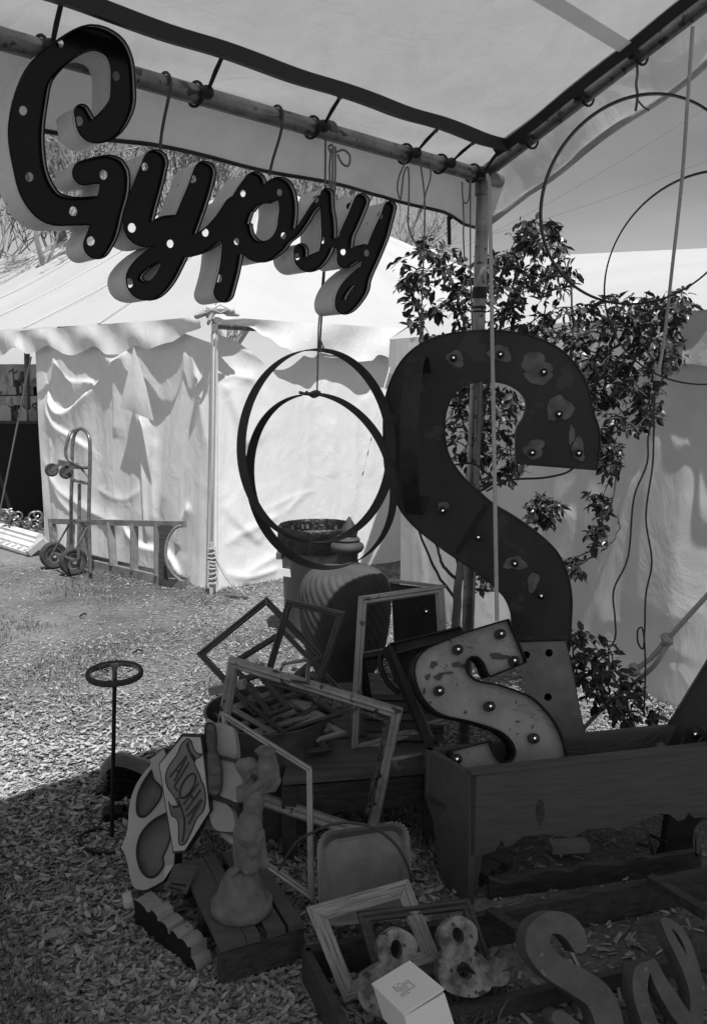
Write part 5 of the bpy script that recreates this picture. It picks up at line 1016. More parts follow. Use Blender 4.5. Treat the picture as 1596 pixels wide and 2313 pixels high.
pts = [Wp(p[0], p[1], b2.y+.03) for p in (Z3(838, 1095), Z3(790, 1110), Z3(755, 1170), Z3(750, 1250), Z3(775, 1310), Z3(835, 1362))]; pts2 = [Wp(p[0], p[1], b2.y+.05) for p in (Z3(720, 1100), Z3(715, 1330))]
mb = MB(); mb.tube(catmull(pts, 5), .014, 6); mb.build('end_hoop', 'ladder', ld, 50)
cv = catmull([V((*p, 0)) for p in (Z3(800, 1100), Z3(755, 1170), Z3(750, 1250), Z3(775, 1310), Z3(830, 1360))], 4); poly = [Z3(718, 1095)]+[(p.x, p.y) for p in cv]+[Z3(718, 1335)]
mb = MB(); mb.plate([[Wp(p[0], p[1], b2.y+.10) for p in poly]], V((0, .01, 0))); mb.build('gusset', 'woodd', ld)

# plaster cornice and iron scrolls
co = thing('plaster_cornice', 'long white moulded plaster cornice lying on the ground at the left edge', 'cornice', Gp(30, 1240))
a0, a1 = Gp(-120, 1195, .05), Gp(62, 1254, .02); top1 = Wp(88, 1214, a1.y+.25)
prof = [(0, 0), (.02, .035), (.1, .05), (.12, .08), (.2, .085), (.22, .11), (.27, .115), (.29, .15), (.36, .16), (.4, .12)]
dv = (a1-a0).normalized(); ux = (top1-a1); ux = (ux-dv*ux.dot(dv)); W_ = ux.length; ux.normalize(); un = dv.cross(ux); un = un if un.y < 0 else -un
mb = MB(); k = len(prof); sc = W_/.4
for q in (a0-dv*2, a1):
    for x, y in prof: mb.v.append(tuple(q+ux*x*sc+un*y*.6))
for q in (a0-dv*2, a1):
    for x, y in prof: mb.v.append(tuple(q+ux*x*sc*1.0-un*.03))
mb.f = [(i, i+1, k+i+1, k+i) for i in range(k-1)]+[(2*k+i, 3*k+i, 3*k+i+1, 2*k+i+1) for i in range(k-1)]+[(k+i, k+i+1, 3*k+i+1, 3*k+i) for i in range(k-1)]
mb.build('moulding', 'plaster', co, 40)
mb = MB(); wv = [a0+dv*(t)+ux*(.08*sc+.02*math.sin(t*2*math.pi/.13))+un*.034 for t in np.linspace(0, (a1-a0).length, 120)]; mb.tube(wv, .005, 5); mb.build('wave_bead', 'plaster', co, 60)
mb = MB(); q = a1+dv*.02; mb.box(q+ux*W_*.45+un*.02, dv*.03, ux*W_*.42, un*.03); mb.build('corner_block', 'paint', co)
sc3 = thing('iron_scrollwork', 'tangled cast iron scrollwork piece lying behind the plaster cornice', 'ironwork', Gp(40, 1205))
rg = random.Random(2)
for i in range(17):
    c = Wp(-12+rg.uniform(0, 100), 1200-rg.uniform(5, 38), 8.6+rg.uniform(-.2, .2)); c.z = max(c.z, .05); r0 = rg.uniform(.05, .1); ph = rg.uniform(0, 6); mb = MB(); tl = rg.uniform(-.5, .5)
    mb.tube([c+V((r0*(1-t/9)*math.cos(ph+t), tl*r0*math.sin(t), r0*(1-t/9)*math.sin(ph+t))) for t in np.linspace(0, 7, 22)], .013, 6); mb.build('scroll', 'steel', sc3, 60)

# ================================================================ bin and urn
bc = Wp(716, 1300, 5.35); bc.z = 0; tcn = thing('rubbish_bin', 'grey plastic rubbish bin lined with a black bag behind the urn', 'bin', bc)
RB = 84*5.35/FOC; HB = Wp(716, 1196, 5.35).z
mb = MB(); mb.lathe(bc, [(RB*.86, 0), (RB*.88, .02), (RB*.98, HB-.06), (RB*1.02, HB-.05), (RB*1.02, HB), (RB*.98, HB), (RB*.96, HB-.03)], 48, cap=False); mb.build('body', 'bin', tcn, 50)
mb = MB(); mb.lathe(bc, [(RB*1.0, HB-.13), (RB*1.05, HB-.09), (RB*1.05, HB-.02), (RB*1.07, HB+.02), (RB*1.02, HB+.035), (RB*.96, HB+.01), (RB*.9, HB-.2), (RB*.5, HB-.5), (0, HB-.55)], 90, mod=lambda a, h, r: .010*noise.noise(V((math.cos(a)*6, math.sin(a)*6, h*18)))+.005*math.sin(a*37+h*60) if r > .05 else 0); mb.build('bin_liner', 'bag', tcn, 70)
mb = MB(); 
for s in (-1, 1):
    p = bc+V((s*RB*1.0, -.03, HB-.16)); mb.box(p, V((.02, 0, 0)), V((0, .07, 0)), V((0, 0, .02)))
mb.build('handle', 'bin', tcn)
mb = MB(); a = bc+V((-RB*.72, -RB*.62, HB*.63)); mb.box(a, V((.06, -.035, 0)), V((0, .004, 0)), V((0, 0, .025))); mb.build('sticker', 'card', tcn)
uc = Wp(779, 1400, 4.1); uc.z = 0; Yu = 4.1
urn = thing('lidded_urn', 'large brown clay urn with spiral ribs, collared neck and pointed stopper', 'urn', uc)
def zz(y): return Wp(779, y, Yu).z
k = Yu/FOC
cp = catmull([V((h, y, 0)) for y, h in ((1584, 34), (1572, 38), (1530, 58), (1480, 84), (1430, 97), (1380, 103), (1340, 102), (1310, 94), (1290, 76), (1278, 46), (1270, 27))], 8)
z_lo = zz(1584)
mb = MB(); mb.lathe(uc, [(p.x*k, max(0.0, zz(p.y)-z_lo*1.0 if False else zz(p.y))) for p in cp], 168, mod=lambda a, h, r: (.009*abs(math.sin(15*a+h*48))**1.0 if r > .09 else 0)*min(1, max(0, (r-.09)/.04)))
mb.build('body', 'terra', urn, 60)
mb = MB(); mb.lathe(uc, [(34*k, 0), (36*k, .015), (34*k, zz(1580)+.004)], 40); mb.build('foot', 'terra', urn, 50)
mb = MB(); uo = uc+V((.012, 0, 0)); mb.lathe(uo, [(27*k, zz(1275)), (24*k, zz(1262)), (25*k, zz(1250)), (34*k, zz(1244)), (39*k, zz(1236)), (37*k, zz(1229)), (28*k, zz(1223)), (30*k, zz(1218)), (22*k, zz(1210)), (10*k, zz(1206))], 40); mb.build('neck', 'terra', urn, 50)
mb = MB(); mb.lathe(uo+V((.01, -.01, 0)), [(10*k, zz(1218)), (17*k, zz(1211)), (19.5*k, zz(1201)), (17*k, zz(1192)), (10*k, zz(1180)), (3*k, zz(1168)), (0, zz(1165))], 30); mb.build('stopper', 'terra', urn, 50)
mb = MB(); mb.tube([Wp(795, 1168, 4.1), Wp(860, 900, 4.6), Wp(880, 830, 4.9)], .004, 6); single(mb, 'tether_rope', 'rope', 'thin pale rope slanting up from behind the urn stopper past the hoops', 'rope', smooth=60)
# garden stones and wire basket
for i, (x, y, r, hh) in enumerate(((566, 1475, 18, 2.2), (600, 1490, 15, 1.2), (672, 1500, 13, 1.6), (688, 1515, 9, 1.3))):
    c = Gp(x, y+r*hh*.6); k_ = c.y/FOC; mb = MB(); mb.lathe(c, [(r*k_*.7, -.01), (r*k_, .02), (r*k_*.8, r*hh*k_*.5), (r*k_*.4, r*hh*k_*.85), (0, r*hh*k_)], 16, mod=lambda a, h, r2: .004*noise.noise(V((a*2, h*30, i)))); single(mb, 'garden_stone', 'zinc', ['pointed pale stone on the ground behind the picture frames', 'squat pale stone next to the pointed one', 'upright pale stone left of the urn foot', 'smallest pale stone near the urn foot'][i], 'stone', 'pale stones on the ground', 60)
wb = thing('wire_basket', 'low wire basket with a slatted edge on the ground behind the letters', 'basket', Gp(860, 1590))
mb = MB()
for i in range(6): x = 806+i*16; mb.tube([Wp(x, 1485, 3.75), Wp(x+2, 1548, 3.75)], .0022, 5)
for y in (1488, 1508, 1528, 1546): mb.tube([Wp(800, y, 3.75), Wp(892, y-6, 3.75)], .0022, 5)
mb.build('wire_grid', 'cord', wb, 60)
mb = MB(); mb.beam(Wp(800, 1532, 3.7), Wp(892, 1524, 3.7), .015, .03); mb.build('slat', 'gframe', wb)
for x in (802, 890): mb = MB(); q = Wp(x, 1540, 3.73); mb.beam(q, V((q.x, q.y, 0)), .02, .02, V((0, 1, 0))); mb.build('leg', 'cord', wb)

# ================================================================ low platform of boards
pf = thing('plank_table', 'low dark table of wide boards under the frames and letters', 'table', Gp(800, 1850))
ZT = .30; quad = [Gp(640, 1762, ZT), Gp(985, 1735, ZT), Gp(960, 1530, ZT), Gp(700, 1545, ZT)]
nb = 6
for i in range(nb):
    t0, t1_ = i/nb+.006, (i+1)/nb-.006; a = quad[0]+(quad[3]-quad[0])*t0; b = quad[1]+(quad[2]-quad[1])*t0; c = quad[1]+(quad[2]-quad[1])*t1_; d = quad[0]+(quad[3]-quad[0])*t1_
    o_ = V((random.uniform(-.02, .02), 0, random.uniform(-.003, .003))); mb = MB(); mb.plate([[p+o_ for p in (a, b, c, d)]], V((0, 0, -.025))); mb.build('board', 'boards', pf)
for p in quad: mb = MB(); q = p*.94+(quad[0]+quad[2])*.03; mb.beam(V((q.x, q.y, ZT-.03)), V((q.x, q.y, 0)), .05, .05, V((0, 1, 0))); mb.build('leg', 'woodd', pf)
mb = MB(); mb.beam(quad[0]+V((.02, .03, -.09)), quad[1]+V((-.02, .03, -.09)), .02, .11); mb.build('apron', 'woodd', pf)
# second tier: stacked boards at the back right
pk = thing('board_stack', 'stack of short grey brown boards behind the ornate frame', 'boards', Gp(900, 1700))
for i in range(5):
    z = ZT+.02+.028*i; a = Wp(830-6*i, 1700-24*i, 3.0+.03*i); b = Wp(1000, 1668-25*i, 2.98+.03*i); a.z = b.z = z+.0; mb = MB(); mb.beam(a, b, .13+.03*(i % 2), .022); mb.build('board', 'wood' if i % 2 else 'boards', pk)
# tub
tu = Gp(600, 1850); tub = thing('galvanised_tub', 'deep round tub with a dark inside, filled with loose picture frames', 'tub', tu)
tuc = V((Wp(610, 1700, 2.95).x, 2.95, 0)); RT_ = 150*2.95/FOC; HT = Wp(470, 1600, 2.95).z
mb = MB(); mb.lathe(tuc, [(RT_*.85, 0), (RT_*.97, HT*.9), (RT_*1.0, HT-.02), (RT_*1.03, HT), (RT_*.99, HT), (RT_*.94, HT*.85), (RT_*.82, .03), (0, .03)], 56); mb.build('body', 'tin', tub, 50)
# ================================================================ picture frames
def solve4(pxc, Yref, z0=None):
    r = [np.array(ray(p)) for p in pxc]; A = np.stack([r[0], -r[1], r[2], -r[3]], 1); d = np.linalg.svd(A)[2][-1]; d = d*np.sign(d[0])
    P = [V(tuple(ri*di)) for ri, di in zip(r, d)]; s = Yref/(sum(p.y for p in P)/4); return [EY+p*s for p in P]
PROF = [(0, .35), (.08, .05), (.3, 0), (.55, .22), (.8, .2), (.92, .42), (1, .5), (1, 1), (0, 1)]
FLAT = [(0, .08), (.06, 0), (.5, .0), (.94, .12), (1, .2), (1, 1), (0, 1)]
def frame(pxc, Y, w_, h_, mat, label, prof=PROF, name='picture_frame', cat='picture frame', grp=None, pts3=None, chk=True, sides=(0, 1, 2, 3)):
    c = pts3 or ([PL(q[0], q[1], Y[0], V(Y[1]).normalized()) for q in pxc] if isinstance(Y, tuple) else solve4(pxc, Y)); n = (c[1]-c[0]).cross(c[3]-c[0]).normalized(); n = n if n.dot((c[0]+c[2])/2-EY) > 0 else -n
    if chk: e1, e2 = c[1]-c[0], c[3]-c[0]; print(label[:34], 'sides %.2f %.2f ang %.0f zmin %.2f n %s Y %s' % (e1.length, e2.length, math.degrees(e1.angle(e2)), min(p.z for p in c), tuple(round(x, 2) for x in n), [round(p.y, 2) for p in c]))
    lo_ = min(c, key=lambda p: p.z); root = thing(name, label, cat, (c[0]+c[2])/2+V((0, 0, lo_.z-(c[0].z+c[2].z)/2)), grp)
    e = [(c[(i+1) % 4]-c[i]).normalized() for i in range(4)]
    def cor(i, a, b):
        u, v = e[i], -e[(i-1) % 4]; s = max(.3, u.cross(v).length); return c[i]+(u+v)*(w_*a/s)+n*(h_*b)
    for i in sides:
        j = (i+1) % 4; A_ = [cor(i, a, b) for a, b in prof]; B_ = [cor(j, a, b) for a, b in prof]; ga = e[i]*.0006; k = len(prof); mb = MB()
        mb.add([p+ga for p in A_]+[p-ga for p in B_], [(q, (q+1) % k, k+(q+1) % k, k+q) for q in range(k)]+[tuple(range(k)), tuple(range(2*k-1, k-1, -1))]); so_ = mb.build('frame_side', mat, root); me = so_.data; uvl = me.uv_layers.new(name='UVMap'); x_ = e[i]; y_ = n.cross(x_); off = random.random()*3
        for lpq in me.loops: p_ = me.vertices[lpq.vertex_index].co; uvl.data[lpq.index].uv = (p_.dot(x_)+off+i*.7, p_.dot(y_)+p_.dot(n)*.6+off)
    return root, c, n
F1, _, _ = frame([B3(585, 118), B3(85, 525), B3(498, 965), B3(990, 540)], 2.98, .024, .02, 'dframe', 'dark square frame standing on its corner, left of the urn')
frame([B3(702, 345), B3(300, 590), B3(700, 1050), B3(1130, 790)], 3.0, .02, .018, 'dframe', 'dark frame standing on its corner just behind the tilted square one')
frame([B3(720, 145), B3(1130, 240), B3(940, 840), B3(545, 740)], 2.9, .024, .018, 'dframe', 'dark upright frame in front of the ribbed urn')
frame([Q2(745, 825), Q2(1342, 740), Q2(1400, 1720), B3(1175, 1262)], (Wp(900, 1500, 2.95), (-.2, .95, -.12)), .03, .03, 'gframe', 'tall silvery frame standing right of the urn')
r4, c4, n4 = frame([B3(308, 560), B3(1538, 935), B3(1340, 1880), B3(150, 1480)], 2.62, .036, .035, 'ornate', 'large flaking gilt frame with an inner carved edge across the pile')
# carved inner edge of the gilt frame: many little leaves
mb = MB(); rg = random.Random(3); u_ = (c4[1]-c4[0]).normalized(); v_ = (c4[3]-c4[0]).normalized(); ins = .044
for a, b, k0, k1 in ((c4[0]+(u_+v_)*ins, c4[1]+(v_-u_)*ins, .5, 1), (c4[1]+(v_-u_)*ins, c4[2]-(u_+v_)*ins, 0, .85)):
    L = (b-a).length; n_ = int(L*(k1-k0)/.0028)
    for i in range(n_):
        p = a+(b-a)*(k0+(k1-k0)*i/n_); s = .003+.005*rg.random(); mb.lathe(p+V((rg.uniform(-1, 1), rg.uniform(-1, 1), rg.uniform(-1, 1)))*.006-n4*-.006, [(0, -s), (s*.8, -s*.4), (s, 0), (s*.7, s*.5), (0, s)], 5, V((rg.uniform(-1, 1), rg.uniform(-1, 1), rg.uniform(-1, 1))))
mb.build('carved_edge', 'carve', r4, kind='stuff', fix=False)
frame([B3(262, 930), B3(902, 1335), B3(915, 2290), B3(255, 1820)], (Wp(703, 1980, 2.36), (.1, .93, -.3)), .019, .018, 'lframe', 'thin pale brass frame leaning behind the statue')
frame([Q4(165, 822), Q4(885, 622), Q4(1125, 1205), Q4(435, 1510)], (Gp(778, 2262, .03), (-.1, .86, -.5)), .042, .022, 'oak', 'wide weathered oak frame leaning in the front crate', FLAT)
frame([Q4(520, 855), Q4(1318, 755), Q4(1490, 1230), Q4(670, 1370)], (Gp(853, 2235, .05), (-.05, .84, -.52)), .03, .018, 'woodd', 'dark frame leaning on the weathered oak frame')
frame([B3(870, 550), B3(690, 590), B3(650, 700), B3(860, 720)], 3.1, .014, .015, 'dframe', 'small dark frame lying behind the gilt frame near the urn foot', chk=False)
pile = [([B3(290, 900), B3(655, 1115), B3(1020, 960), B3(640, 770)], 2.9, .022, 'gframe', 'grey fluted frame lying on top of the pile, corner towards the statue'), ([B3(445, 872), B3(690, 1085), B3(1120, 945), B3(850, 770)], 2.86, .018, 'dframe', 'dark frame lying over the grey fluted one in the pile'),
        ([B3(560, 840), B3(920, 975), B3(1010, 800), B3(660, 690)], 2.98, .05, 'dframe', 'deep dark box frame in the middle of the pile'), ([B3(700, 1215), B3(1150, 1075), B3(900, 940), B3(480, 1060)], 2.84, .018, 'gframe', 'grey frame near the bottom right of the pile'),
        ([B3(735, 1245), B3(1045, 1205), B3(960, 1110), B3(640, 1150)], 2.8, .022, 'wood', 'short brown frame at the bottom of the pile'), ([B3(590, 800), B3(760, 740), B3(960, 800), B3(800, 880)], 3.05, .02, 'gframe', 'small grey frame half under the gilt frame'),
        ([B3(800, 1090), B3(910, 1150), B3(1060, 1010), B3(930, 960)], 2.88, .02, 'dframe', 'small dark frame inside the larger frames of the pile'), ([B3(380, 690), B3(600, 960), B3(760, 900), B3(540, 640)], 2.9, .02, 'wood', 'brown frame sloping down into the pile')]
pile += [([B3(470, 1000), B3(760, 1150), B3(1080, 1040), B3(800, 900)], 2.88, .02, 'gframe', 'pale grey frame lying flat across the middle of the pile'), ([B3(640, 700), B3(780, 830), B3(1000, 760), B3(860, 660)], 3.0, .022, 'wood', 'brown frame at the far back of the pile'),
         ([B3(380, 870), B3(560, 960), B3(700, 850), B3(500, 790)], 2.95, .016, 'gframe', 'narrow grey frame at the left end of the pile'), ([B3(720, 880), B3(900, 920), B3(905, 860), B3(730, 840)], 2.93, .03, 'oak', 'short streaky pale wood frame in the middle of the pile'),
         ([B3(560, 1080), B3(720, 1200), B3(980, 1150), B3(840, 1050)], 2.82, .018, 'gframe', 'grey frame low at the front of the pile')]
for pxc, Y, w_, mt, lb in pile:
    # lying frames: slightly tilted planes at the height of the tub rim
    pl_n = V((random.uniform(-.15, .15), random.uniform(-.75, -.5), .8)).normalized(); c_ = Wp(sum(p[0] for p in pxc)/4, sum(p[1] for p in pxc)/4, Y); frame(None, 0, w_, .02, mt, lb, pts3=[PL(p[0], p[1], c_, pl_n) for p in pxc], chk=False, grp='frames piled in the tub')
for i in range(9):
    a_ = random.uniform(0, 3.14); c_ = tuc+V((random.uniform(-.08, .12), random.uniform(-.08, .1), HT-.03-.035*i)); u = V((math.cos(a_), math.sin(a_), random.uniform(-.12, .12)))*random.uniform(.10, .17); v = V((-math.sin(a_), math.cos(a_), random.uniform(-.12, .12)))*random.uniform(.07, .12)
    frame(None, 0, random.uniform(.015, .028), .018, random.choice(['gframe', 'dframe', 'wood', 'woodl', 'gframe']), 'loose frame buried in the pile of frames in the tub', pts3=[c_-u-v, c_+u-v, c_+u+v, c_-u+v], chk=False, grp='frames buried in the tub')
mb = MB(); a, b = Wp(*B3(190, 790), 2.98), Wp(*B3(300, 765), 2.96); mb.beam(a+(a-b)*.0, b+(b-a)*1.2, .03, .03); single(mb, 'moulding_offcut', 'gframe', 'grey moulding offcut poking out left of the pile', 'moulding', smooth=None)
mb = MB(); mb.tube(catmull([Wp(*B3(1420, 520), 2.95), Wp(*B3(1330, 535), 2.95), Wp(*B3(1262, 555), 2.95), Wp(*B3(1268, 640), 2.95), Wp(*B3(1300, 860), 2.95)], 5), .018, 6); single(mb, 'bent_bracket', 'rim', 'black bent bracket between the tall silvery frame and the dark letter', 'bracket', smooth=50)
frame([Q6(180, 1180), Q6(210, 1262), Q6(400, 1215), Q6(390, 1140)], 2.72, .012, .012, 'gframe', 'small grey frame at the left end of the planter', chk=False)

# ================================================================ statue on the pallet
sy = Gp(548, 2052, .13).y; sk = sy/FOC*.24
def SP(x, y, dy=0.): p = B2(x, y); return Wp(p[0], p[1], sy-.02+dy*sk*1.)
def cap(a, ra, b, rb): return (SP(*a), ra*sk, SP(*b), rb*sk)
statue = thing('garden_statue', 'cast stone garden statue of a woman carrying a jug, on a round base', 'statue', Gp(548, 2052, .13))
parts = [cap((1235, 590, 0), 66, (1255, 650, -12), 50), cap((1215, 560, 8), 62, (1290, 545, 15), 62), cap((1300, 560, 20), 55, (1330, 600, 25), 50), cap((1262, 680, -14), 34, (1268, 700, -10), 26), cap((1285, 690, 20), 40, (1320, 760, 20), 60),
 cap((1240, 632, -46), 14, (1236, 652, -60), 10), cap((1440, 470, 10), 62, (1440, 560, 10), 84), cap((1440, 560, 10), 86, (1440, 690, 10), 78), cap((1440, 690, 10), 78, (1400, 770, 15), 60), cap((1350, 420, 0), 20, (1520, 420, 0), 20),
 cap((1500, 470, 20), 36, (1530, 580, 15), 34), cap((1530, 580, 15), 34, (1545, 700, 10), 34), cap((1545, 700, 10), 40, (1500, 765, 10), 46), cap((1500, 765, 10), 40, (1400, 790, 15), 50),
 cap((1380, 720, -40), 34, (1280, 800, -40), 42), cap((1280, 800, -40), 42, (1200, 865, -20), 44), cap((1200, 865, -20), 44, (1195, 780, 0), 42), cap((1195, 780, 0), 42, (1270, 770, 20), 50),
 cap((1290, 790, 20), 84, (1325, 880, 10), 98), cap((1325, 880, 10), 98, (1318, 990, 10), 84), cap((1318, 990, 10), 84, (1292, 1080, 10), 106), cap((1292, 1080, 10), 108, (1268, 1180, 10), 132), cap((1265, 1180, 10), 122, (1300, 1220, 10), 112),
 cap((1362, 878, -52), 30, (1366, 890, -56), 24), cap((1300, 885, -56), 28, (1302, 896, -60), 22), cap((1215, 1240, -5), 84, (1195, 1400, 5), 66), cap((1195, 1400, 5), 66, (1180, 1520, 10), 44), cap((1345, 1210, 0), 80, (1310, 1360, -20), 62), cap((1310, 1360, -20), 62, (1260, 1500, -10), 44),
 cap((1390, 1180, 25), 40, (1400, 1340, 25), 44), cap((1400, 1340, 25), 44, (1420, 1480, 20), 60), cap((1300, 1300, 30), 80, (1290, 1480, 30), 100), cap((1170, 1530, -20), 34, (1130, 1575, -60), 26), cap((1270, 1500, -30), 32, (1255, 1560, -70), 26)]
parts += [cap((1400-14*i, 1120+18*i, -60+6*i), 11, (1220-6*i, 1330+42*i, -70+4*i), 12) for i in range(5)]
parts = [(a, ra*(1.14 if ra > 60*sk else 1.0), b, rb*(1.14 if rb > 60*sk else 1.0)) for a, ra, b, rb in parts]
mb = blob(parts, .0017, 1); mb.build('figure', 'stone', statue, 180, fix=False)
sbc = V((Gp(548, 2042, .13).x, Gp(548, 2052, .13).y, .13)); RS = 315*sk
mb = MB(); mb.lathe(sbc, [(RS*.97, 0), (RS, .005), (RS, .02), (RS*.97, .025), (RS*.90, .026), (RS*.83, .034), (RS*.76, .055), (RS*.66, .075), (RS*.56, .09), (RS*.44, .112), (RS*.34, .122), (0, .13)], 56, mod=lambda a, h, r: (.004*noise.noise(V((math.cos(a)*2.5, math.sin(a)*2.5, h*40)))+.0035*math.sin(a*7+h*50)*(h > .03)*(h < .12)) if r > .02 else 0); mb.build('base', 'stone', statue, 60)
mb = MB(); jp = SP(1435, 408, 5); mb.lathe(jp, [(84*sk, -.010), (90*sk, -.004), (88*sk, .003), (60*sk, .003), (50*sk, -.006), (0, -.006)], 28); mb.build('jug_rim', 'stone', statue, 50)
# pallet
pa = thing('wooden_pallet', 'low dark wooden pallet under the statue', 'pallet', Gp(600, 2110)); ZP = .128
q0, q1, q2, q3 = Gp(*Q3(955, 1095), ZP), Gp(*Q3(1540, 925), ZP), Gp(*Q3(1250, 430), ZP), Gp(*Q3(740, 640), ZP)
q0 = q0; dd1 = (q1-q0); dd2 = (q3-q0)*1.35
for t0, t1_ in ((0, .3), (.30, .44), (.56, .78), (.82, 1.0)):
    if t0 == .30: continue
    a, b = q0+dd1*t0, q0+dd1*t1_; mb = MB(); mb.plate([[a, b, b+dd2, a+dd2]], V((0, 0, -.02))); mb.build('slat', 'woodl', pa)
mb = MB(); mb.plate([[q0+dd1*.31, q0+dd1*.47, q0+dd1*.47+dd2, q0+dd1*.31+dd2]], V((0, 0, -.02))); mb.build('slat', 'woodl', pa)
for t in (0.03, .5, .97): a = q0+dd2*t+V((0, 0, -.065)); mb = MB(); mb.beam(a+V((0, 0, 0)), a+dd1, .04, .086); mb.build('bearer', 'woodd', pa)

# ================================================================ painted boards and signs at the left of the statue
def board(px, Y, n, th, name, mat, parent, off=0., holes=()):
    p0 = Wp(sum(p[0] for p in px)/len(px), sum(p[1] for p in px)/len(px), Y) if not isinstance(Y, Vector) else Y
    L = [on_plane(px, p0+n*off, n)]+[on_plane(h, p0+n*off, n) for h in holes]; mb = MB(); mb.plate(L, -n*th); return mb.build(name, mat, parent), p0
# hollowed letter shaped board
nB = V((-.35, -.86, .36)).normalized(); BB = thing('hollow_wood_sign', 'cream board with two leaf shaped dark hollows, leaning behind the Aloha sign', 'sign', Gp(330, 2000))
ob = [(345, 500, 1), (475, 405, 1), (520, 560), (560, 900), (580, 1200), (570, 1490, 1), (480, 1500, 1), (470, 1645, 1), (370, 1700), (290, 1730), (200, 1710), (160, 1610), (140, 1500), (115, 1400), (72, 1328, 1), (105, 1260), (130, 1180), (142, 1080), (150, 960), (175, 840), (225, 720), (300, 610), (352, 548)]
h1 = [(362, 600, 1), (385, 690), (450, 760), (450, 850), (380, 960), (300, 1035), (240, 1025), (222, 950), (238, 820), (285, 715)]
h2 = [(515, 1000, 1), (540, 1180), (520, 1300), (470, 1420), (475, 1500), (400, 1598), (320, 1600), (255, 1520), (225, 1370), (260, 1210), (370, 1080)]
pB = Wp(*B2(330, 1150), 2.50)
def bpx(l, n=5): return outline([B2(p[0], p[1])+((1,) if len(p) > 2 else ()) for p in l], n)
board(bpx(ob), pB, nB, .045, 'body', 'paint', BB, 0, [bpx(h1, 4), bpx(h2, 4)])
L3 = on_plane(bpx(ob), pB, nB); mb = MB(); mb.ribbon([p+(p-pB).normalized()*.0012 for p in L3], -nB*.004, -nB*.047); mb.build('painted_edge', 'paintd', BB, fix=False)
for h in (h1, h2):
    L = on_plane(bpx(h, 4), pB, nB); mb = MB(); mb.tube([p+nB*.001 for p in L], .0035, 5, closed=True); mb.build('hollow_outline', 'paintd', BB, 60)
    cN = sum(L, V((0, 0, 0)))/len(L); mb = MB(); k = len(L)
    r1_ = [p-nB*.012 for p in L]; r2_ = [cN+(p-cN)*.7-nB*.034 for p in L]; mb.add(L+r1_+r2_+[cN-nB*.04], [(i, (i+1) % k, k+(i+1) % k, k+i) for i in range(k)]+[(k+i, k+(i+1) % k, 2*k+(i+1) % k, 2*k+i) for i in range(k)]+[(2*k+i, 2*k+(i+1) % k, 3*k) for i in range(k)]); mb.build('hollow', 'paintm', BB, 60)
# Aloha board
nA = V((-.30, -.88, .36)).normalized(); pA = Wp(*B2(670, 820), 2.36); AL = thing('aloha_sign', 'elongated hexagonal board painted ALOHA on a curling ribbon', 'sign', Gp(420, 1990))
hexo = [(650, 252), (828, 262), (872, 580), (908, 985), (672, 1372), (562, 1388), (428, 540)]; hexi = [(655, 285), (820, 292), (850, 520), (905, 988), (672, 1355), (568, 1364), (436, 545)]
board([B2(*p) for p in hexo], pA, nA, .035, 'body', 'paintd', AL)
board([B2(*p) for p in hexi], pA, nA, .001, 'painted_face', 'paint', AL, .0012)
rib = [(700, 300), (740, 330), (760, 395), (800, 440), (840, 440, 1), (825, 475), (775, 500, 1), (770, 540), (815, 640), (835, 705, 1), (862, 760), (875, 880), (850, 990), (790, 1060), (740, 1180), (685, 1290), (640, 1312), (612, 1280), (610, 1120), (590, 1060), (540, 1020), (515, 880, 1), (550, 935), (600, 930), (560, 840), (505, 760), (488, 660), (520, 560), (590, 460), (640, 350)]
ribi = [(700, 314), (730, 340), (750, 400), (795, 452), (818, 458, 1), (800, 480), (765, 490, 1), (762, 545), (805, 645), (825, 715, 1), (850, 765), (863, 880), (838, 985), (780, 1055), (728, 1175), (675, 1278), (645, 1298), (624, 1275), (622, 1120), (600, 1055), (550, 1015), (528, 915, 1), (560, 950), (612, 945), (570, 835), (517, 755), (500, 660), (532, 565), (602, 465), (652, 355)]
board(bpx(rib, 4), pA, nA, .001, 'ribbon_outline', 'paintd', AL, .0024); board(bpx(ribi, 4), pA, nA, .001, 'ribbon', 'paintm', AL, .0036)
def strokes(lines, r, p0, n, off, name, mat, parent):
    mb = MB()
    for i, l in enumerate(lines):
        P = [PL(*q, p0+n*(off+.0002*i), n) for q in l]
        for a, b in zip(P[:-1], P[1:]): mb.beam(a, b, r, .0008, n)
    return mb.build(name, mat, parent)
lt = [[(530, 668), (690, 466)], [(574, 708), (694, 470)], [(592, 592), (618, 624)], [(712, 530), (575, 752), (606, 800)], [(800, 722), (660, 928)], [(822, 785), (680, 982)], [(726, 828), (750, 872)], [(828, 878), (690, 1040)], [(830, 882), (706, 1110)], [(742, 982), (760, 1010)]]
strokes([[B2(*q) for q in l] for l in lt], .0058, pA, nA, .0048, 'lettering', 'paintd', AL)
L = [PL(*B2(700+math.cos(a)*72*.58-math.sin(a)*118*.42*-1*0+ -math.sin(a)*62, 748+math.cos(a)*30+math.sin(a)*112), pA+nA*.005, nA) for a in np.linspace(0, 6.283, 29)[:-1]]
mb = MB(); mb.tube(L, .0030, 5, closed=True); mb.build('lettering', 'paintd', AL, 60)
for l in ([(705, 330), (712, 400), (745, 460), (775, 495)], [(690, 350), (720, 440), (765, 520)], [(600, 860), (640, 960), (668, 1060), (665, 1180), (650, 1280)], [(560, 940), (600, 945), (620, 930)]):
    mb = MB(); mb.tube(catmull([PL(*B2(*q), pA+nA*.005, nA) for q in l], 4), .0028, 5); mb.build('ribbon_fold_line', 'paintd', AL, 60)
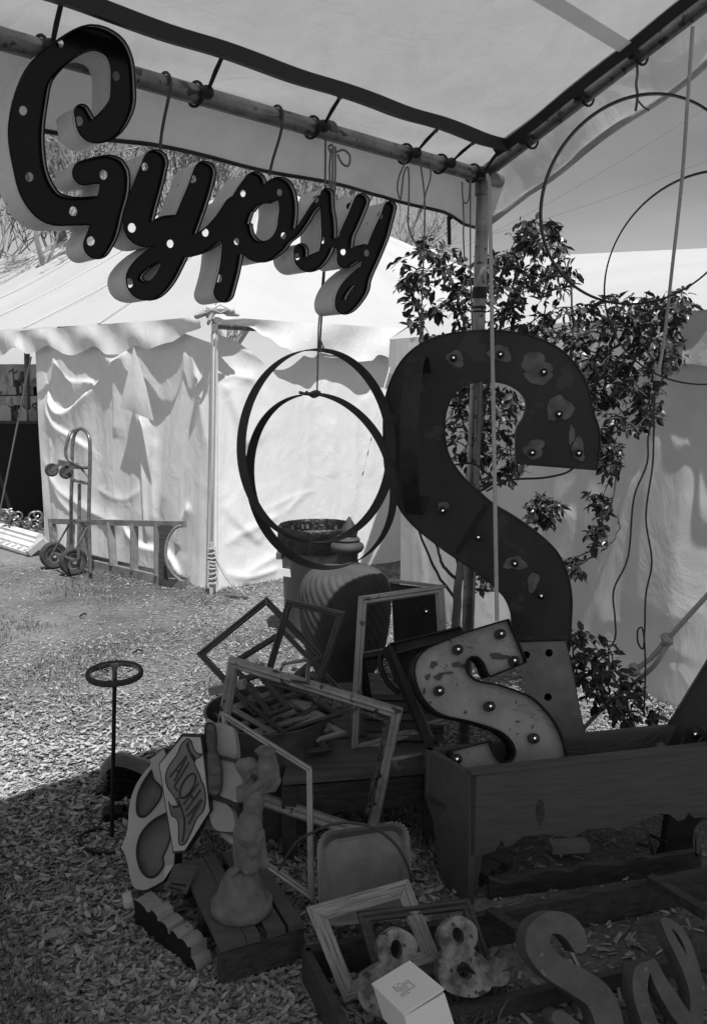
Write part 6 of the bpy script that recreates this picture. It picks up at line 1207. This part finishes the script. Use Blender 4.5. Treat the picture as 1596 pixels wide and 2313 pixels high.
# wooden block
bk = thing('wood_block', 'small cream and brown painted block propped under the Aloha sign', 'block', Gp(400, 2015)); nK = V((.15, -.8, .5)).normalized(); pK = Wp(*B2(640, 1620), 2.3)
board([B2(*p) for p in ((575, 1490), (800, 1500), (690, 1772), (475, 1722))], pK, nK, .03, 'front', 'wood', bk); board([B2(*p) for p in ((482, 1502), (574, 1487), (474, 1640))], pK, nK, .02, 'painted_side', 'paint', bk, .002)
strokes([[B2(515, 1700), B2(650, 1740)], [B2(540, 1665), B2(690, 1690)]], .006, pK, nK, .001, 'groove', 'dark', bk)
# arched cream pieces with the streaked double lobe
nW = V((-.1, -.86, .5)).normalized(); TK = thing('painted_arch_sign', 'stepped cream painted sign with streaked dark figure eight, leaning on the tub', 'sign', Gp(500, 1930)); pW = Wp(*B2(1050, 620), 2.40)
board(bpx([(880, 120), (945, 150), (1060, 170), (1135, 230), (1160, 480), (1060, 480), (975, 450), (870, 300)], 4), pW, nW, .05, 'panel', 'leather', TK, .0)
board(bpx([(975, 480), (1150, 540), (1215, 740), (1185, 900), (1080, 870), (1000, 830), (950, 700)], 4), pW, nW, .05, 'panel', 'leather', TK, .02)
board(bpx([(905, 860), (1100, 950), (1148, 1150), (1120, 1180), (940, 1140)], 4), pW, nW, .05, 'panel', 'leather', TK, .01)
board([B2(*p) for p in ((968, 445), (1185, 505), (1190, 540), (975, 485))], pW, nW, .05, 'dark_band', 'paintd', TK, .028)
board([B2(*p) for p in ((1000, 800), (1190, 900), (1170, 950), (910, 870))], pW, nW, .05, 'dark_band', 'paintd', TK, .014)
board([B2(*p) for p in ((930, 1110), (1140, 1170), (1125, 1220), (860, 1150), (880, 1000))], pW, nW, .05, 'dark_band', 'woodd', TK, .006)
l8 = stroke_loops([[B2(912, 200)+(11,), B2(918, 330)+(12,)], [B2(918, 330)+(12,), B2(925, 430)+(8,)], [B2(930, 440)+(12,), B2(945, 560)+(17,), B2(950, 680)+(18,), B2(950, 780)+(15,)]], res=.6)
for l in l8:
    if abs(area(l)) > 40: board(l, pW, nW, .02, 'dark_lobes', 'feather', TK, .035)
    L = on_plane(l, pW+nW*.036, nW); mb = MB(); mb.tube(L, .0032, 5, closed=True); mb.build('lobe_outline', 'paintd', TK, 60)
# stake with a wheel
sw = thing('wheel_stake', 'thin rusty stake topped by a small spoked wheel lying flat', 'wheel stake', Gp(252, 1895)); g0 = Gp(252, 1897); tp = Wp(259, 1524, g0.y+.0)
mb = MB(); mb.tube([g0-V((0, 0, .02)), tp], .0075, 8); mb.build('stake', 'rim', sw, 60)
axw = V((.03, -.06, 1)).normalized(); Rw = 66*g0.y/FOC
mb = MB(); cW = tp+V((0, 0, .005)); mb.lathe(cW, [(Rw*.87, -.006), (Rw*.90, -.011), (Rw*.97, -.011), (Rw, -.003), (Rw, .004), (Rw*.97, .010), (Rw*.90, .010), (Rw*.87, .005), (Rw*.87, -.006)], 56, axw); mb.build('tyre', 'tyre', sw, 60)
mb = MB(); mb.lathe(cW, [(Rw*.83, -.005), (Rw*.87, -.006), (Rw*.87, .006), (Rw*.83, .005), (Rw*.83, -.005)], 48, axw); mb.build('rim', 'steel', sw, 60)
mb = MB(); mb.lathe(cW, [(0, -.03), (.008, -.03), (.009, .025), (.014, .027), (.014, .032), (.004, .036), (0, .04)], 16, axw); mb.build('hub', 'steel', sw, 50)
for i in range(14):
    a = i*math.pi*2/14; x = axw.orthogonal().normalized(); y = axw.cross(x); mb = MB(); mb.tube([cW+axw*(.02 if i % 2 else -.02)+(x*math.cos(a+.3)+y*math.sin(a+.3))*.01, cW+(x*math.cos(a)+y*math.sin(a))*Rw*.84], .0011, 5); mb.build('spoke', 'steel', sw, 60)
mb = MB(); mb.tube([Gp(200+60*math.cos(a)+40, 1900+28*math.sin(a), .012) for a in np.linspace(1.2, 5.2, 30)], .007, 6); single(mb, 'ground_ring', 'rim', 'dark metal ring lying on the ground at the foot of the wheel stake', 'ring', smooth=60)
# dark tin bird-like ornament
tb2 = thing('tin_ornament', 'dark curved tin ornament with overlapping blades behind the wheel stake', 'ornament', Gp(285, 1830)); co_ = Gp(283, 1800); oc = Wp(283, 1760, co_.y+.02)
mb = blob([(oc+V((-.03, .03, .02)), .075, oc+V((.05, .04, .0)), .065), (oc+V((0, .03, -.05)), .07, oc+V((.03, .03, -.09)), .05)], .006, 2); mb.build('body', 'tin', tb2, 80)
for i in range(7):
    a0_ = oc+V((-.06, -.045, .045-.022*i)); mb = MB(); pts = catmull([a0_, a0_+V((.05, -.02, .018)), a0_+V((.11+.01*(i % 3), -.01, .0)), a0_+V((.15, .01, -.02-.004*i))], 5); k = len(pts)
    wdt = [.022*math.sin(math.pi*(.1+.9*j/(k-1)))+.001 for j in range(k)]; vs = []
    for j, p in enumerate(pts): vs += [p+V((0, -.01, wdt[j])), p+V((0, .006, -wdt[j]))]
    mb.add([p for p in vs]+[p+V((0, .003, .002)) for p in vs], [(2*j, 2*j+1, 2*j+3, 2*j+2) for j in range(k-1)]+[(2*k+2*j, 2*k+2*j+2, 2*k+2*j+3, 2*k+2*j+1) for j in range(k-1)]); mb.build('blade', 'rim', tb2, 50)
for i, (x, y) in enumerate(((240, 1800), (258, 1850), (300, 1850))):
    g = Gp(x, y); mb = MB(); mb.box(g+V((0, 0, .02)), V((.04, .01, 0)), V((-.01, .03, 0)), V((.005, 0, .018))); mb.build('foot_block', 'rim', tb2)
# scalloped bracket lying in the grass
prof3 = [(350, 815), (395, 790), (430, 775), (480, 830), (520, 850), (585, 905), (600, 925), (630, 940), (640, 965), (690, 975), (720, 1030), (770, 1060), (800, 1080), (860, 1120), (870, 1190), (850, 1240)]
tl = Gp(*Q3(352, 815), .07); tr_ = Gp(*Q3(725, 1120), .06)
sb_ = thing('scalloped_bracket', 'narrow bracket with scalloped cream top lying in the grass at bottom left', 'bracket', Gp(*Q3(560, 1150)))
dd3 = (tr_-tl); n_ = 60; wv = V((dd3.y, -dd3.x, 0)).normalized(); wv = wv if wv.x > 0 else -wv; wv = V((wv.x, abs(wv.y)*1, 0)).normalized()*.055
def sct(t): return .085+.012*abs(math.sin(t**1.25*math.pi*5.2+.4))**.6-.02*t+(.010 if .3 < t < .42 else 0)-(.012 if .6 < t < .66 else 0)
top = [V((*(tl+dd3*(i/n_*1.06)).xy, sct(i/n_))) for i in range(n_+1)]
for k_ in range(8): a = k_/7*math.pi/2; top.append(V((*(tl+dd3*(1.06+.09*math.sin(a))).xy, .035*math.cos(a)+.008)))
mb = MB(); N_ = len(top); mb.v = [tuple(p) for p in top]+[tuple(p+wv) for p in top]; mb.f = [(i, i+1, N_+i+1, N_+i) for i in range(N_-1)]; mb.build('scalloped_top', 'gframe', sb_, 40, fix=False)
mb = MB(); e_ = -wv*.02; mb.v = [tuple(p+e_) for p in top]+[tuple(V((p.x, p.y, 0))+e_) for p in top]; mb.f = [(i, i+1, N_+i+1, N_+i) for i in range(N_-1)]; off = len(mb.v); mb.v += [tuple(p+e_) for p in top]+[tuple(p) for p in top]; mb.f += [(off+i, off+i+1, off+N_+i+1, off+N_+i) for i in range(N_-1)]
off = len(mb.v); mb.v += [tuple(p+wv) for p in top]+[tuple(V((p.x, p.y, 0))+wv) for p in top]; mb.f += [(off+i, off+i+1, off+N_+i+1, off+N_+i) for i in range(N_-1)]; mb.build('dark_side', 'rim', sb_, 40, fix=False)
mb = MB(); cc_ = tl+V((-.02, 0, -.03)); mb.box(Gp(*Q3(300, 770), .02), V((.012, .006, 0)), V((-.01, .025, 0)), V((0, 0, .01))); single(mb, 'wood_scrap', 'plaster', 'small pale wood scrap on the grass beside the scalloped bracket', 'scrap', smooth=None)

mb = MB(); gd = Gp(133, 2122); mb.lathe(gd+V((0, 0, .012)), [(0, -.01), (.03, -.008), (.033, 0), (.03, .003), (0, .002)], 22, V((.1, -.15, 1)), mod=lambda a, h, r: .003*math.sin(3*a+1)); single(mb, 'round_disc', 'gframe', 'flat roundish grey disc lying in the litter at the lower left', 'disc', smooth=40)
for i, (xa, ya, xb, yb3) in enumerate(((180, 1393, 195, 1388), (205, 1510, 245, 1516), (300, 1475, 322, 1470))):
    mb = MB(); a, b = Gp(xa, ya, .02), Gp(xb, yb3, .02); mb.tube([a, (a+b)/2+V((0, .01, .012)), b], .006, 6); single(mb, 'fallen_stick', 'rim', ['short dark stick on bare soil below the ladder', 'short dark stick beside the wheel on its stake', 'short dark stick on the litter right of the wheel'][i], 'stick', 'sticks on the litter', 60)
# ================================================================ tray, wire ring
nT = V((.05, -.9, .42)).normalized(); pT = Wp(820, 1960, 2.25)
def rrect(c, rad_, n=7):
    out = []
    for i in range(4):
        p, a, b = V((*c[i], 0)), V((*c[i-1], 0)), V((*c[(i+1) % 4], 0)); u, v = (a-p).normalized(), (b-p).normalized()
        for k in range(n): t = k/(n-1)*math.pi/2; q = p+(u+v)*rad_-u*rad_*math.sin(t)-v*rad_*math.cos(t) if False else p+u*rad_*(1-math.sin(t))+v*rad_*(1-math.cos(t)); out.append((q.x, q.y))
    return out
tray = thing('metal_tray', 'rounded pewter tray with beaded rim leaning behind the weathered oak frame', 'tray', pT+V((0, 0, -.12)))
tc_ = [Q4(240, 290), Q4(885, 205), Q4(920, 900), Q4(265, 960)]
def inset(c, d):
    m = V((sum(p[0] for p in c)/4, sum(p[1] for p in c)/4, 0)); out = []
    for p in c: q = V((*p, 0))-m; out.append((m.x+q.x-math.copysign(d, q.x), m.y+q.y-math.copysign(d, q.y)))
    return out
lo0 = on_plane(rrect(tc_, 36), pT, nT); lo1 = on_plane(rrect(inset(tc_, 8), 32), pT-nT*.004, nT); lo2 = on_plane(rrect(inset(tc_, 20), 26), pT-nT*.016, nT); lo3 = on_plane(rrect(inset(tc_, 28), 22), pT-nT*.018, nT)
k = len(lo0); mb = MB(); 
for a, b in ((lo0, lo1), (lo1, lo2), (lo2, lo3)): mb.add(a+b, [(i, (i+1) % k, k+(i+1) % k, k+i) for i in range(k)])
mb.add(lo3, [tuple(range(k))]); mb.build('dish', 'tray', tray, 60)
mb = MB(); tot = 0
for a, b in zip(lo0, lo0[1:]+lo0[:1]):
    n_ = max(1, int((b-a).length/.0062))
    for i in range(n_): mb.lathe(a+(b-a)*(i/n_)-nT*.0, [(0, -.0028), (.0027, 0), (0, .0028)], 6, nT)
mb.build('beaded_rim', 'gframe', tray, 60, kind='stuff', fix=False)
pts = [Wp(*Q4(*p), 2.22) for p in ((-30, 560), (40, 440), (110, 350), (215, 290), (330, 240), (450, 222), (560, 232), (680, 280), (790, 370), (850, 460), (890, 550), (910, 640))]
mb = MB(); mb.tube(catmull(pts, 5), .0042, 6); single(mb, 'wire_ring', 'cord', 'thin dark wire ring arching in front of the metal tray', 'ring', smooth=60)

# ================================================================ planter
ZPl = Wp(1062, 1750, Gp(1020, 2045).y).z; A_, B_ = Gp(960, 1690, ZPl), Gp(1062, 1750, ZPl); C_ = Gp(1596, 1692, ZPl); dF = (C_-B_).normalized(); LF = (C_-B_).length*1.25; dS = (A_-B_); nF = V((dF.y, -dF.x, 0)); nF = nF if nF.y < 0 else -nF
yB = 0; print('planter z', ZPl, tuple(B_), 'end', dS.length, LF)
pln = thing('wooden_planter', 'long old wooden planter trough with scalloped apron holding the marquee letters', 'planter', V((B_.x, B_.y, 0)))
bot = [(1062, 1930), (1066, 1938), (1085, 1934), (1118, 1922), (1132, 1898), (1140, 1915), (1155, 1910), (1180, 1890), (1240, 1885), (1290, 1893), (1330, 1872), (1352, 1874), (1370, 1868), (1400, 1873), (1440, 1862), (1485, 1838), (1512, 1840), (1530, 1856), (1545, 1852), (1555, 1836), (1566, 1848), (1596, 1846)]
nFF = nF
topl = [B_+dF*t for t in (LF, 0)]
bl = [PL(*p, B_, nFF) for p in bot]; bl = [V((p.x, p.y, max(.05, p.z))) for p in bl]; bl.append(B_+dF*LF+V((0, 0, bl[-1].z-ZPl)))
mb = MB(); mb.plate([[topl[0], topl[1]]+bl], -nF*.022); mb.build('front_board', 'woodl', pln)
legp = [(1060, 1752), (1064, 1932), (1052, 1950), (1044, 1990), (1030, 2080)]
# left end board with a tapering leg at the front corner
e_n = dS.normalized(); endn = V((-dF.x, -dF.y, 0))
def EP(px, py): return PL(px, py, B_, V((dS.y, -dS.x, 0)).normalized())
pe = [EP(1060, 1752), EP(960, 1692), EP(955, 1880), EP(972, 1935), EP(985, 2035), EP(1005, 2040)]
pe = [B_-dS*.0, A_, V((A_.x, A_.y, .27)), V((*(A_*.8+B_*.2).xy, .2)), V((*(A_*.6+B_*.4).xy, .0)), V((B_.x, B_.y, 0)), ]
pe[0] = B_.copy(); mb = MB(); mb.plate([pe], -endn*.02); mb.build('end_board', 'woodl', pln)
mb = MB(); l0 = B_+dF*.002; lg = [V((l0.x, l0.y, ZPl-.20)), l0+dF*.062+V((0, 0, -.20)), l0+dF*.050+V((0, 0, -ZPl+.12)), l0+dF*.035+V((0, 0, -ZPl)), V((l0.x, l0.y, 0))]; lg[0] = l0+V((0, 0, -.2)); mb.plate([[p-nF*.024 for p in lg]], -nF*.02); mb.build('leg', 'woodl', pln)
mb = MB(); mb.plate([[A_+dF*LF, A_, A_-V((0, 0, .16)), A_+dF*LF-V((0, 0, .16))]], nF*.02); mb.build('back_board', 'woodl', pln)
mb = MB(); mb.plate([[B_+V((0, 0, -.15))-nF*.03, A_+V((0, 0, -.15))+nF*.03, A_+dF*LF+V((0, 0, -.15))+nF*.03, B_+dF*LF+V((0, 0, -.15))-nF*.03]], V((0, 0, -.02))); mb.build('floor_board', 'woodd', pln)
mb = MB()   # cap moulding on the top edges, slightly proud
mb.plate([[B_+nF*.006+V((0, 0, .001)), B_+dF*LF+nF*.006+V((0, 0, .001)), B_+dF*LF-nF*.028+V((0, 0, .001)), B_-nF*.028+V((0, 0, .001))]], V((0, 0, .010))); mb.build('top_edge', 'woodl', pln)
tl_ = [(1512, 1842), (1506, 1870), (1500, 1920), (1492, 1935), (1480, 1965), (1575, 1965), (1564, 1900), (1568, 1870), (1590, 1846)]
mb = MB(); pX = B_-nF*.1; mb.plate([[PL(*p, pX, nF) for p in tl_]], -nF*.03); mb.build('trestle_foot', 'dark', pln)
mb = MB(); a = PL(1528, 1960, pX, nF); mb.beam(V((a.x, a.y, max(.01, a.z))), V((a.x, a.y+.0, 0)), .09, .03, V((0, 1, 0))); mb.build('trestle_base', 'dark', pln)
# knot hole smudge on the front board
mb = MB(); q = outline([Q6(1190, 1500), Q6(1215, 1455), Q6(1245, 1490), Q6(1242, 1590), Q6(1215, 1640), Q6(1192, 1580)], 4); mb.plate([on_plane(q, B_+nF*.001, nF)], nF*.0006); mb.build('dark_knot', 'woodd', pln)
# small metal thing in the planter
mb = MB(); c = Wp(1492, 1690, 2.62); mb.lathe(c, [(.018, -.02), (.02, 0), (.017, .010), (.008, .014), (0, .015)], 20, V((.3, -.6, .7))); single(mb, 'paint_lid', 'tin', 'worn round paint lid lying in the planter by the right edge', 'lid', smooth=50)
mb = MB()
for k in range(26):
    a = B_+dF*random.uniform(.15, LF*.95)-nF*random.uniform(.05, .18)+V((0, 0, -.12)); mb.tube([a, a+V((random.uniform(-.05, .05), random.uniform(-.05, .05), random.uniform(.03, .12))), a+V((random.uniform(-.12, .12), random.uniform(-.08, .08), random.uniform(.06, .14)))], .002, 4)
single(mb, 'dry_stems', 'twig', 'dry dark stems tangled in the bottom of the planter', 'stems', kind='stuff')

# ================================================================ crates, boards and cut-out letters at lower right
cr = thing('open_crate', 'long shallow dark wooden crate on the ground in the foreground', 'crate', Gp(1000, 2290)); ZC = .11
k0 = Gp(690, 2143, ZC); k1 = Gp(1660, 1950, ZC); k2 = Gp(795, 2330, ZC); k3 = Gp(1460, 2178, .06); kd = (k3-Gp(1080, 2264, .06)).normalized(); kk = Gp(1080, 2264, .06)-kd*.34
for a, b, h in ((k0, k1, .10), (k0, Gp(800, 2350, ZC), .10), (kk, k3+kd*.5, .05)):
    mb = MB(); mb.beam(a+V((0, 0, -h/2)), b+V((0, 0, -h/2)), .022, h); mb.build('side_board', 'woodd' if h > .06 else 'wood', cr)
for a, b, r in ((Gp(*Q5(60, 860), ZC+.01), Gp(*Q5(270, 1000), .13), .018), (Gp(*Q5(1190, 620), ZC+.02), Gp(*Q5(1600, 870), .12), .02)):
    mb = MB(); mb.beam(a, b, .03, .03); mb.build('cross_bar', 'woodd', cr)
mb = MB(); mb.tube([Wp(*Q5(*p), 2.45) for p in ((1270, 760), (1290, 700), (1330, 665), (1362, 655))], .006, 6); single(mb, 'wire_twist', 'steel', 'loose wire twisted round the crate cross bar', 'wire', smooth=60)
sp = thing('scalloped_plank', 'dark scalloped plank lying between the planter and the crate', 'plank', Gp(1250, 2010))
tpx = catmull([V((*Q5(*p), 0)) for p in ((60, 625), (160, 655), (230, 645), (340, 600), (450, 570), (560, 560), (640, 575), (720, 530), (860, 525), (1010, 520), (1080, 480), (1150, 465), (1210, 480), (1380, 450), (1560, 430))], 4)
mb = MB(); ps = Gp(1240, 2020, 0); L = [PL(p.x, p.y, ps, V((.2, -.95, .1)).normalized()) for p in tpx]; L2_ = [V((p.x, p.y, 0)) for p in reversed(L)]; mb.plate([L+L2_], V((0, .02, 0))); mb.build('plank', 'woodd', sp)
mb = MB(); mb.ribbon(L, V((0, -.0015, .001)), V((0, .0215, .002)), closed=False); mb.build('worn_edge', 'wood', sp, fix=False)
for i, (a, b) in enumerate(((Q5(-60, 470), Q5(120, 560)), (Q5(-30, 430), Q5(210, 520)), (Q5(10, 420), Q5(140, 470)), (Q5(-80, 530), Q5(60, 600)))):
    mb = MB(); mb.beam(Gp(*a, .05), Gp(*b, .04), .05, .03); single(mb, 'scrap_board', 'woodd', 'dark scrap board lying under the planter', 'board', 'scrap boards under the planter', None)
mb = MB(); mb.beam(Gp(*Q5(490, 395), .03), Gp(*Q5(750, 380), .03), .05, .03); single(mb, 'pale_board', 'leather', 'pale board on the ground seen under the planter', 'board', smooth=None)
for i, pts in enumerate((((1150, 210), (1180, 310), (1215, 450)), ((1100, 370), (1190, 390)), ((1175, 300), (1310, 360)), ((1525, 300), (1525, 450)))):
    mb = MB(); mb.tube([Gp(*Q5(*p), .05+.03*math.sin(j*1.5)) for j, p in enumerate(pts)], .006, 5); single(mb, 'dark_stick', 'rim', 'thin dark stick in the grass beyond the planter foot', 'stick', 'sticks beyond the planter', 60)
# zinc ampersand-like figures
def cutout(strk, holes, Yc, n, th, mat, root, off=0., wob=0., pfun=Q4):
    ls = stroke_loops([[pfun(p[0], p[1])+(p[2]*.32,) for p in s] for s in strk], [(*pfun(h[0], h[1]), h[2]*.32, h[3]*.32, h[4]) for h in holes], res=.7, wob=wob)
    ls = [l for l in ls if abs(area(l)) > 12]; ls.sort(key=lambda l: -abs(area(l))); outs = [l for l in ls if area(l)*area(ls[0]) > 0]; ins = [l for l in ls if area(l)*area(ls[0]) < 0]
    for q, o in enumerate(outs): mb = MB(); mb.plate([on_plane(o, Yc+n*off, n)]+([on_plane(i, Yc+n*off, n) for i in ins] if q == 0 else []), -n*th); mb.build('letter', mat, root)
nZ = V((.2, -.86, .46)).normalized(); pZ = Wp(*Q4(1260, 1160), 1.92); z1 = thing('cutout_ampersand', 'mottled zinc ampersand with jagged right arm leaning in the crate', 'ampersand', pZ+V((0, 0, -.1)))
cutout([[(1245, 975, 95), (1180, 1010, 75), (1180, 1070, 75), (1240, 1090, 70), (1300, 1060, 70), (1300, 990, 70), (1245, 965, 80)], [(1240, 1130, 62), (1180, 1200, 78), (1190, 1320, 88), (1290, 1370, 85), (1390, 1370, 75), (1450, 1290, 65), (1500, 1240, 60), (1550, 1225, 38)], [(1240, 1130, 60), (1330, 1170, 55), (1400, 1240, 60), (1470, 1310, 60), (1540, 1330, 48), (1575, 1300, 30)]], [(1238, 1018, 38, 58, -.35), (1282, 1275, 44, 66, -.75)], pZ, nZ, .03, 'zinc', z1, wob=.35)
pZ2 = Wp(*Q4(780, 1230), 1.86); z2 = thing('cutout_ampersand', 'mottled zinc ampersand mostly hidden behind the white box', 'ampersand', pZ2+V((0, 0, -.1)))
cutout([[(805, 1045, 78), (745, 1090, 75), (750, 1160, 72), (810, 1190, 70), (870, 1150, 75), (870, 1080, 75), (805, 1040, 75)], [(800, 1230, 70), (690, 1300, 75), (620, 1360, 80), (610, 1450, 75), (660, 1520, 70), (760, 1540, 70)], [(800, 1220, 60), (880, 1290, 60), (960, 1380, 60)]], [(803, 1118, 42, 70, -.1), (720, 1420, 40, 60, .5)], pZ2, nZ, .03, 'zinc', z2, wob=.35)
# plywood script letters
nL = V((.25, -.82, .5)).normalized(); pL_ = Wp(*Q5(600, 1200), 1.86); sl = thing('script_letter', 'grey painted plywood script capital S leaning in the crate', 'letter', pL_+V((0, 0, -.15)))
cutout([[(700, 1095, 52), (672, 1020, 70), (600, 945, 78), (500, 930, 80), (420, 990, 85), (405, 1090, 88), (460, 1190, 90), (560, 1275, 92), (690, 1350, 98), (810, 1430, 100), (880, 1540, 100), (915, 1680, 100)], [(555, 1600, 55), (640, 1680, 70)]], [(520, 1040, 22, 34, -.4)], pL_, nL, .055, 'ply', sl, pfun=Q5)
pM_ = Wp(*Q5(1330, 1300), 1.90); sl2 = thing('script_letter', 'grey painted plywood script letters joined al, cut by the bottom right corner', 'letter', pM_+V((0, 0, -.15)))
cutout([[(1215, 1225, 30), (1140, 1275, 55), (1125, 1400, 52), (1150, 1520, 52), (1210, 1680, 55)], [(1215, 1215, 32), (1260, 1330, 45), (1330, 1450, 55), (1400, 1560, 58), (1470, 1640, 55)], [(1290, 915, 22), (1360, 1060, 30), (1430, 1190, 36), (1490, 1320, 42), (1530, 1470, 50), (1520, 1640, 50)], [(1300, 910, 22), (1390, 970, 26), (1450, 1060, 26), (1495, 1190, 30), (1545, 1370, 34), (1620, 1520, 40)]], [], pM_, nL, .05, 'ply', sl2, pfun=Q5)
# white box with lid
bx_t = solve4([Q4(895, 1195), Q4(1137, 1393), Q4(850, 1578), Q4(625, 1360)], 1.72); n_ = (bx_t[1]-bx_t[0]).cross(bx_t[3]-bx_t[0]).normalized(); n_ = n_ if n_.z > 0 else -n_
print('box', [tuple(round(c, 3) for c in p) for p in bx_t], tuple(n_))
wbx = thing('white_box', 'small white card box with printed lid resting on the zinc figure', 'box', bx_t[2]-n_*.09)
mb = MB(); mb.plate([[p+(bx_t[0]+bx_t[2])*0 for p in bx_t]], -n_*.0035); mb.build('lid', 'card', wbx)
cen = (bx_t[0]+bx_t[2])/2; low_ = [cen+(p-cen)*.975-n_*.006 for p in bx_t]; low_[1] = low_[1]-n_*.006; mb = MB(); mb.plate([low_], -n_*.08); mb.build('body', 'card', wbx)
mb = MB(); u = (bx_t[1]-bx_t[0]); v = (bx_t[3]-bx_t[0]); rg = random.Random(8)
for i in range(7):
    for j in range(6):
        if (i in (0, 6) and j < 3) or rg.random() < .12: continue
        p = bx_t[0]+u*(.36+.05*i)+v*(.38+.065*j)+n_*.0006
        for q in range(3): c_ = p+v*(.016*q); mb.box(c_, u*.012, v*.0055*rg.uniform(.6, 1), n_*.0002)
mb.build('print', 'ink', wbx)
